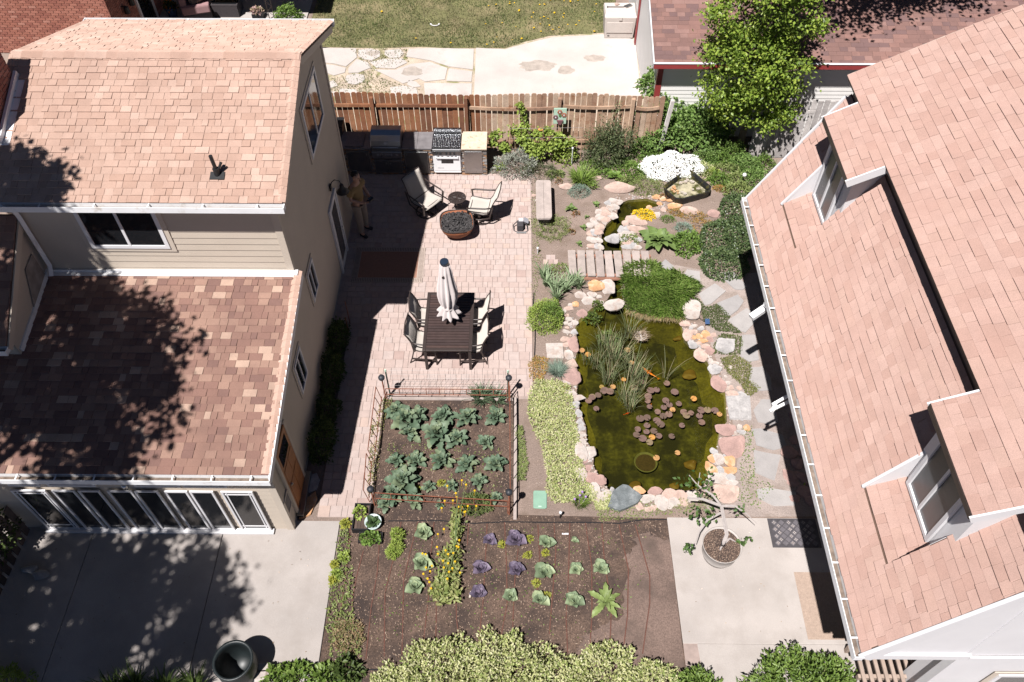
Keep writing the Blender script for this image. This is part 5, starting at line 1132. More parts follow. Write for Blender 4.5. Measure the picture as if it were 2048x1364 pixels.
rug = thing('outdoor_rug', 'flat brown outdoor rug with pale banded border near the patio door', 'rug', (-3.03, 13.56, PZ+.004))
ob('border', MB().bb(-.84, .84, -.575, .575, 0, .008), M('rug_border', (.38, .31, .27), .95, .1, 30, .15, 80), rug, world=False)
M_str = M('rug_stripe', (.19, .15, .13), .95)
for i in range(42):
    x_ = -.82+i*.04
    for s in (-1, 1): ob('border_stripe', MB().bb(x_, x_+.016, s*.5-.055, s*.5+.055, .0085, .011), M_str, rug, world=False)
for i in range(22):
    y_ = -.43+i*.04; [ob('border_stripe', MB().bb(s*.765-.055, s*.765+.055, y_, y_+.016, .0085, .011), M_str, rug, world=False) for s in (-1, 1)]
ob('field', MB().bb(-.69, .69, -.425, .425, .0085, .012), M('rug_field', (.30, .165, .12), .95, .12, 20, .2, 90), rug, world=False)
# bag on the paving
bg = thing('camera_bag', 'small black and grey camera bag left on the pavers near the bench', 'bag', (*G(1042, 458)[:2], PZ))
mBag = M('bag_cloth', (.055, .05, .055), .8, .15, 20)
ob('body', MB().bb(-.10, .06, -.12, .08, 0, .20), mBag, bg, world=False, bev=.02); ob('flap', MB().box((.12, .10, .17), (.13, .15, .02), Matrix.Rotation(.5, 3, 'Y')), M('grey_panel', (.30, .30, .33), .5), bg, world=False); ob('pocket', MB().bb(-.06, .05, .02, .12, .2, .225), M('pale_panel', (.55, .53, .55), .6), bg, world=False)
ob('strap', MB().tube([(-.1, .08, .15), (-.19, .02, .08), (-.17, -.1, .01), (-.08, -.15, .012), (.08, -.15, .012), (.17, -.1, .01), (.14, .02, .1), (.06, .05, .16)], .014, 4), mBag, bg, world=False); ob('base_tray', MB().bb(-.11, .13, -.19, -.14, 0, .02), M('grey_panel_dark', (.2, .2, .2), .6), bg, world=False)
# bench
bn = thing('plank_bench', 'low weathered two-plank bench at the edge of the flower bed', 'bench', (.665, 15.48, 0))
def rplank(x0, x1, y0, y1, z0, z1, rl, rr_):
    P = []
    def arc(cx, cy, a0, r): 
        for k in range(4): a = a0+k*math.pi/6; P.append((cx+math.cos(a)*r, cy+math.sin(a)*r))
    r = .07
    if rl: arc(x0+r, y0+r, math.pi, r)
    else: P.append((x0, y0))
    if rr_: arc(x1-r, y0+r, 1.5*math.pi, r); arc(x1-r, y1-r, 0, r)
    else: P.extend([(x1, y0), (x1, y1)])
    if rl: arc(x0+r, y1-r, .5*math.pi, r)
    else: P.append((x0, y1))
    return MB().prism(P, z0, z1)
ob('plank', rplank(-.19, -.003, -.70, .70, .37, .42, True, False), mDeckG, bn, world=False); ob('plank', rplank(.003, .19, -.70, .70, .37, .42, False, True), mDeckG, bn, world=False)
for y_ in (-.5, .5): ob('leg', MB().bb(-.14, .14, y_-.04, y_+.04, 0, .37), mDeckG, bn, world=False)
# bridge
br_ = thing('plank_bridge', 'small grey plank footbridge crossing the stream', 'bridge', (2.2, 13.55, 0))
mBr = M('bridge_bearer', (.26, .13, .09), .9, .2, 6)
for y_ in (13.22, 13.85): ob('bearer', MB().bb(1.26, 3.2, y_-.03, y_+.03, .02, .10), mBr, br_)
for i in range(9):
    x0 = 1.23+i*.218; x1 = x0+.178; k = q.uniform(-.012, .012)
    o = ob('plank', MB().add([(x0, 13.14+k, .10), (x1, 13.14+k, .10), (x1, 13.97+k, .10), (x0, 13.97+k, .10), (x0, 13.14+k, .138), (x1, 13.14+k, .138), (x1, 13.97+k, .138), (x0, 13.97+k, .138)], [(0, 3, 2, 1), (4, 5, 6, 7), (0, 1, 5, 4), (1, 2, 6, 5), (2, 3, 7, 6), (3, 0, 4, 7)]), mDeckG, br_, bev=.006); o.rotation_euler = (0, q.uniform(-.02, .02), q.uniform(-.02, .02))
ob('bearer', MB().bb(1.5, 2.5, 13.10, 13.135, .03, .095), mBr, br_)

# lawn things: deck box, rake, bone toy
dx_ = (G(1206, 80).x+G(1268, 80).x)/2; db = thing('storage_box', 'beige plastic storage box by the garage wall', 'storage box', (dx_, 23.65, .03))
mBeige = M('beige_plastic', (.53, .475, .435), .6, .04, 5)
ob('body', MB().add([(-.44, -.33, 0), (.44, -.33, 0), (.44, .33, 0), (-.44, .33, 0), (-.48, -.36, .70), (.48, -.36, .70), (.48, .36, .70), (-.48, .36, .70)], [(0, 3, 2, 1), (4, 5, 6, 7), (0, 1, 5, 4), (1, 2, 6, 5), (2, 3, 7, 6), (3, 0, 4, 7)]), mBeige, db, world=False, bev=.02)
ld = ob('lid', MB().add([(-.49, -.37, .705), (.49, -.37, .705), (.49, .37, .705), (-.49, .37, .705), (-.45, -.22, .80), (.45, -.22, .80), (.47, .35, .80), (-.47, .35, .80)], [(0, 3, 2, 1), (4, 5, 6, 7), (0, 1, 5, 4), (1, 2, 6, 5), (2, 3, 7, 6), (3, 0, 4, 7)]), mBeige, db, world=False, bev=.015)
ob('latch', MB().bb(-.05, .05, -.385, -.36, .62, .73), mBeige, db, world=False, bev=.008); ob('front_panel', MB().bb(-.40, .40, -.361, -.345, .2, .55), mBeige, db, world=False, bev=.01)
ob('badge', MB().bb(-.36, -.30, -.352, -.335, .10, .12), mSteelD, db, world=False)
rk = thing('garden_trowel', 'silver and black hand shovel lying on the beige storage box', 'shovel', (dx_, 23.72, .835))
ob('shaft', MB().tube([(-.38, 0, .01), (.12, 0, .01)], .014, 6), mBlack, rk, world=False); ob('grip', MB().tube([(-.39, -.04, .01), (-.39, .04, .01)], .014, 6), mBlack, rk, world=False); ob('blade', MB().box((.25, .06, .02), (.24, .14, .015), Matrix.Rotation(.6, 3, 'Z')).tube([(.1, 0, .012), (.2, .03, .02)], .018, 6), mSteel, rk, world=False)
tr2 = thing('garden_glove', 'pinkish garden glove lying on the storage box', 'glove', (dx_-.1, 23.85, .832))
gm = MB(); gm.lathe([(0, 0), (.055, .01), (.06, .03), (0, .045)], 10)
for k in range(4): gm.tube([(-.03+k*.022, .04, .02), (-.05+k*.035, .12-abs(k-1.5)*.012, .02)], [.012, .01], 5)
gm.tube([(.05, .0, .02), (.10, .04, .02)], [.013, .01], 5); ob('glove', gm, mStoneMats['p'], tr2, world=False, smooth=True)
bn2 = thing('rope_toy', 'white curved rope toy lying on the lawn', 'toy', (*G(870, 53)[:2], .04))
ob('rope', MB().tube([(-.12, .02, .015), (-.08, -.03, .02), (0, -.05, .02), (.08, -.03, .02), (.12, .02, .015)], .014, 6), mWhite, bn2, world=False)
for s in (-1, 1): ob('knot', MB().lathe([(0, -.025), (.028, -.01), (.028, .012), (0, .028)], 8, (s*.13, .04, .02)), mWhite, bn2, world=False)

# right pad: mats, potted fig
dm1 = thing('rubber_doormat', 'black rubber doormat with diamond tiles by the eave', 'doormat', (*((G(1535, 1040)+G(1640, 1098))/2)[:2], .05))
W_, D_ = .90, .58; mRub = M('black_rubber', (.06, .055, .06), .75, .15, 12)
ob('sheet', MB().bb(-W_/2, W_/2, -D_/2, D_/2, .001, .012), mRub, dm1, world=False, bev=.004)
mRubT = M('worn_rubber', (.115, .105, .115), .75, .15, 12); dia = MB().prism([(-.058, 0), (0, -.058), (.058, 0), (0, .058)], 0, .006).mesh('tile'); dia.materials.append(mRubT); dot = MB().lathe([(.009, 0), (.009, .005), (0, .006)], 6).mesh('stud'); dot.materials.append(mStoneMats['w'])
for i in range(-6, 7):
    for j in range(-4, 5):
        if (i+j) % 2: continue
        x_, y_ = i*.068, j*.068
        if abs(x_) < W_/2-.03 and abs(y_) < D_/2-.03:
            if abs(x_) < W_/2-.06 and abs(y_) < D_/2-.06:
                o = link('tile', dia, None, dm1); o.location = (x_, y_, .012)
            if (i//2+j) % 2 == 0:
                for a, b in ((.02, 0), (-.02, 0), (0, .02), (0, -.02)): o = link('stud', dot, None, dm1); o.location = (x_+a, y_+b, .0175)
dm2 = thing('woven_doormat', 'large tan woven doormat on the concrete pad', 'doormat', (5.47, 5.39, .05))
mWov = M('tan_weave', (.34, .26, .21), .95, .1, 20, .15, 90)
ob('sheet', MB().bb(-.46, .46, -.6, .6, .001, .010), mWov, dm2, world=False, bev=.003)
rib = MB()
for i in range(42):
    for j in range(22): rib.bb(-.43+j*.04, -.43+j*.04+.028, -.57+i*.0275, -.57+i*.0275+.014, .0095, .015)
stuff(ob('weave_ribs', rib, mWov, dm2, world=False))
fp = thing('fig_tree', 'bare pale-limbed potted fig tree in a grey tub on the concrete pad', 'potted tree', (3.70, 6.32, .05))
mTub = M('zinc_tub', (.40, .365, .34), .7, .15, 5, stain=(.33, .2, .13), stscale=5, stlo=.6, sthi=.75)
tub = ob('tub', MB().lathe([(.27, 0), (.28, .02), (.31, .12), (.315, .13), (.31, .14), (.345, .40), (.352, .41), (.34, .415), (.33, .36), (0, .36)], 32), mTub, fp, world=False, smooth=True)
ob('soil', MB().lathe([(0, .375), (.2, .37), (.335, .362)], 24), mVeg, fp, world=False)
ch_ = np.random.RandomState(8); n = 900; a = ch_.uniform(0, 6.28, n); r_ = np.sqrt(ch_.uniform(0, 1, n))*.32
stuff(link('mulch', leaf_mesh('mulch', np.stack([np.cos(a)*r_, np.sin(a)*r_, np.full(n, .376)], 1), ch_.normal(0, 1, (n, 3))*np.array([1, 1, .2]), .025, .014, mChip, .05), None, fp))
mBark = M('pale_bark', (.33, .295, .28), .85, .15, 14, .1, 60, .3, 60)
def wp(px, py, z): p = G(px, py, z); return (p.x-3.70, p.y-6.32, z-.05)
limbs = [([(0.02, .02, .36), (.03, .06, .7), wp(1443, 1012, 1.05)], [.045, .035, .03]), ([wp(1443, 1012, 1.05), wp(1405, 998, 1.2), wp(1375, 996, 1.28)], [.03, .024, .016]), ([wp(1443, 1012, 1.05), wp(1425, 990, 1.25), wp(1395, 970, 1.4), wp(1378, 950, 1.5)], [.026, .018, .012, .006]), ([wp(1396, 972, 1.4), wp(1400, 945, 1.5)], [.01, .005]), ([wp(1443, 1012, 1.05), wp(1470, 1012, 1.2), wp(1490, 1025, 1.25), wp(1515, 1048, 1.22)], [.024, .018, .012, .004]), ([wp(1441, 1026, .95), wp(1415, 1040, .9), wp(1398, 1065, .8), wp(1390, 1090, .7)], [.022, .018, .012, .006]), ([(.02, .02, .40), (.1, .06, .5), wp(1460, 1077, .62), wp(1472, 1084, .66)], [.03, .02, .015, .006]), ([(.02, .0, .38), (-.06, -.1, .5), (-.1, -.18, .58)], [.022, .016, .008])]
tk = MB()
for P_, r_ in limbs: tk.tube(P_, r_, 8)
ob('trunk', tk, mBark, fp, world=False, smooth=True)
mFig = leafmat('fig_leaf', [(.07, .13, .03), (.10, .17, .045), (.05, .095, .025)])
for (px, py, z_, nn, rad) in ((1372, 962, 1.45, 7, .12), (1412, 958, 1.45, 9, .15), (1400, 985, 1.3, 5, .1), (1395, 1025, .95, 11, .2), (1420, 1030, .95, 9, .16), (1475, 1020, 1.2, 5, .08), (1488, 1085, .66, 6, .10), (1378, 1095, .7, 6, .1), (1430, 990, 1.2, 4, .08)):
    c = wp(px, py, z_); P = np.array(c)+rs.normal(0, rad*.5, (nn*3, 3)); link('foliage', leaf_mesh('foliage', P, rs.normal(0, 1, P.shape)+np.array([0, 0, -.1]), .085, .05, mFig, .1, .15), None, fp)

# driveway pot, blocks, stones
br2 = thing('glazed_barrel_pot', 'large empty dark green glazed barrel pot on the driveway', 'pot', (*G(486, 1345)[:2], .042))
mGlz = M('green_glaze', (.010, .014, .015), .45, .25, 6, spec=.5)
ob('pot', MB().lathe([(.22, 0), (.29, .1), (.325, .3), (.31, .5), (.295, .55), (.325, .58), (.325, .61), (.28, .61), (.275, .5), (.28, .3), (.2, .06), (0, .05)], 36), mGlz, br2, world=False, smooth=True)
for i, (px, py, lb) in enumerate(((522, 1338, 'pale concrete block beside the glazed barrel pot'), (518, 1352, 'pale concrete block in the nearer row by the barrel pot'))):
    p = G(px, py, .1); o = thing('concrete_block', lb, 'block', (p.x, p.y, .042), R(3)); ob('block', MB().box((0, 0, .07), (.36, .15, .14)), mStoneMats['w'], o, world=False, bev=.008); ob('slot', MB().box((.14, 0, .142), (.03, .1, .006)), mJoint, o, world=False)

# ================================================================ STONES
CN = dict(p='pink', w='pale', g='grey', r='rose', o='orange', s='dark slate', b='brown')
q = random.Random(77)
def stone(px, py, w, h, c, where, zoff=0.0, flat=.55, z=0.0, name='stone', label=None):
    k = ppm(px, py, z); p = G(px, py, z+.04); rx, ry = max(.02, w/2/k), max(.02, h/2/k*.95); rz_ = min(rx, ry)*flat
    o = link(name, q.choice(ROCKS[c])); o.location = (p.x, p.y, z+rz_*.45+zoff); o.scale = (rx*1.32, ry*1.32, rz_*1.3); o.rotation_euler = (q.uniform(-.12, .12), q.uniform(-.12, .12), q.uniform(-.35, .35))
    big = max(w, h)
    size = 'tiny' if big < 9 else 'small' if big < 14 else 'medium' if big < 24 else 'large'
    return tag(o, label or f'{size} {CN[c]} {"oblong" if max(w, h)/min(w, h) > 1.5 else "rounded"} stone {where}', 'stone', 'stones edging the pond and stream')
def stones(zf, sc_, L_, where, **k):
    for (x, y, w, h, c) in L_: px, py = zf(x, y); stone(px, py, w/sc_, h/sc_, c, where, **(dict(k, zoff=-.17) if c == 'b' else k))
stones(z5, 4.18, [(755, 375, 140, 110, 'w'), (610, 220, 130, 120, 'o'), (690, 225, 100, 150, 'w'), (640, 150, 90, 50, 'w'), (460, 290, 85, 60, 'w'), (565, 285, 70, 55, 'w'), (625, 300, 40, 35, 'w'), (530, 340, 100, 70, 'w'), (635, 345, 45, 35, 'w')], 'below the footbridge where the stream enters the pond')
stones(z5, 4.18, [(425, 365, 45, 60, 'o'), (480, 440, 70, 70, 'r'), (390, 370, 60, 30, 'w'), (370, 400, 60, 40, 'p'), (330, 420, 35, 40, 'w'), (350, 455, 40, 30, 'p'), (375, 490, 50, 40, 'w'), (340, 520, 40, 30, 'w'), (420, 515, 40, 50, 'w'), (380, 530, 34, 30, 'w'), (345, 590, 55, 35, 'w'), (410, 595, 55, 45, 'g'), (355, 560, 30, 26, 'p'), (340, 655, 65, 50, 'p'), (345, 700, 50, 45, 'p'), (405, 690, 70, 150, 'r')], 'on the patio side of the pond beside the round green shrub')
stones(z5, 4.18, [(365, 790, 65, 85, 'w'), (395, 865, 85, 75, 'p'), (395, 970, 120, 140, 'r'), (385, 1115, 90, 60, 'w'), (450, 1145, 100, 50, 'w'), (350, 1010, 60, 30, 'w')], 'on the pond rim beside the blue fescue tuft')
stones(z5, 4.18, [(1375, 415, 150, 165, 'w'), (1345, 530, 70, 60, 'p'), (1365, 620, 65, 110, 'p'), (1415, 590, 55, 40, 'p'), (1390, 565, 35, 30, 'g'), (1470, 565, 50, 40, 'g'), (1415, 545, 60, 30, 'w'), (1510, 620, 60, 60, 'o'), (1455, 635, 50, 45, 'o'), (1410, 640, 30, 35, 'o'), (1495, 670, 65, 40, 'o'), (1405, 700, 70, 70, 'g'), (1460, 690, 45, 35, 'p'), (1515, 715, 60, 40, 'p'), (1550, 655, 50, 50, 'r'), (1580, 620, 50, 40, 'p'), (1545, 750, 65, 70, 'r'), (1475, 795, 85, 110, 'p'), (1285, 610, 60, 45, 'b')], 'on the house side of the pond below the grass mound')
stones(z5, 4.18, [(1555, 840, 35, 50, 'w'), (1590, 855, 50, 40, 'w'), (1530, 800, 25, 30, 'w'), (1685, 710, 150, 140, 'g'), (1600, 910, 90, 95, 'g'), (1550, 890, 35, 60, 'g'), (1625, 1035, 95, 140, 'r'), (1700, 1020, 40, 35, 'w'), (1680, 965, 25, 20, 'w'), (1725, 1060, 45, 40, 'p'), (1690, 1065, 30, 30, 'w'), (1790, 1065, 35, 30, 'p'), (1730, 1110, 90, 40, 'p'), (1820, 1120, 75, 45, 'g'), (1390, 915, 100, 80, 'b'), (1720, 895, 35, 35, 'w')], 'on the house side of the pond along the creeping mat')
stones(z6, 4.016, [(400, 110, 60, 70, 'g'), (430, 180, 50, 60, 'g'), (440, 250, 55, 50, 'g'), (445, 300, 80, 45, 'g'), (450, 350, 85, 45, 'w'), (450, 395, 85, 50, 'w'), (450, 490, 95, 150, 'w'), (530, 500, 75, 110, 'w'), (490, 560, 35, 50, 'r'), (470, 620, 45, 40, 'p'), (515, 615, 45, 55, 'r')], 'between the pond and the lime ground cover')
stones(z6, 4.016, [(455, 675, 80, 110, 'w'), (535, 695, 70, 105, 'r'), (605, 715, 85, 80, 'r'), (555, 810, 80, 140, 'w'), (655, 840, 105, 75, 'w'), (920, 805, 80, 70, 'o'), (895, 735, 95, 75, 'b'), (985, 870, 110, 70, 'w'), (1040, 810, 95, 55, 'r'), (1095, 900, 90, 110, 'w'), (1160, 840, 105, 80, 'p'), (1195, 890, 80, 75, 'w'), (1265, 845, 90, 70, 'p'), (1350, 870, 110, 50, 'w'), (1010, 945, 90, 45, 'p'), (925, 930, 50, 60, 'p'), (1160, 920, 60, 50, 'w'), (1270, 900, 60, 50, 'p'), (1340, 825, 80, 40, 'w'), (1430, 820, 60, 40, 'p'), (700, 800, 40, 45, 'g'), (1340, 560, 80, 90, 'b'), (1215, 730, 70, 50, 'b')], 'on the pond rim nearest the vegetable garden')
stones(z6, 4.016, [(1675, 440, 170, 170, 'r'), (1620, 310, 130, 100, 'r'), (1560, 555, 75, 95, 'w'), (1500, 540, 45, 70, 'o'), (1650, 560, 80, 90, 'o'), (1480, 610, 45, 95, 'o'), (1520, 635, 50, 75, 'o'), (1570, 635, 50, 60, 'g'), (1650, 635, 95, 60, 'o'), (1545, 710, 135, 80, 'w'), (1595, 670, 50, 35, 'w'), (1655, 695, 75, 50, 'g'), (1655, 740, 90, 50, 'w'), (1625, 820, 165, 150, 'p'), (1520, 490, 50, 60, 'g'), (1605, 535, 30, 50, 'g'), (1680, 340, 35, 50, 'w'), (1740, 330, 60, 40, 'g'), (1780, 300, 45, 50, 'o'), (1725, 290, 30, 40, 'w'), (1665, 40, 60, 30, 'p'), (1750, 40, 70, 45, 'g')], 'at the pond corner by the potted fig')
stones(z4, 4.357, [(840, 200, 210, 120, 'p'), (360, 180, 95, 65, 'p'), (635, 110, 110, 45, 'p'), (880, 95, 80, 50, 'p'), (805, 35, 90, 70, 'r'), (80, 260, 40, 40, 'p'), (90, 300, 25, 25, 'w')], 'in the planting behind the stream')
stones(z4, 4.357, [(1445, 400, 130, 80, 'p'), (1650, 420, 80, 80, 'r'), (1605, 550, 90, 85, 'r'), (1310, 355, 110, 70, 'o'), (960, 480, 150, 90, 'p'), (980, 555, 130, 70, 'p'), (870, 500, 50, 45, 'p'), (1145, 430, 60, 50, 'w'), (1150, 275, 60, 50, 'o'), (1210, 290, 50, 50, 'o'), (1275, 300, 60, 50, 'o'), (1080, 360, 40, 30, 'o'), (1210, 385, 35, 50, 'p'), (1240, 250, 40, 36, 'o'), (1170, 330, 40, 34, 'o'), (1330, 300, 36, 30, 'p')], 'along the stream below the black basin')
bank = []
for (x, y) in ((760, 310), (745, 370), (700, 420), (650, 460), (615, 520), (605, 590), (610, 650), (620, 710)):
    for d in (-45, 0, 42): bank.append((x+d+q.uniform(-12, 12), y+q.uniform(-16, 16), q.uniform(52, 80), q.uniform(50, 74), q.choice('wwgp')))
stones(z4, 4.357, bank, 'in the cobbled bank on the patio side of the stream', flat=.35)
bank = [(770, 440, 60, 80, 'w'), (695, 480, 45, 60, 'w')]
for (x, y) in ((860, 545), (870, 600), (890, 650), (900, 705)):
    for d in (-25, 25, 75): bank.append((x+d+q.uniform(-12, 12), y+q.uniform(-14, 14), q.uniform(54, 84), q.uniform(50, 74), q.choice('wwgp')))
stones(z4, 4.357, bank, 'in the cobbled bank on the house side of the stream', flat=.35)
stone(*z4(760, 640), 24, 24, 'g', '', label='grey rock standing in the stream above the footbridge')
for (px, py, w, h) in ((1590, 830, 22, 18), (1600, 850, 18, 16), (1580, 905, 26, 24), (1596, 925, 20, 22), (1600, 950, 24, 18), (1618, 960, 24, 20), (1590, 880, 20, 16), (1612, 905, 22, 20), (1585, 965, 18, 14), (1578, 950, 20, 26), (1608, 985, 26, 22), (1625, 1000, 24, 20), (1590, 995, 18, 16)):
    o = stone(px, py, w, h, 'r', '', label='rose boulder lying in the shade under the white gutter'); o['group'] = 'boulders under the gutter'
# slab stones
def flag(pts, label, z=.035, mat=mFlag, name='flagstone', zb=.002, group='flagstones of the garden path', grow=1.0):
    P = [G(*p) for p in pts]; n = len(P); c = sum(P, Vector())/n; P = [c+(p-c)*grow for p in P]; out = []
    for i in range(n):
        a, b = P[i], P[(i+1) % n]
        for k in range(3):
            m = a.lerp(b, k/3); m = m+(m-c)*(q.uniform(-.03, .03)); out.append((m.x, m.y))
    o = ob(name, MB().prism(out, zb, z), mat, bev=.008); tag(o, label, 'flagstone', group); return o
ords = ['first', 'second', 'third', 'fourth', 'fifth', 'sixth', 'seventh', 'eighth', 'ninth', 'tenth', 'eleventh', 'twelfth']
fl = [[z5(*p) for p in P] for P in (((1140, 40), (1175, 10), (1235, 60), (1225, 110), (1190, 120)), ((1315, 160), (1360, 95), (1450, 110), (1455, 180), (1430, 235)), ((1635, 130), (1740, 115), (1840, 220), (1810, 245), (1750, 240)), ((1465, 290), (1580, 215), (1660, 270), (1550, 365), (1510, 370)), ((1620, 370), (1770, 310), (1815, 355), (1770, 420), (1710, 465), (1680, 455)), ((1715, 510), (1850, 420), (1930, 500), (1840, 600), (1800, 585)), ((1820, 650), (1915, 650), (1945, 830), (1870, 840), (1810, 800)), ((1895, 920), (1980, 910), (2040, 990), (2045, 1080), (1950, 1085), (1885, 1010)))]
fl += [[z6(*p) for p in P] for P in (((1850, 170), (1900, 95), (1975, 95), (2000, 170), (2020, 250), (1990, 275), (1880, 250)), ((1840, 330), (1900, 325), (2050, 370), (2080, 450), (1990, 475), (1870, 440)), ((1850, 505), (2035, 540), (1995, 715), (1860, 660)), ((1880, 810), (1950, 800), (2150, 830), (2150, 920), (2000, 925), (1890, 870)))]
for i, P in enumerate(fl): flag(P, f'grey flagstone, {ords[i]} in the path leading from the footbridge to the concrete pad', grow=1.16)
flag([z6(1612, 60), z6(1800, 60), z6(1815, 245), z6(1640, 240)], 'square grey stone slab on the pond rim', .07, mStoneMats['g'], 'stone_slab', group='stones edging the pond and stream')
flag([z5(175, 705), z5(315, 700), z5(325, 825), z5(185, 825)], 'pale square paving stone between patio and pond', .04, mStoneMats['w'], 'stepping_stone')
flag([z6(*p) for p in ((665, 950), (700, 830), (780, 775), (830, 785), (940, 870), (905, 920), (760, 985))], 'dark slate slab leaning on the pond rim near the chives', .10, mStoneMats['s'], 'slate_slab', group='stones edging the pond and stream')
flag([(607, 985), (612, 955), (634, 948), (640, 960), (634, 980), (615, 988)], 'grey flat stone in the shaded bed by the wood door', .05, mStoneMats['g'])
flag([(598, 1040), (612, 1000), (632, 985), (635, 1000), (622, 1030), (606, 1038)], 'orange sandstone slab at the shaded house corner', .05, mStoneMats['o'])
for i, (x, y) in enumerate(((205, 810), (245, 810), (180, 850), (225, 850), (268, 850))): flag([z4(x-20, y-20), z4(x+19, y-20), z4(x+19, y+19), z4(x-20, y+19)], 'loose pink paver in the small pad beside the irises', .03, mPaver, 'loose_paver', group='loose pavers by the irises')

# ================================================================ POND LIFE
mPad = M('lily_pad', pal=[((.15, .095, .08), 4), ((.175, .11, .085), 3), ((.12, .08, .062), 2), ((.19, .14, .085), 2)], rough=.4, var=.12, vscale=20, spec=.5)
mPadO = M('yellowed_pad', pal=[((.42, .21, .06), 2), ((.36, .20, .08), 2), ((.25, .17, .05), 1)], rough=.5, var=.3, vscale=25)
def padmesh(seed, mat):
    mb = MB(); n = 22; q_ = random.Random(seed); mb.v.append((0, 0, .004))
    for k in range(n+1):
        a = .16+k*(6.283-.32)/n; r_ = 1+q_.uniform(-.04, .04); mb.v.append((math.cos(a)*r_, math.sin(a)*r_, .0+q_.uniform(0, .08)))
    mb.f = [(0, k+1, k+2) for k in range(n)]
    me = mb.mesh('lily_pad'); me.materials.append(mat); return me
PADS = {0: [padmesh(i, mPad) for i in range(4)], 1: [padmesh(9+i, mPadO) for i in range(3)]}
pads = [(x, y, 6, k) for x, y, k in ((510, 85, 0), (540, 55, 0), (588, 42, 0), (572, 150, 0), (630, 10, 0), (682, 12, 0), (990, 60, 0), (985, 90, 0), (1000, 135, 0), (1130, 85, 0), (1115, 140, 0), (1160, 120, 0), (1235, 110, 0), (1200, 15, 0), (1065, 175, 0), (1155, 195, 0), (1110, 210, 0), (925, 230, 0), (980, 222, 0), (1060, 245, 0), (1090, 275, 0), (980, 285, 0), (905, 315, 0), (975, 335, 0), (1035, 330, 0), (895, 360, 0), (945, 390, 0), (1075, 368, 0), (1000, 420, 0), (1178, 372, 0), (1275, 178, 0), (1295, 205, 0), (1333, 185, 0), (1400, 208, 0), (1260, 285, 0), (1418, 260, 0), (1465, 160, 0), (1415, 162, 0), (1525, 165, 0), (1562, 195, 1), (1055, 545, 1), (1225, 505, 1), (1020, 380, 1), (1185, 158, 1), (1355, 70, 1))]
pads += [(x, y, 5, k) for x, y, k in ((475, 755, 1), (525, 790, 1), (855, 752, 1), (640, 1060, 1), (665, 1090, 0), (715, 1095, 0), (735, 1060, 1), (610, 1130, 0), (560, 1150, 0), (1050, 1090, 0), (1100, 1085, 0), (1185, 1030, 0), (1255, 1105, 0), (915, 1070, 0), (1030, 1140, 0), (980, 1020, 0), (825, 1000, 1), (890, 860, 1))]
for i, (x, y, zf, k) in enumerate(pads):
    p = G(*(z6(x, y) if zf == 6 else z5(x, y)), WZ); o = link('lily_pad', q.choice(PADS[k])); s = q.uniform(.06, .085)*(.85 if k else 1)
    o.location = (p.x, p.y, WZ+.004+.0006*(i % 9)); o.scale = (s, s, s*.6); o.rotation_euler = (q.uniform(-.05, .05), q.uniform(-.05, .05), q.uniform(0, 6.28))
    tag(o, 'yellowed lily pad floating on the pond' if k else 'brown round lily pad floating on the pond', 'lily pad', 'yellowed lily pads' if k else 'brown lily pads')
def fish(px, py, ang, L_, mat, label):
    p = G(px, py, WZ-.03); mb = MB(); n = 9; m = 8; P = []
    for i in range(n+1):
        t = i/n; r_ = .13*math.sin(math.pi*min(1, t*.9+.08))**.8*(1-.45*t); P.append((.5-t, .04*math.sin(t*4), r_))
    for i, (x, y_, r_) in enumerate(P):
        for k in range(m): a = k*2*math.pi/m; mb.v.append((x, y_+math.cos(a)*r_*.75, math.sin(a)*r_))
    for i in range(n):
        for k in range(m): mb.f.append((i*m+k, i*m+(k+1) % m, (i+1)*m+(k+1) % m, (i+1)*m+k))
    e = n*m; y_ = P[-1][1]; mb.add([(-.46, y_, .015), (-.46, y_, -.015), (-.68, y_+.10, .03), (-.62, y_, 0), (-.70, y_-.08, -.02)], [(0, 2, 3), (1, 3, 4), (0, 3, 1)]); mb.add([(.15, .07, -.02), (.03, .06, -.02), (.0, .2, -.03), (.15, -.07, -.02), (.03, -.06, -.02), (.0, -.2, -.03), (.1, 0, .1), (-.15, 0, .07), (-.14, .01, .13)], [(0, 1, 2), (3, 5, 4), (6, 7, 8)])
    mb.f.append(tuple(range(m))); t = thing('koi', label, 'fish', (p.x, p.y, WZ-.022), ang); b_ = ob('body', mb, mat, t, world=False, smooth=True); b_.scale = (L_, L_, L_*.5)
    for s_ in (1, -1): ob('eye', MB().lathe([(0, -.006), (.006, 0), (0, .006)], 6, (.38*L_, s_*.05*L_, .03*L_)), mBlack, t, world=False)
mKoi = M('koi_orange', (.75, .20, .02), .3, .15, 25)
fish(*z5(1042, 942), R(135), .38, mKoi, 'orange koi swimming beside the reeds'); fish(*z6(820, 190), R(20), .13, M('koi_red', (.55, .05, .02), .3), 'small red fish at the foot of the reeds'); fish(*z6(1010, 122), R(60), .10, mKoi, 'small orange fish among the brown lily pads')
mReed = leafmat('reed', [(.16, .20, .09), (.21, .24, .12), (.13, .17, .08), (.34, .29, .18), (.26, .27, .15)], .15)
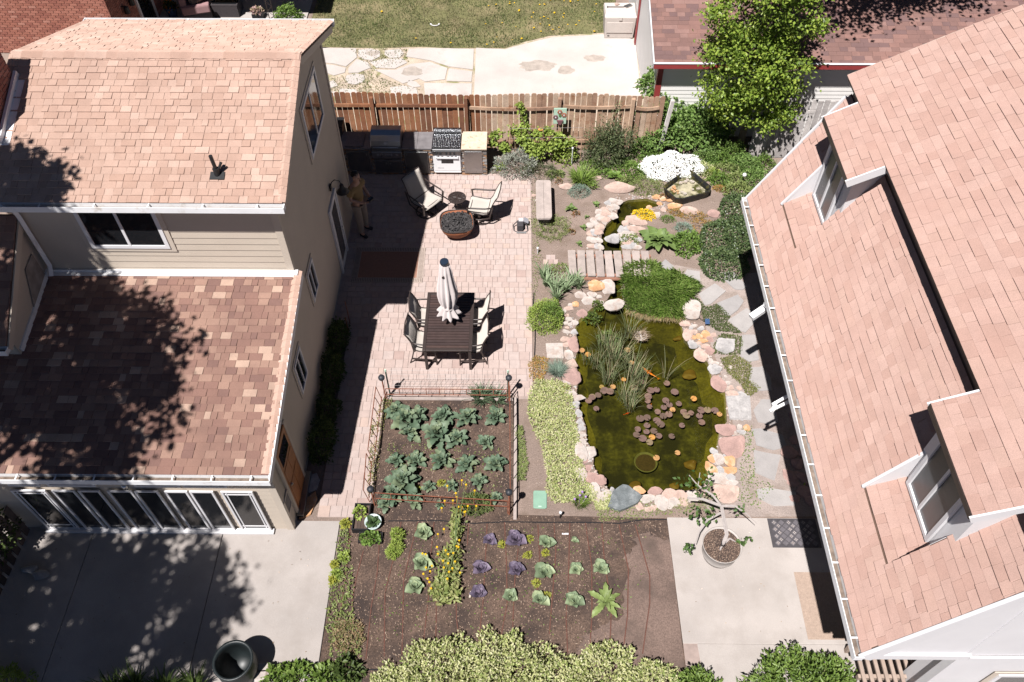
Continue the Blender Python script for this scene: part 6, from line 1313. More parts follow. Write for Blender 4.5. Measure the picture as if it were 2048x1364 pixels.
for i, (x, y, r_, h_, n, lb) in enumerate(((690, 760, .22, .55, 90, 'on the patio side of the nest'), (760, 850, .2, .6, 100, 'in the middle of the pond'), (700, 1010, .12, .6, 60, 'over the brown lily pads'), (870, 620, .12, .7, 50, 'behind the nest'), (900, 980, .14, .7, 70, 'by the orange koi'), (830, 1150, .14, .55, 70, 'nearest the vegetable garden'), (880, 1240, .10, .55, 45, 'leaning over the lily pads'), (520, 850, .10, .3, 30, 'by the yellowed pads'), (960, 1080, .10, .6, 30, 'beside the small orange fish'), (1165, 1000, .06, .75, 14, 'standing alone in open water'), (600, 880, .12, .4, 40, 'at the patio side pads'))):
    p = G(*z5(x, y), WZ); t = thing('reed_clump', 'green cattail reed clump '+lb, 'reeds', (p.x, p.y, WZ-.02), q.uniform(0, 6), 'reed clumps in the pond')
    link('blades', blades_mesh('blades', int(n*1.05), r_*1.2, h_*1.15, .0105, .5, mReed, i, 4), None, t)
mWPl = leafmat('water_plant', [(.10, .15, .03), (.14, .19, .04), (.08, .11, .03)])
for (x, y, rx, lb) in ((560, 500, .2, 'leafy water plant spilling off the bank below the footbridge'), (690, 660, .22, 'leafy water plant among the reeds'), (600, 390, .14, 'leafy water plant at the stream mouth stones')):
    p = G(*z5(x, y), WZ); shrub('water_plant', lb, (p.x, p.y, WZ), rx, rx*.9, .14, 260, .06, .035, mWPl, int(x), 'water plant', stem=mStemG)
p = G(*z5(968, 640), WZ); nst = thing('floating_nest', 'floating white bowl full of dry reed stalks in the pond', 'planter', (p.x, p.y, WZ-.04))
ob('bowl', MB().lathe([(.08, 0), (.12, .03), (.135, .08), (.125, .08), (.11, .05), (0, .04)], 20), mStoneMats['w'], nst, world=False, smooth=True); link('dry_stalks', blades_mesh('dry_stalks', 110, .13, .13, .012, 1.2, M('dry_reed', pal=[((.30, .23, .16), 2), ((.38, .31, .23), 1), ((.2, .14, .09), 2)], rough=.9), 4), None, nst).location = (0, 0, .05)
p = G(*z6(970, 580), WZ-.03); sp_ = thing('sunken_planter', 'round sunken planter of silt just under the water', 'planter', (p.x, p.y, WZ-.18))
ob('pot', MB().lathe([(.18, 0), (.23, .15), (.235, .165), (.215, .165), (.20, .12), (0, .12)], 28), M('algae_pot', (.11, .11, .06), .8, .2, 10), sp_, world=False, smooth=True); ob('silt', MB().lathe([(0, .135), (.1, .13), (.2, .122)], 20), M('silt', (.05, .032, .02), .9, .3, 30), sp_, world=False)
# black basin
bp = [G(*z4(x, y), .22) for x, y in ((1205, 185), (1400, 42), (1445, 48), (1622, 190), (1615, 235), (1380, 300), (1310, 298), (1215, 215))]
bc = sum(bp, Vector())/8; bas = thing('black_basin', 'black plastic pond basin with pebbles feeding the stream', 'basin', (bc.x, bc.y, 0))
def ring(k): return [((p.x-bc.x)*k, (p.y-bc.y)*k) for p in bp]
r0, r1_, r2 = ring(1.0), ring(.93), ring(.86); bm_ = MB()
for (A, za, B, zb) in ((ring(.9), .0, r0, .24), (r0, .24, r1_, .245), (r1_, .245, r2, .12)):
    for i in range(8): j = (i+1) % 8; bm_.add([A[i]+(za,), A[j]+(za,), B[j]+(zb,), B[i]+(zb,)], [(0, 1, 2, 3)])
bm_.sheet(r2, .12); ob('liner', bm_, M('black_liner', (.02, .02, .021), .4, .2, 10, stain=(.10, .09, .03), stscale=6), bas, world=False)
ob('silt', MB().sheet(ring(.80), .125), M('basin_silt', (.42, .38, .31), .9, .3, 8, stain=(.07, .07, .02), stscale=3, stlo=.48, sthi=.6), bas, world=False)
mWat2 = mWater.copy(); mWat2.name = 'clear_water'; [n_ for n_ in mWat2.node_tree.nodes if n_.type == 'BSDF_TRANSPARENT'][0].inputs[0].default_value = (.9, .9, .84, 1)
ob('water', MB().sheet(ring(.895), .185), mWat2, bas, world=False)
ob('spillway', MB().box((G(*z4(1285, 250), .22)-bc)*1, (.34, .12, .03), Matrix.Rotation(-.75, 3, 'Z')), mBlack, bas, world=False).location = (0, 0, .03)
pebs = [(1355, 155), (1375, 150), (1415, 130), (1445, 140), (1460, 145), (1400, 145), (1500, 205), (1465, 212), (1515, 205), (1380, 240), (1365, 235), (1395, 250)]
for i, (x, y) in enumerate(pebs+[(1300, 190), (1310, 205), (1285, 215), (1330, 225), (1300, 230), (1335, 245)]):
    p = G(*z4(x, y), .17); o = link('pebble', q.choice(ROCKS['w' if i < 12 else 'o'])); s = q.uniform(.03, .055); o.location = (p.x, p.y, .165); o.scale = (s, s*.9, s*.7)
    tag(o, 'white pebble lying in the black basin' if i < 12 else 'orange pebble lying at the basin outlet', 'pebble', 'white basin pebbles' if i < 12 else 'orange basin pebbles')

# ================================================================ FLOWER BED PLANTS
def gp(px, py, z=0): p = G(px, py, z); return (p.x, p.y, z)
lmSil = leafmat('silver_leaf', [(.33, .34, .29), (.28, .29, .24), (.38, .385, .34), (.22, .24, .18)], .15, .8)
lmDk = leafmat('dark_needle', [(0.077, 0.105, 0.042), (0.105, 0.133, 0.056), (0.063, 0.084, 0.039), (0.140, 0.154, 0.077)], .15)
lmGr = leafmat('mid_green', [(0.145, 0.233, 0.048), (0.185, 0.282, 0.064), (0.113, 0.185, 0.040)])
lmLi = leafmat('lime_green', [(0.274, 0.354, 0.072), (0.338, 0.419, 0.097), (0.209, 0.290, 0.056)])
lmOl = leafmat('olive_green', [(0.225, 0.274, 0.089), (0.274, 0.322, 0.113), (0.177, 0.225, 0.072)])
lmBl = leafmat('blue_grey_leaf', [(0.210, 0.280, 0.217), (0.266, 0.336, 0.266), (0.168, 0.231, 0.182)], .15, .7)
lmYe = M('yellow_bloom', pal=[((.78, .52, .01), 3), ((.70, .44, .01), 2), ((.82, .60, .04), 1)], rough=.7, leaf=.15)
lmWh = M('white_bloom', pal=[((.84, .84, .82), 3), ((.78, .78, .76), 2)], rough=.8, leaf=.1)
lmOr = leafmat('sedum_orange', [(.42, .22, .06), (.36, .20, .07), (.30, .22, .07), (.46, .28, .10), (.20, .20, .06)], .2)
lmVar = leafmat('variegated', [(.44, .45, .20), (.50, .50, .26), (.34, .38, .14), (.24, .30, .09), (.54, .53, .32)], .25)
lmIvy = leafmat('ivy', [(0.063, 0.098, 0.039), (0.084, 0.126, 0.049), (0.049, 0.077, 0.031), (0.119, 0.154, 0.063)], .1, .35)
lmRed = leafmat('reddish_leaf', [(.30, .12, .05), (.25, .16, .06), (.18, .14, .05)])
lmHop = leafmat('hop_leaf', [(0.137, 0.225, 0.056), (0.177, 0.282, 0.072), (0.105, 0.177, 0.045), (0.225, 0.322, 0.097)])
def sh(name, label, px, py, wpx, dpx, h, n, L, W, mat, cat='shrub', z=0, **k):
    m = ppm(px, py); return shrub(name, label, gp(px, py, z), wpx/2/m, dpx/2/m, h, n, L, W, mat, int(px*7+py) % 97, cat, **k)
sh('silver_shrub', 'silvery grey lavender cotton bush beside the outdoor kitchen', 1030, 340, 88, 70, .5, 2600, .07, .022, lmSil, lump=.3, spread=.6, up=.6)
sh('rosemary_bush', 'low dark rosemary bush beside the silver shrub', 1078, 350, 92, 55, .26, 1500, .06, .014, lmDk, spread=.6, up=.6)
sh('young_currant_bush', 'small bright green currant bush at the fence foot', 1128, 318, 52, 50, .55, 900, .06, .05, lmLi, lump=.4)
sh('yew_shrub', 'dark upright evergreen shrub in front of the fence', 1213, 320, 96, 80, 1.25, 5200, .085, .022, lmDk, lump=.5, inner=.3, spread=.9, up=.5)
# grape vine on its trellis
tl = thing('wire_trellis', 'thin pale stakes and wires of a vine trellis at the fence', 'trellis', (.4, 17.35, 0))
sx = [ZY(p, 300, 17.4).x for p in (1020, 1085, 1162)]
for x_ in sx: ob('stake', MB().tube([(x_, 17.4, 0), (x_, 17.42, 1.15)], .012, 5), mFenceW, tl)
for zz in (.45, .8, 1.1): ob('wire', MB().tube([(sx[0], 17.4, zz-.03), (sx[1], 17.39, zz), (sx[2], 17.4, zz+.02)], .0035, 4), mFenceG, tl)
gv = thing('grape_vine', 'bright green grape vine scrambling over the wire trellis', 'vine', (.2, 17.45, 0)); q2 = np.random.RandomState(4); cl_ = []
for (px, py, s, y_) in ((990, 270, .16, 17.5), (985, 285, .12, 17.5), (1035, 262, .2, 17.55), (1045, 275, .2, 17.45), (1060, 290, .22, 17.4), (1080, 268, .2, 17.5), (1095, 262, .14, 17.5), (1085, 295, .2, 17.35), (1040, 210, .07, 17.75), (1043, 222, .08, 17.75), (1046, 235, .07, 17.75), (1050, 250, .09, 17.7), (1115, 272, .14, 17.5), (1010, 295, .15, 17.4), (1140, 285, .14, 17.4), (1000, 345, .12, 17.1), (1070, 308, .18, 17.3), (1110, 290, .17, 17.4)):
    c = ZY(px, py, y_); n = int(s*900); cl_.append(np.array([c.x-.2, c.y-17.45, max(.1, c.z)])+q2.normal(0, s*.5, (n, 3))*np.array([1, .5, .8]))
P = np.concatenate(cl_); P[:, 2] = np.abs(P[:, 2]); link('foliage', leaf_mesh('foliage', P, q2.normal(0, 1, P.shape)+np.array([0, -.5, .2]), q2.uniform(.05, .10, len(P)), q2.uniform(.05, .09, len(P)), lmLi, .12, .1), None, gv)
ob('cane', MB().tube([(-.3, 0, 0), (-.25, .05, .5), (-.4, .1, .9)], .014, 5).tube([(.2, -.05, 0), (.25, 0, .5), (.0, .2, 1.0), (-.2, .28, 1.5)], .014, 5).tube([(.7, -.05, 0), (.7, 0, .6), (.4, .05, .9)], .012, 5), mStem, gv, world=False)
hv = thing('hop_vine', 'dense green hop vine heaped over the fence corner', 'vine', gp(1345, 290))
lob = []
for (px, py, z_, rx, ry, rz_, n) in ((1340, 300, .3, .7, .5, .5, 1500), (1310, 285, .5, .5, .4, .6, 1300), (1380, 290, .4, .6, .5, .55, 1400), (1330, 260, .95, .38, .35, .5, 900), (1300, 250, 1.0, .3, .3, .5, 700), (1355, 255, .9, .35, .3, .4, 700), (1420, 300, .3, .5, .4, .4, 900), (1375, 270, .8, .3, .3, .35, 500), (1335, 225, 1.5, .16, .16, .3, 250)):
    P, nr, r_ = mound_pts(int(n*1.4), rx*1.25, ry*1.2, rz_*1.25, .4, .5, px); c = G(px, py+18, 0); P = P+np.array([c.x, c.y+.55, z_])-np.array(hv.location); lob.append((P, nr))
P = np.concatenate([a for a, b in lob]); D = np.concatenate([b for a, b in lob])+rs.normal(0, .7, P.shape)
link('foliage', leaf_mesh('foliage', P, D, rs.uniform(.06, .11, len(P)), rs.uniform(.05, .09, len(P)), lmHop, .15, .15), None, hv); ob('stem', stems_mb(9, .6, .4, 1.0, .012, 3), mStem, hv, world=False)
sh('ground_ivy', 'loose green groundcover at the foot of the hop vine', 1258, 345, 92, 54, .17, 1500, .06, .04, lmGr, 'ground cover'); sh('mossy_mound', 'mossy green mound above the stream stones', 1290, 374, 74, 60, .15, 2200, .045, .014, lmOl, 'ground cover')
sh('white_candytuft', 'mound of white candytuft flowers behind the black basin', 1345, 340, 122, 78, .34, 900, .05, .02, lmGr, 'flowers', extra=(6500, .042, lmWh))
sh('variegated_mound', 'pale cream variegated plant beside the white candytuft', 1402, 345, 62, 50, .22, 900, .055, .028, lmVar, 'plant')
for i, (px, py, w, d, h, n, mt, lb) in enumerate(((1445, 325, 40, 34, .3, 700, lmGr, 'dense round green dome behind the variegated plant'), (1485, 335, 70, 50, .35, 1100, lmHop, 'spreading green shrub by the leafy tree trunk'), (1505, 365, 60, 60, .35, 900, lmHop, 'green shrub by the far gutter corner'), (1440, 362, 50, 36, .2, 600, lmGr, 'low leafy plant beside the basin rim'), (1475, 385, 60, 44, .25, 800, lmOl, 'olive leafy plant above the ivy mound'), (1420, 320, 30, 26, .2, 400, lmGr, 'little green tuft beside the candytuft'))):
    sh('garden_shrub', lb, px, py, w, d, h, n, .07, .04, mt, group='shrubs round the basin')
sh('yellow_alyssum', 'bright yellow alyssum cushion by the stream', 1287, 432, 44, 32, .14, 300, .04, .02, lmOl, 'flowers', extra=(900, .028, lmYe))
sh('thyme_mat', 'light green thyme mat at the end of the plank bench', 1102, 460, 74, 66, .15, 3000, .035, .014, lmOl, 'ground cover', lump=.5)
sh('blue_grey_dome', 'small blue grey santolina dome by the flat pink rock', 1159, 386, 46, 36, .21, 1500, .035, .013, lmBl, 'plant', lump=.1)
sh('green_geranium', 'bushy green geranium beside the ivy mound', 1373, 492, 66, 60, .3, 1500, .06, .045, lmGr, 'plant')
iv = thing('ivy_mound', 'large dark ivy mound against the white gutter', 'ivy', gp(1450, 480)); lob = []
for (px, py, rx, ry, h_, n) in ((1475, 425, .45, .6, .5, 2200), (1450, 480, .7, .65, .45, 3600), (1445, 525, .6, .5, .35, 2600), (1485, 470, .5, .7, .5, 2200)):
    P, nr, r_ = mound_pts(n, rx, ry, h_, .12, .8, px); c = G(px, py+6); P = P+np.array([c.x, c.y, 0])-np.array(iv.location); lob.append((P, nr))
P = np.concatenate([a for a, b in lob]); D = np.concatenate([b for a, b in lob])*.4+rs.normal(0, .7, P.shape); link('foliage', leaf_mesh('foliage', P, D, rs.uniform(.035, .06, len(P)), rs.uniform(.03, .05, len(P)), lmIvy, .1, .1), None, iv); ob('stem', stems_mb(6, .5, .5, .3, .01, 2), mStem, iv, world=False)
for i, (px, py, w, d) in enumerate(((1385, 432, 60, 30), (1405, 455, 55, 50), (1355, 425, 40, 26), (1440, 378, 30, 20))): sh('orange_sedum', ('orange sedum patch between the pink boulders', 'orange sedum patch above the green geranium', 'orange sedum patch below the basin outlet', 'orange sedum patch beside the black basin')[i], px, py, w, d, .07, 600, .035, .02, lmOr, 'sedum', group='orange sedum patches')
sh('grey_tuft', 'small grey green tuft above the green geranium', 1366, 458, 34, 28, .14, 500, .06, .014, lmBl, 'plant'); sh('heather_tuft', 'low dark tuft beside the yellow alyssum', 1335, 440, 32, 20, .1, 350, .045, .014, lmGr, 'plant')
sh('round_green_shrub', 'round bright green shrub between patio and pond', 1090, 640, 74, 84, .42, 3400, .045, .02, lmLi, lump=.2); sh('dark_green_shrub', 'darker green shrub growing out of the round shrub', 1100, 638, 50, 48, .52, 1700, .045, .016, lmGr, lump=.15)
def tuft(name, label, px, py, wpx, h, n, w, lean, mat, cat='plant', group=None, z=0, **k):
    m = ppm(px, py); t = thing(name, label, cat, gp(px, py, z), 0, group); link('blades', blades_mesh('blades', n, wpx/2/m*.5, h, w, lean, mat, int(px+py), **k), None, t); return t
lmIris = leafmat('iris_blade', [(0.266, 0.350, 0.196), (0.336, 0.420, 0.252), (0.210, 0.280, 0.154)], .2)
for i, (x, y, w) in enumerate(((180, 180, 95), (250, 230, 80), (330, 240, 80), (400, 180, 75), (450, 210, 70), (260, 320, 60), (150, 120, 70))):
    tuft('iris_clump', ('iris clump nearest the patio edge', 'iris clump in the middle of the bed', 'iris clump beside the pale stones', 'iris clump at the footbridge end', 'iris clump over the orange stone', 'iris clump next to the round shrub', 'iris clump beside the loose pavers')[i]+' with grey green blades', *z5(x, y+25), w/4.18, .48, 42, .035, .55, lmIris, 'iris', 'iris clumps by the footbridge', seg=4)
lmDay = leafmat('daylily', [(0.161, 0.241, 0.048), (0.209, 0.298, 0.064), (0.129, 0.193, 0.040)], .2)
tuft('daylily_clump', 'strappy green daylily clump behind the blue grey dome', 1163, 362, 66, .38, 260, .024, .9, lmDay, 'daylily', seg=4); tuft('daylily_clump', 'small daylily clump beside the blue grey dome', 1185, 375, 30, .22, 60, .018, .9, lmDay, 'daylily', seg=4)
tuft('blue_fescue', 'spiky blue fescue tuft on the pond rim', 1115, 745, 46, .26, 420, .008, .9, lmBl, 'grass', seg=3)
lmFes = leafmat('fescue_green', [(0.161, 0.266, 0.048), (0.209, 0.322, 0.064), (0.129, 0.209, 0.040), (0.274, 0.354, 0.097)], .2)
gm_ = thing('grass_mound', 'shaggy bright green grass mound hanging over the pond', 'grass', gp(1310, 590))
gpoly = [z5(*p) for p in ((830, 90), (900, 60), (1090, 50), (1130, 110), (1290, 130), (1430, 230), (1430, 290), (1345, 340), (1300, 490), (1170, 485), (1020, 470), (860, 430), (815, 250))]; gw = [G(*p) for p in gpoly]
P2 = scatter([(p.x, p.y) for p in gw], 9000, 3); cen = P2.mean(0); dd = np.abs(P2-cen).max(1)
hz = np.array([.12+.12*noise.noise(Vector((p[0]*2.2, p[1]*2.2, 1))) for p in P2]); P = np.column_stack([P2-np.array(gm_.location)[:2], np.maximum(0, hz*.8)]); fl_ = np.array([[noise.noise(Vector((p[0]*2, p[1]*2, 7))), noise.noise(Vector((p[0]*2, p[1]*2, 17)))] for p in P2])
D = np.column_stack([fl_*1.1+(P2-cen)*.5, np.full(len(P2), .55)])+rs.normal(0, .25, P.shape)+np.array([0, -.25, 0])
link('blades', leaf_mesh('blades', P, D, rs.uniform(.12, .24, len(P)), .010, lmFes, .1, .35), None, gm_)
mDryG = leafmat('dry_grass', [(.36, .27, .15), (.30, .23, .12)], .2); P2 = scatter([tuple(G(*z5(*p))[:2]) for p in ((850, 430), (1020, 480), (1300, 500), (1330, 400), (1250, 430), (1050, 420), (900, 390))], 1500, 8)
link('dry_blades', leaf_mesh('dry_blades', np.column_stack([P2-np.array(gm_.location)[:2], np.full(1500, .05)]), rs.normal(0, .4, (1500, 3))+np.array([0, -1, -.1]), rs.uniform(.1, .2, 1500), .009, mDryG), None, gm_)
lmHos = leafmat('comfrey_leaf', [(0.161, 0.233, 0.072), (0.201, 0.282, 0.089), (0.137, 0.201, 0.064)], .2)
hosL = [big_leaf_mesh('comfrey_leaf', lmHos, 1, .42, .12, .5, .03, .1, seed=i) for i in range(3)]
rosette('comfrey_plant', 'big rough leaved comfrey plant beside the stream', gp(1315, 488), hosL, 44, .50, 'plant', el=(70, 12), seed=3, spiral=2.4)
bergL = [big_leaf_mesh('broad_leaf', lmGr, 1, .6, .15, .4, .03, .15, seed=i+5) for i in range(2)]
for i, (px, py, n, s, lb) in enumerate(((1228, 355, 14, .24, 'glossy broad leaved plant by the flat pink boulder'), (1140, 420, 14, .18, 'small leafy rosette in the middle of the bare bed'), (1192, 412, 12, .13, 'little green rosette beside the cobbled bank'), (1166, 458, 12, .12, 'little green rosette in the open bed nearest the thyme'), (1158, 490, 12, .12, 'little green rosette close to the footbridge'), (1172, 436, 9, .09, 'tiny pale rosette in the bare bed'))):
    rosette('leafy_rosette', lb, gp(px, py), bergL if i == 0 else hosL, n, s, 'plant', 'rosettes in the flower bed', (65, 15), i+2)
for i, (px, py) in enumerate(((1152, 430), (1143, 466), (1118, 365))): sh('red_seedling', ('small red leaved seedling beside the leafy rosette', 'small red leaved seedling near the thyme mat', 'small dry seedling near the bench')[i], px, py, 14, 14, .12, 60, .05, .025, lmRed, 'seedling', group='red seedlings')
for i, (px, py, w, d, h, n, mt, lb) in enumerate(((1185, 335, 60, 34, .16, 700, lmGr, 'low leafy drift behind the daylilies'), (1240, 330, 50, 30, .2, 700, lmHop, 'leafy clump at the foot of the dark evergreen'), (1305, 320, 60, 40, .25, 900, lmGr, 'leafy clump between evergreen and hop vine'), (1450, 345, 70, 40, .22, 1000, lmOl, 'leafy drift behind the basin corner'), (1500, 345, 50, 44, .4, 900, lmHop, 'bushy green clump at the tree foot'), (1425, 352, 40, 30, .2, 500, lmLi, 'lime leafy clump beside the variegated plant'), (1465, 365, 44, 34, .28, 600, lmOl, 'grassy olive clump below the globe'), (1250, 365, 40, 26, .12, 500, lmOl, 'thin mossy patch above the flat boulder'), (1330, 478, 30, 20, .08, 200, lmGr, 'creeping sprig beside the comfrey'), (1258, 480, 44, 30, .07, 300, lmOl, 'creeping sprig on the cobbled bank'), (1120, 540, 50, 36, .05, 300, lmOl, 'thin weeds beside the footbridge end'), (1345, 395, 60, 22, .05, 400, lmRed, 'dark red sedum strip under the basin'), (1410, 322, 64, 40, .4, 1300, lmHop, 'tall leafy clump between candytuft and tree'), (1462, 316, 66, 36, .5, 1500, lmGr, 'shady leafy mass round the tree trunk'), (1285, 308, 54, 36, .6, 1500, lmHop, 'leafy bramble beside the dark evergreen'), (1525, 335, 50, 40, .4, 900, lmGr, 'leafy mass under the far rake of the rose roof'), (1210, 350, 50, 22, .12, 500, lmGr, 'leafy patch behind the flat pink rock'), (1110, 350, 40, 22, .1, 350, lmOl, 'thin herbs beside the rosemary'))):
    sh('bed_plant', lb, px, py, w, d, h, n, .055, .03, mt, 'plant', group='low plants of the flower bed')
# creeping mats by the path (uncountable)
def cov(name, label, pts, n, h, L, W, mat, seed=0): return cover(name, label, 'ground cover', [tuple(G(*p)[:2]) for p in pts], n, h, L, W, mat, seed)
cov('creeping_mat', 'dark creeping mat beside the big pale boulder', [z5(*p) for p in ((1390, 300), (1450, 330), (1510, 400), (1620, 370), (1715, 480), (1690, 520), (1760, 570), (1820, 620), (1600, 600), (1490, 520), (1470, 430), (1400, 350))], 2600, .06, .035, .02, leafmat('mat_dark', [(.09, .12, .04), (.12, .145, .055), (.07, .09, .03)]), 1)
cov('creeping_mat', 'green creeping mat round the angular grey rock', [z5(*p) for p in ((1580, 700), (1640, 620), (1820, 640), (1810, 790), (1750, 800), (1620, 790), (1560, 790))], 1500, .06, .035, .02, leafmat('mat_mid', [(.11, .14, .045), (.14, .17, .055), (.08, .10, .03)]), 2)
cov('creeping_mat', 'yellow green creeping mat along the flagstone path', [z5(*p) for p in ((1630, 830), (1760, 800), (1880, 850), (1890, 930), (1890, 1010), (1970, 1080), (1860, 1160), (1800, 1040), (1700, 960))], 2400, .06, .035, .02, leafmat('mat_yellow', [(.20, .21, .06), (.16, .18, .05), (.12, .14, .04), (.25, .22, .10)]), 3)
cov('lime_ground_cover', 'long drift of lime variegated ground cover beside the pond', [(1070, 765), (1110, 760), (1140, 775), (1150, 830), (1158, 880), (1165, 930), (1178, 965), (1195, 995), (1180, 1010), (1140, 1005), (1110, 1010), (1092, 985), (1094, 950), (1085, 900), (1070, 870), (1055, 830), (1058, 790)], 9000, .14, .05, .024, lmVar, 4)
cov('lime_ground_cover', 'small patch of lime ground cover in front of the slate slab', [(1185, 1000), (1215, 985), (1228, 995), (1215, 1025), (1190, 1020)], 700, .1, .045, .022, lmVar, 5)
cov('orange_sedum_mat', 'orange sedum mat along the patio edge by the fescue', [(1056, 725), (1070, 712), (1098, 718), (1095, 745), (1080, 765), (1060, 760)], 900, .08, .035, .02, lmOr, 6)
cov('orange_sedum_mat', 'thin orange sedum strip beside the pond rim stones', [(1122, 770), (1140, 775), (1138, 800), (1125, 795)], 220, .06, .03, .02, lmOr, 7)
cov('edge_weeds', 'thin weeds along the patio edge and bed', [(1062, 380), (1072, 380), (1074, 470), (1085, 520), (1066, 620), (1062, 600), (1064, 470)], 450, .05, .04, .015, lmOl, 8)
cov('edge_weeds', 'weeds growing beside the timber edging', [(1028, 850), (1045, 855), (1056, 930), (1050, 965), (1030, 965)], 1300, .12, .045, .018, lmOl, 9)
cov('edge_weeds', 'weeds and moss in front of the pond rim', [(1185, 1015), (1330, 1000), (1440, 990), (1450, 1015), (1330, 1032), (1200, 1045)], 900, .06, .05, .015, lmOl, 10)
cov('path_weeds', 'scattered weeds between the flagstones', [z6(*p) for p in ((1750, 300), (1830, 300), (1850, 700), (2000, 780), (1880, 960), (1700, 900), (1740, 500))], 380, .05, .05, .02, lmGr, 11)
t = tuft('chives', 'tuft of chives with purple flower heads near the slate slab', 1160, 1010, 40, .28, 160, .008, .6, lmDay, 'chives')
for dx, dy in ((.03, .12), (-.02, .05), (.09, .02), (-.12, -.03)): ob('flower_head', MB().lathe([(0, -.02), (.022, -.006), (.022, .01), (0, .024)], 8, (dx, dy, .30)).tube([(dx*.5, dy*.5, .02), (dx, dy, .29)], .003, 4), M('purple_bloom', (.32, .20, .45), .7), t, world=False)

# gravel packed between the rim stones
gv_ = MB(); qg = random.Random(9); oct_ = ((1, 0, 0), (-1, 0, 0), (0, 1, 0), (0, -1, 0), (0, 0, 1), (0, 0, -1))
gravel_parts = {'p': MB(), 'w': MB(), 'g': MB()}
for i in range(len(POND)):
    a, b = Vector(POND[i]), Vector(POND[(i+1) % len(POND)]); d = (b-a); n2 = Vector((d.y, -d.x)).normalized()
    m_ = (a+b)/2+n2*.1
    if in_poly([m_.x], [m_.y], POND)[0]: n2 = -n2
    if (a.y+b.y)/2 > 12.0 and (a.y+b.y)/2 < 14.0: continue
    for k in range(int(d.length*60)):
        p = a.lerp(b, qg.random())+n2*abs(qg.gauss(0, .13)); s_ = qg.uniform(.012, .032); c = Vector((p.x, p.y, s_*.4))
        gravel_parts[qg.choice('pwwg')].add([c+Vector((x*qg.uniform(.7, 1.3), y*qg.uniform(.7, 1.3), z*qg.uniform(.5, .9)))*s_ for x, y, z in oct_], [(0, 2, 4), (2, 1, 4), (1, 3, 4), (3, 0, 4), (2, 0, 5), (1, 2, 5), (3, 1, 5), (0, 3, 5)])
for k, mb_ in gravel_parts.items(): tag(stuff(ob('rim_gravel', mb_, mStoneMats[k])), CN[k]+' gravel packed between the pond rim stones', 'gravel')

# ================================================================ VEGETABLE GARDEN
def v3(x, y): return (730+x/4.4, 740+y/4.4)
def v6(x, y): return (640+x/2.926, 940+y/2.926)
lmKale = leafmat('kale_leaf', [(0.108, 0.157, 0.099), (0.137, 0.186, 0.120), (0.087, 0.133, 0.083), (0.157, 0.199, 0.116)], .12, .55)
kaleL = [big_leaf_mesh('kale_leaf', lmKale, 1, .55, .22, .45, .05, .14, lob=.28, seed=i, nu=9) for i in range(4)]
kales = [(370, 450, 150, 16), (280, 370, 105, 12), (475, 410, 105, 12), (395, 560, 100, 10), (690, 420, 115, 13), (640, 585, 150, 16), (815, 610, 100, 12), (900, 430, 120, 13), (1150, 420, 110, 13), (1060, 640, 85, 10), (275, 805, 80, 11), (455, 805, 95, 12), (680, 810, 115, 13), (895, 835, 95, 13), (1155, 835, 105, 14), (345, 990, 150, 14), (255, 1100, 115, 12), (430, 1150, 95, 10), (190, 1180, 85, 9), (565, 1025, 62, 9), (760, 1015, 65, 10), (1010, 985, 80, 9), (1150, 1120, 58, 8), (660, 1180, 48, 7)]
kl = ['sprawling broccoli plant beside the leeks fence corner', 'broccoli plant in the fenced bed corner near the dining table', 'broccoli plant second along the back row', 'broccoli plant in front of the biggest back row plant', 'broccoli plant third along the back row', 'large broccoli plant in the middle of the back row', 'broccoli plant in front of the third back row plant', 'broccoli plant fourth along the back row', 'broccoli plant at the leek end of the back row', 'small broccoli plant alone in front of the leeks', 'broccoli plant at the path end of the middle row', 'broccoli plant second along the middle row', 'tall broccoli plant third along the middle row', 'compact broccoli plant fourth along the middle row', 'compact broccoli plant at the pond end of the middle row', 'largest broad leaved broccoli in the front corner of the fenced bed', 'broad leaved broccoli behind the front rebar rail', 'broccoli plant with yellowing leaf at the front rail', 'broccoli plant under the front corner post', 'small cauliflower plant beside the yellow flowers', 'small cauliflower plant with a pale heart', 'young broccoli plant near the timber edging', 'little broccoli plant inside the front rail by the corner post', 'tiny broccoli seedling under the yellow flowers']
for i, (x, y, s, n) in enumerate(kales):
    p = gp(*v3(x, y+18)); rosette('broccoli_plant', kl[i], p, kaleL, n+9, s/4.4/100*1.18, 'broccoli', 'broccoli in the fenced bed', (72, 8), i+40, stemh=s/150*.16)
lmLeek = leafmat('leek_blade', [(.11, .16, .09), (.14, .19, .11), (.085, .125, .07)], .15)
tuft('leek_clump', 'thick clump of grey green leeks at the wire mesh', *v3(1020, 265), 46, .36, 150, .024, .8, lmLeek, 'leeks', seg=4); tuft('leek_clump', 'smaller leek clump at the timber edging', *v3(1160, 275), 36, .32, 80, .024, .8, lmLeek, 'leeks', seg=4)
lmFern = leafmat('ferny_leaf', [(.13, .17, .055), (.17, .21, .07), (.10, .135, .04)])
sh('marigold_bush', 'ferny green bush with orange yellow marigolds behind the front rail', *v3(980, 1200), 62, 44, .32, 1300, .06, .018, lmFern, 'plant')
def bloomset(t, pts, mat, r=.022):
    for (px, py, z_) in pts:
        p = G(px, py, z_)-Vector(t.location); ob('flower', MB().lathe([(0, -.008), (r, 0), (r*.7, .01), (0, .008)], 8, p).tube([(p.x*.97, p.y*.97-.02, max(.02, p.z-.10)), (p.x, p.y, p.z)], .003, 4), mat, t, world=False)
mt = thing('mustard_plant', 'tall yellow flowering mustard sprawling from the fenced bed into the cabbages', 'mustard plant', gp(895, 1120))
lmMus = leafmat('mustard_leaf', [(.24, .28, .09), (.29, .32, .12), (.19, .24, .07), (.33, .33, .14)])
bl = []
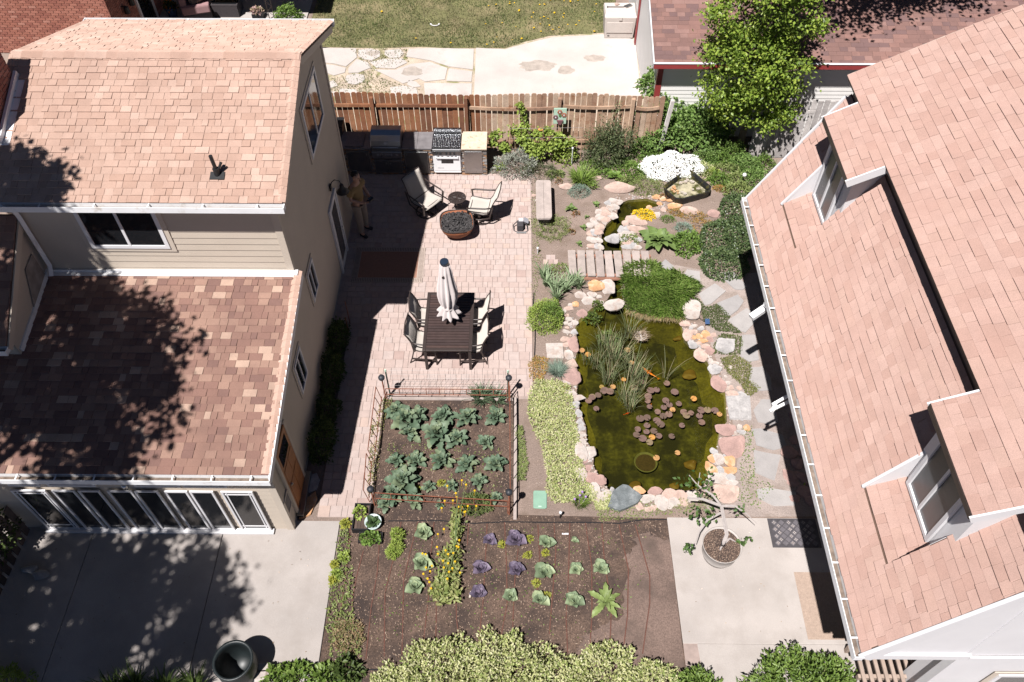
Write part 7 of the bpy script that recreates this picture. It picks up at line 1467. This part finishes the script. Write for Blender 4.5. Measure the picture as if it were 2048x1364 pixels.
for (x, y, s, n) in ((790, 310, .10, 60), (795, 370, .12, 80), (775, 480, .13, 110), (745, 520, .14, 120), (770, 570, .15, 130), (740, 640, .17, 160), (700, 690, .16, 130), (735, 730, .14, 110), (690, 720, .12, 80), (790, 720, .1, 60), (800, 250, .08, 40)):
    c = G(*v6(x, y), .12)-Vector(mt.location); bl.append(np.array(c)+rs.normal(0, s*.55, (n, 3))*np.array([1, 1, .45]))
P = np.concatenate(bl); P[:, 2] = np.abs(P[:, 2])+.02; link('foliage', leaf_mesh('foliage', P, rs.normal(0, 1, P.shape)+np.array([0, 0, .3]), rs.uniform(.06, .14, len(P)), rs.uniform(.03, .06, len(P)), lmMus, .15, .15), None, mt)
lo = lambda px, py, z: tuple(G(px, py, z)-Vector(mt.location))
ob('stalk', MB().tube([lo(*v6(740, 740), .05), lo(*v6(760, 600), .2), lo(*v6(790, 420), .3), lo(*v6(800, 250), .45), lo(*v6(810, 100), .6)], [.014, .012, .01, .008, .004], 6).tube([lo(*v6(790, 420), .3), lo(*v6(830, 200), .5), lo(*v6(850, 80), .6)], [.008, .006, .003], 5).tube([lo(*v6(760, 600), .2), lo(*v6(650, 520), .35)], [.008, .004], 5), mStemG, mt, world=False)
bloomset(mt, [(*v6(x, y), z_) for x, y, z_ in ((690, 375, .25), (725, 345, .3), (600, 488, .3), (618, 492, .3), (685, 450, .3), (690, 490, .3), (735, 470, .35), (750, 492, .35), (780, 485, .35), (800, 445, .35), (815, 410, .3), (810, 450, .35), (790, 535, .3), (720, 530, .35), (725, 570, .3), (750, 545, .3), (755, 595, .3), (745, 635, .3), (820, 600, .2), (645, 592, .3), (630, 635, .3), (640, 655, .3), (650, 692, .25), (605, 607, .3), (620, 570, .3), (655, 560, .3), (700, 700, .2), (775, 575, .3), (712, 222, .5), (730, 180, .55), (745, 92, .55), (778, 178, .55), (795, 135, .55), (830, 60, .6), (855, 85, .6), (905, 120, .55), (845, 245, .4), (865, 210, .45), (810, 215, .45), (830, 215, .45), (915, 210, .4), (850, 243, .42), (800, 160, .5))], mYel)
# cabbages
lmCab = leafmat('cabbage_leaf', [(0.194, 0.251, 0.148), (0.236, 0.297, 0.175), (0.159, 0.210, 0.123), (0.287, 0.339, 0.194)], .12, .5); lmPur = leafmat('red_cabbage_leaf', [(.125, .10, .145), (.16, .125, .175), (.10, .08, .12)], .08, .5)
cabL = [big_leaf_mesh('cabbage_leaf', lmCab, 1, .95, .06, .35, .035, .3, seed=i, nu=6) for i in range(3)]; purL = [big_leaf_mesh('red_cabbage_leaf', lmPur, 1, .95, .06, .35, .04, .3, seed=i+3, nu=6) for i in range(3)]
cabs = [(605, 370, 46, 0, 'green cabbage nearest the seed trays'), (600, 550, 50, 0, 'large pale green cabbage beside the yellow mustard flowers'), (560, 685, 45, 0, 'green cabbage with a browned leaf'), (1325, 430, 40, 0, 'tight green cabbage beside the large red cabbage'), (1310, 600, 42, 0, 'green cabbage in the middle of the open bed'), (1115, 740, 35, 0, 'pale hearted small cabbage between the drip hoses'), (1285, 760, 38, 0, 'green cabbage beside the bare damp soil'), (1495, 585, 34, 0, 'young blue green cabbage behind the leafy collard'), (1485, 765, 44, 0, 'loose blue green cabbage beside the spreading chard'), (1490, 415, 20, 0, 'tiny cabbage seedling near the white tag'), (1645, 580, 40, 0, 'loose grey green collard above the spreading chard'),
        (992, 412, 32, 1, 'small red cabbage nearest the mustard'), (1145, 410, 50, 1, 'large open red cabbage'), (940, 580, 40, 1, 'dark red cabbage in the middle of the red row'), (1150, 585, 36, 1, 'loose three leaved red cabbage'), (925, 722, 36, 1, 'red cabbage at the end of the red row')]
for i, (x, y, s, k, lb) in enumerate(cabs):
    sz = s/2.926/105; t = rosette('cabbage', lb, gp(*v6(x, y+6)), purL if k else cabL, 15 if s > 25 else 7, sz*1.5, 'cabbage', 'red cabbages' if k else 'green cabbages', (80, 14), i+7)
    if not k and s > 34: ob('heart', MB().lathe([(0, -.2), (.7, -.1), (.9, .3), (.7, .75), (.3, .95), (0, 1)], 12, wob=lambda k_, i_, t_: 1+.06*math.sin(t_*5+i_)), lmCab, t, world=False, smooth=True).scale = (sz*.5, sz*.5, sz*.5)
lmChard = leafmat('collard_leaf', [(.23, .30, .10), (.27, .34, .13), (.19, .25, .08)]); chL = [big_leaf_mesh('chard_leaf', lmChard, 1, .34, .08, .35, .05, .12, lob=.25, seed=i, nu=8) for i in range(2)]
rosette('spreading_chard', 'spreading bright green lobed leaf plant among the cabbages', gp(*v6(1670, 775)), chL, 13, .36, 'plant', el=(35, 5), seed=4)
for i, (x, y, h_) in enumerate(((455, 390, .25), (450, 460, .22), (430, 490, .15))): sh('carrot_tops', ('upright feathery carrot tops beside the seed trays', 'drooping feathery carrot tops', 'small tuft of carrot tops')[i], *v6(x, y), 26, 24, h_, 500, .06, .016, lmLi, 'carrots', group='carrot tops')
# weeds and seedlings in the open bed
wq = random.Random(12)
cover('bed_weeds', 'low weeds along the driveway side of the open bed', 'weeds', [tuple(G(*v6(*p))[:2]) for p in ((130, 300), (180, 300), (170, 520), (200, 640), (190, 760), (210, 900), (250, 1000), (240, 1100), (60, 1100), (40, 900), (70, 650))], 800, .09, .06, .03, lmOl, 21)
cover('bed_weeds', 'reddish green weeds near the hedge end of the open bed', 'weeds', [tuple(G(*v6(*p))[:2]) for p in ((90, 880), (240, 880), (270, 1000), (200, 1080), (60, 1040))], 700, .12, .05, .025, leafmat('red_weed', [(.24, .16, .09), (.18, .17, .07), (.30, .22, .12)]), 22)
lset = [(1225, 405), (1320, 490), (1265, 665), (1325, 735), (1065, 440), (1215, 500), (710, 80), (570, 115)]
for i, (x, y) in enumerate(lset): sh('lettuce_seedling', 'small yellow green seedling among the cabbage rows', *v6(x, y), 14, 12, .07, 90, .05, .03, leafmat('yellow_seedling', [(.36, .36, .06), (.30, .32, .06)]) if i == 0 else bpy.data.materials['yellow_seedling'], 'seedling', group='yellow green seedlings')
for i, (x, y, w) in enumerate(((150, 320, 16), (145, 510, 20), (90, 560, 15), (95, 620, 18), (80, 650, 16))): sh('lettuce', 'bright lime lettuce tuft along the driveway edge of the bed', *v6(x, y), w, w, .10, 140, .06, .045, lmLi if i % 2 else bpy.data.materials['yellow_seedling'], 'lettuce', group='lime tufts by the driveway')
cover('bed_weeds', 'sparse green seedlings scattered in the open bed', 'weeds', [tuple(G(*v6(*p))[:2]) for p in ((400, 330), (1900, 330), (1980, 480), (1700, 1000), (300, 1000))], 420, .03, .04, .02, lmGr, 23)
cover('bed_weeds', 'straggling weeds outside the fenced bed by the path', 'weeds', [tuple(G(*p)[:2]) for p in ((742, 850), (772, 790), (785, 800), (760, 880), (756, 950), (740, 1000), (735, 990))], 700, .10, .05, .02, leafmat('straw_weed', [(.34, .28, .13), (.22, .22, .08), (.15, .18, .06)]), 24)
cover('bed_weeds', 'yellowed weeds between the broccoli rows', 'weeds', [tuple(G(*v3(*p))[:2]) for p in ((200, 650), (1200, 680), (1200, 1180), (900, 1180), (700, 900), (220, 900))], 420, .04, .05, .02, lmOl, 25)
# drip hoses
mDrip = M('brown_drip_hose', (.13, .06, .045), .6, .15, 10)
drips = [((180, 305), (160, 540), (135, 720), (118, 850)), ((255, 470), (215, 620), (190, 760), (182, 960)), ((352, 365), (335, 600), (300, 800), (268, 1110)), ((475, 305), (430, 520), (380, 720), (376, 1090)), ((572, 305), (530, 470), (490, 640), (480, 1080)), ((668, 305), (650, 480), (635, 740), (600, 1060)), ((680, 700), (680, 900), (676, 1010)), ((795, 740), (800, 880), (818, 1010)), ((870, 310), (862, 440)), ((978, 315), (968, 520), (955, 760), (925, 1040)), ((1080, 305), (1092, 560), (1095, 780), (1042, 1070)), ((1160, 460), (1140, 640), (1130, 860), (1125, 1070)), ((1275, 320), (1285, 500), (1270, 720)), ((1370, 310), (1380, 480), (1360, 740), (1342, 960)), ((1462, 310), (1455, 600), (1440, 860), (1450, 1070)), ((1553, 310), (1590, 560), (1592, 850), (1576, 1080)), ((1650, 310), (1660, 480), (1705, 820), (1696, 1060)), ((1750, 320), (1805, 580), (1800, 850), (1772, 1080)), ((1845, 320), (1930, 620), (1930, 780), (1888, 1075))]
for i, P_ in enumerate(drips):
    pts = [G(*v6(*p), .012) for p in P_]; o = ob('drip_hose', MB().tube(pts, .011, 5), mDrip); tag(o, 'thin brown drip hose running down the open vegetable bed', 'hose', 'drip hoses in the open bed')
hd = ob('header_hose', MB().tube([G(*v6(x, y), .015) for x, y in ((400, 298), (700, 296), (900, 312), (1080, 303), (1300, 306), (1560, 306), (1750, 312), (1880, 292), (2030, 290))], .012, 6), mBlack); tag(hd, 'black header hose feeding the drip hoses', 'hose')
e2 = ob('header_hose', MB().tube([G(*v6(x, y), .015) for x, y in ((100, 1166), (250, 1166), (440, 1172))], .012, 6), mBlack); tag(e2, 'black hose end near the hedge', 'hose')
# rebar enclosure
UL, UR, LL_, LR = Vector((-2.70, 9.70, 0)), Vector((-.14, 9.70, 0)), Vector((-2.66, 7.27, 0)), Vector((-.11, 7.10, 0))
mOrb = M('black_cap', (.03, .033, .04), .5)
for v, lb, top in ((UL, 'rusty post with black ball cap nearest the patio door path', .80), (UR, 'rusty post with black ball cap by the leeks', .82), (LL_, 'rusty post with black ball cap by the seed trays', .66), (LR, 'rusty post with black ball cap near the green valve lid', .90)):
    t = thing('ball_cap_post', lb, 'post', v, 0, 'rusty corner posts'); ob('rod', MB().tube([(0, 0, -.03), (0, 0, top)], .014, 6), mRust, t, world=False); ob('cap', MB().lathe([(.03, -.05), (.062, -.035), (.068, .01), (.05, .045), (0, .055)], 14, (0, 0, top)), mOrb, t, world=False, smooth=True)
def ladder(a, b, z0, z1, n, label, lean=(0, 0), ends=True):
    t = thing('rebar_panel', label, 'panel', a, 0, 'rusty rebar panels'); d = b-a; ln = Vector((lean[0], lean[1], 0)); U = Vector((0, 0, 1))
    for z_ in (z0, z1): ob('rail', MB().tube([ln*(z_/z1)+U*z_, d+ln*(z_/z1)+U*z_], .010, 5), mRust, t, world=False)
    for i in range(n+1):
        p = d*(i/n); ob('rung', MB().tube([p+ln*(z0/z1)+U*(0 if i in (0, n) else z0), p+ln+U*z1], .008, 5), mRust, t, world=False)
    return t
ladder(LL_+Vector((.04, 0, 0)), LR+Vector((-.03, .02, 0)), .30, .52, 8, 'rusty rebar panel across the front of the fenced bed'); ladder(UL+Vector((.04, -.03, 0)), UR+Vector((-.04, -.03, 0)), .25, .45, 9, 'rusty rebar panel behind the leeks')
ladder(LR+Vector((.02, .05, 0)), UR+Vector((.02, -.05, 0)), .30, .62, 9, 'rusty rebar panel along the timber edging'); ladder(LL_+Vector((-.05, .9, 0)), UL+Vector((-.02, -.05, 0)), .2, .55, 6, 'bent rusty rebar panel beside the paved path', (-.12, 0)); ladder(LL_+Vector((-.06, .06, 0)), LL_+Vector((-.10, .85, 0)), .2, .5, 3, 'short leaning rebar panel beside the paved path', (-.10, 0))
wm = thing('wire_mesh_fence', 'fine wire mesh stretched between two green stakes', 'mesh', (-1.4, 9.8, 0)); mWire = M('galvanised_wire', (.42, .40, .38), .5, metal=.4)
for i in range(24): x_ = -2.62+i*.108; ob('wire', MB().tube([(x_, 9.82, .1), (x_, 9.84, .88)], .0022, 4), mWire, wm)
for i in range(7): z_ = .1+i*.13; ob('wire', MB().tube([(-2.62, 9.82, z_), (-.12, 9.82, z_)], .0022, 4), mWire, wm)
for x_ in (-2.62, -.16): ob('stake', MB().tube([(x_, 9.80, 0), (x_, 9.80, .9)], .016, 6), M('green_stake', (.05, .08, .06), .6), wm); ob('stake_tip', MB().lathe([(.018, -.03), (.018, .03), (0, .035)], 8, (x_, 9.80, .9)), mMint, wm)
ed = ob('timber_edging', MB().bb(-.03, .03, 7.0, 9.72, .0, .10), mDeckG); tag(ed, 'weathered timber edging along the pond side of the fenced bed', 'edging')
ed = ob('timber_edging', MB().bb(-2.7, -.05, 9.70, 9.735, .0, .07), mDeckG); tag(ed, 'weathered timber edging between pavers and fenced bed', 'edging')
# trays, bowl, valve lid
t = thing('planter_trough', 'black edged wooden planter trough at the end of the path', 'planter', gp(725, 1040)); 
ob('trough', MB().bb(-.15, .15, -.27, -.25, 0, .16).bb(-.15, .15, .25, .27, 0, .16).bb(-.15, -.13, -.25, .25, 0, .16).bb(.13, .15, -.25, .25, 0, .16), mBlack, t, world=False)
for i in range(4): ob('plank', MB().bb(-.128+i*.064, -.128+i*.064+.06, -.249, .249, .06, .10), mDarkWood, t, world=False)
link('foliage', foliage('foliage', .1, .12, .12, 90, .07, .05, lmLi, 3), None, t).location = (-.04, .1, .1)
t = thing('seed_tray', 'black seed tray with seedlings in front of the planter trough', 'tray', gp(742, 1078))
ob('tray', MB().bb(-.22, .22, -.10, -.085, 0, .09).bb(-.22, .22, .085, .10, 0, .09).bb(-.22, -.205, -.085, .085, 0, .09).bb(.205, .22, -.085, .085, 0, .09).bb(-.205, .205, -.085, .085, 0, .04), mBlack, t, world=False); ob('soil', MB().bb(-.2, .2, -.08, .08, .041, .06), mVeg, t, world=False)
link('foliage', foliage('foliage', .2, .12, .14, 200, .07, .05, lmGr, 6), None, t).location = (0, -.02, .05)
t = thing('bowl_planter', 'pale blue bowl planted with dark leafy greens', 'flower pot', gp(748, 1050)); ob('bowl', MB().lathe([(.09, 0), (.14, .08), (.16, .15), (.145, .15), (.12, .1), (0, .09)], 24), M('pale_blue_glaze', (.45, .53, .52), .3), t, world=False, smooth=True)
spL = [big_leaf_mesh('spinach_leaf', leafmat('spinach', [(.08, .135, .05), (.105, .17, .065), (.06, .10, .04)]), 1, .6, .12, .4, .05, .15, seed=i) for i in range(2)]
q3 = random.Random(5)
for i in range(16): o = link('leaf', q3.choice(spL), None, t); s_ = q3.uniform(.12, .19); o.scale = (s_, s_, s_); o.location = (0, 0, .1); o.rotation_euler = (q3.uniform(-.2, .2), -R(q3.uniform(15, 65)), i*2.4)
t = thing('valve_box_lid', 'mint green plastic valve box lid in the soil strip', 'lid', gp(1080, 1000), R(-1)); ob('lid', MB().prism([(-.13, -.17), (-.10, -.19), (.10, -.19), (.13, -.17), (.13, .17), (.10, .19), (-.10, .19), (-.13, .17)], 0, .03), M('valve_green', (.20, .33, .25), .6, .1, 6), t, world=False, bev=.01); ob('grip', MB().box((0, -.15, .031), (.06, .02, .006)), mMint, t, world=False)
for i, (px, py, h_, lb) in enumerate(((1120, 1036, .22, 'small white topped sprinkler riser in the open bed'), (1075, 507, .18, 'white sprinkler riser at the patio edge by the footbridge'), (1143, 330, .55, 'tall white sprinkler riser by the currant bush'), (1398, 350, .1, 'short white sprinkler by the basin'))):
    t = thing('sprinkler_riser', lb, 'sprinkler', gp(px, py), 0, 'sprinkler risers'); ob('pipe', MB().tube([(0, 0, -.02), (0, 0, h_)], .013, 6), mBlack if i == 0 else mWhite, t, world=False); ob('head', MB().lathe([(.013, -.03), (.028, -.015), (.028, .02), (.01, .035), (0, .035)], 10, (0, 0, h_)), mWhite, t, world=False)
for i, (x, y, a, lb) in enumerate(((1435, 376, 0, 'small white plant tag lying in the open bed'), (880, 730, 80, 'tan plant tag beside the red cabbage'))): o = ob('plant_tag', MB().box((*gp(*v6(x, y))[:2], .02), (.12, .03, .004), Matrix.Rotation(R(a), 3, 'Z')), mWhite if i == 0 else mTrimTan); tag(o, lb, 'tag')
t = thing('solar_spotlight', 'small blue solar panel light on a stake by the pale boulder', 'light', gp(1412, 652)); ob('panel', MB().box((0, 0, .16), (.10, .12, .012), Matrix.Rotation(.5, 3, 'X')), M('blue_cell', (.03, .07, .16), .25, spec=.7), t, world=False); ob('stake', MB().tube([(0, 0, -.02), (0, .01, .155)], .008, 5), mBlack, t, world=False); ob('cable', MB().tube([(0, .02, .12), (-.12, .15, .08), (-.18, .25, .1)], .006, 4), mBlack, t, world=False)
t = thing('glass_globe', 'white glass globe ornament above the ivy mound', 'ornament', gp(1482, 375)); ob('globe', MB().lathe([(0, -.055), (.04, -.04), (.056, 0), (.04, .04), (0, .055)], 14, (0, 0, .42)), mWhite, t, world=False, smooth=True); ob('stake', MB().tube([(0, 0, -.02), (0, 0, .38)], .007, 5), mBlack, t, world=False)
ob_ = ob('soaker_hose', MB().tube([G(x, y, .015) for x, y in ((1068, 585), (1066, 620), (1071, 650), (1070, 690), (1069, 715))], .012, 5), mBlack); tag(ob_, 'black hose along the patio edge beside the round shrub', 'hose')
gh = ob('garden_hose', MB().tube([G(x, y, .03) for x, y in ((1640, 958), (1612, 962), (1607, 972), (1612, 985))], .014, 6), M('hose_green', (.32, .40, .06), .5)); tag(gh, 'yellow green garden hose in the shade under the gutter', 'hose')
t = thing('grey_stump', 'broken grey fence post stub standing in the hop vine', 'post', (*ZY(1338, 215, 17.75)[:2], 0)); ob('post', MB().box((0, 0, .85), (.09, .09, 1.7), Matrix.Rotation(.08, 3, 'Y')), mFenceG, t, world=False)

# ================================================================ SHADED BED BY THE HOUSE, HEDGES IN FRONT
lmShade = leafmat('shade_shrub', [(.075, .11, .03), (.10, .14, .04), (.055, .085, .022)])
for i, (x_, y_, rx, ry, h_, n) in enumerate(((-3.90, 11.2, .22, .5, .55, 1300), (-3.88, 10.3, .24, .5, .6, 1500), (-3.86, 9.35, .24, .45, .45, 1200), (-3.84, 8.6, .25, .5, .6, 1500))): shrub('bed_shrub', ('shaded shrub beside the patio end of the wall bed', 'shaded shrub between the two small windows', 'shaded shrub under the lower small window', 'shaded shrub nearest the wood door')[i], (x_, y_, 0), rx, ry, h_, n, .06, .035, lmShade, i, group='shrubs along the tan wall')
for (y_, h_) in ((11.75, .75), (11.5, .5)): o = ob('rusty_stake', MB().tube([(-3.72, y_, 0), (-3.72, y_+.02, h_)], .012, 5), mRust); tag(o, 'rusty stake standing in the wall bed beside the rug' if h_ > .6 else 'short rusty stake in the wall bed', 'stake')
for i, (px, py, z0, rx, ry, h_, n) in enumerate(((885, 1372, 0, .85, .7, .50, 6500), (1010, 1366, 0, .75, .75, .6, 6500), (1110, 1395, 0, .6, .6, .45, 3500), (1205, 1372, 0, .65, .65, .5, 5200), (1300, 1385, 0, .5, .5, .45, 3200), (790, 1392, 0, .5, .45, .3, 2400))):
    shrub('euonymus_bush', ('largest cream variegated euonymus bush at the end of the open bed', 'cream variegated euonymus bush in front of the red cabbages', 'low cream variegated euonymus between two bigger bushes', 'cream variegated euonymus bush by the bare soil', 'small cream variegated euonymus by the concrete pad', 'trailing cream variegated euonymus near the driveway')[i], gp(px, py), rx, ry, h_, n, .062, .03, lmVar, i+3, group='variegated bushes in front', lump=.3, inner=.6)
lmGls = leafmat('glossy_green', [(.12, .19, .035), (.16, .24, .05), (.09, .145, .03), (.20, .28, .07)], .3, .4)
for i, (px, py, rx, ry, h_, n) in enumerate(((1610, 1395, .95, .65, .75, 5200), (1390, 1395, .42, .4, .6, 1500))): shrub('viburnum_shrub', ('broad glossy green shrub in front of the concrete pad', 'narrow glossy green shrub beside the euonymus')[i], gp(px, py), rx, ry, h_, n, .10, .035, lmGls, i+20, inner=.45, spread=.7, droop=.3, lump=.35)
for i, (px, py) in enumerate(((600, 1362), (560, 1366), (655, 1362), (690, 1350))): shrub('broadleaf_weed', ('leafy green plant beside the concrete blocks', 'leafy stem in front of the barrel pot', 'leafy green plant at the driveway corner', 'dark leafy plant at the bed corner')[i], gp(px, py), .28, .25, .35, 320, .10, .06, lmGls if i < 3 else lmShade, i+30, 'plant', 'broadleaf plants at the driveway edge')
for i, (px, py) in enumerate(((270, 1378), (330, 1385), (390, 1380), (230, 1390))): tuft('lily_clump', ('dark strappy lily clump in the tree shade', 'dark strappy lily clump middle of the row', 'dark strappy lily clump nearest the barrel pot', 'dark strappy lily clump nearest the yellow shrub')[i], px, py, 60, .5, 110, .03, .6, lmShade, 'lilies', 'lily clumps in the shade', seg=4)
shrub('golden_shrub', 'yellow green shrub at the shaded driveway corner', gp(15, 1385), .5, .4, .5, 1300, .07, .03, lmLi, 51)
shrub('fence_creeper', 'green creeper hanging over the dark slat fence', (-9.25, 6.3, .4), .35, .5, .7, 900, .08, .04, lmShade, 52, 'vine'); shrub('patio_bush', 'leafy green bush at the corner of the neighbour patio', gp(578, 42), .42, .35, .5, 900, .08, .045, lmGr, 53)
for i, (px, py, w) in enumerate(((1548, 605, 30), (1538, 580, 14), (1560, 640, 24))): sh('golden_creeper', 'yellow leaved creeper half in the gutter shadow', px, py, w, w*.8, .15, 260, .06, .035, bpy.data.materials['yellow_seedling'] if i < 2 else lmOl, 'plant', group='yellow creepers under the gutter')
for i, (px, py) in enumerate(((60, 1140), (85, 1150), (100, 1050))): p = G(px, py, .05); o = link('log_chunk', ROCKS['g'][i]); o.location = (p.x, p.y, .09); o.scale = (.16, .09, .07); o.rotation_euler = (0, 0, .3*i); tag(o, ('grey stone block at the fence foot', 'small grey stone beside the fence foot block', 'grey stone at the sunroom corner')[i], 'stone')

# ================================================================ TREES
def tree(name, label, base, height, trunk_r, crown, n_cl, per, L, W, mat, seed, limbs=10, spread=.38, bark=None):
    """crown: list of ellipsoids (cx, cy, cz, rx, ry, rz) relative to base"""
    t = thing(name, label, 'tree', base); r_ = np.random.RandomState(seed); cl = []
    for i in range(n_cl):
        c = crown[i % len(crown)]; d = r_.normal(0, 1, 3); d /= np.linalg.norm(d); k = r_.uniform(.35, 1)**.5
        cl.append(np.array(c[:3])+d*np.array(c[3:])*k)
    cl = np.array(cl); P = np.repeat(cl, per, 0)+r_.normal(0, spread, (n_cl*per, 3))*np.array([1, 1, .6]); D = r_.normal(0, 1, P.shape)+np.array([0, 0, -.15])
    link('crown', leaf_mesh('crown', P, D, L*r_.uniform(.6, 1.2, len(P)), W*r_.uniform(.7, 1.2, len(P)), mat, .12, .1), None, t)
    mb = MB(); top = np.mean([c[:3] for c in crown], 0); mb.tube([(0, 0, -.05), (top[0]*.1, top[1]*.1, height*.25), (top[0]*.4, top[1]*.4, height*.55), (top[0], top[1], height*.92)], [trunk_r, trunk_r*.8, trunk_r*.55, trunk_r*.12], 10); ob('trunk', mb, bark or mTrunk, t, world=False, smooth=True)
    for i in range(limbs):
        c = cl[r_.randint(n_cl)]; z_ = min(c[2]*.7, height*.8)*r_.uniform(.6, 1); s = z_/height; st = np.array([top[0]*s*.8, top[1]*s*.8, z_]); mid = (st+c)/2+np.array([0, 0, .15]); ob('limb', MB().tube([st, mid, c], [trunk_r*.4, trunk_r*.25, trunk_r*.08], 6), bark or mTrunk, t, world=False, smooth=True)
    return t
mTrunk = M('bark', (.12, .09, .07), .9, .25, 8, .2, 40, .6, 30)
lmPear = leafmat('pear_leaf', [(0.210, 0.300, 0.044), (0.270, 0.374, 0.060), (0.150, 0.233, 0.037), (0.330, 0.406, 0.074), (0.120, 0.180, 0.030)], .35, .4)
tb = G(1476, 304)
tree('pear_tree', 'leafy yellow green pear tree in front of the garage', (tb.x, tb.y, 0), 6.6, .10, [(.1, -.1, 1.55, 1.05, .8, .4), (-.2, -.1, 2.3, 1.35, 1.0, .5), (-.3, -.1, 3.1, 1.4, 1.1, .5), (-.2, 0, 4.0, 1.4, 1.15, .6), (-.1, 0, 5.0, 1.2, 1.1, .7), (0, 0, 5.8, .9, .9, .6)], 215, 120, .095, .065, lmPear, 5, 18, .16)
lmTall = leafmat('tall_tree_leaf', [(.09, .13, .03), (.12, .165, .04)], .3)
# tall trees beyond the frame: only their shade falls into the yard
tree('tall_maple', 'tall maple whose dappled shade falls over the sunroom roof and driveway', (-12.2, 2.2, 0), 12.0, .28, [(2.6, 3.4, 10, 2.1, 1.6, .9), (2.3, -1.2, 9.8, 2.6, 1.7, 1.0), (3.0, -1.6, 9.6, 1.8, 1.3, .8), (1.9, 5.4, 11, 1.0, .7, .6), (2.0, 1.3, 10, 1.9, 1.3, .9), (1.2, 3.4, 10.4, 2.0, 1.5, .9), (3.0, 2.6, 10.2, 1.6, 1.3, .7), (1.6, -1.4, 9.2, 2.2, 1.4, .8)], 310, 100, .17, .12, lmTall, 31, 14, .20)
tree('tall_elm', 'tall elm beyond the gambrel house shading the garage roof', (15.6, 20.6, 0), 9.5, .2, [(-8.3, -2.2, 7.0, 1.3, 1.0, .6), (-7.0, -1.8, 7.4, 1.4, 1.0, .6), (-5.8, -1.6, 7.2, 1.4, 1.0, .7), (-7.4, -.8, 7.8, 1.4, .8, .6)], 100, 70, .15, .09, lmTall, 33, 9, .26)

# fallen leaves on the paving
fp2 = np.concatenate([scatter([(-8.8, 3.9), (-3.4, 3.9), (-3.35, 6.6), (-8.8, 6.6)], 90, 3), scatter([(3.0, 3.6), (5.6, 3.6), (5.6, 7.0), (3.0, 7.0)], 50, 4)]); fp3 = scatter([(-3.6, 10), (.3, 10), (.3, 16.7), (-3.6, 16.7)], 90, 5)
for nm_, pp_, zz_, lb_ in (('fallen_leaves', fp2, .054, 'dry leaf bits blown over the concrete'), ('fallen_leaves', fp3, .034, 'dry leaf bits blown over the pavers')):
    P = np.column_stack([pp_, np.full(len(pp_), zz_)]); tag(stuff(link(nm_, leaf_mesh(nm_, P, rs.normal(0, 1, P.shape)*np.array([1, 1, .15]), rs.uniform(.015, .045, len(P)), .015, mLitter, .1), None)), lb_, 'leaf litter')
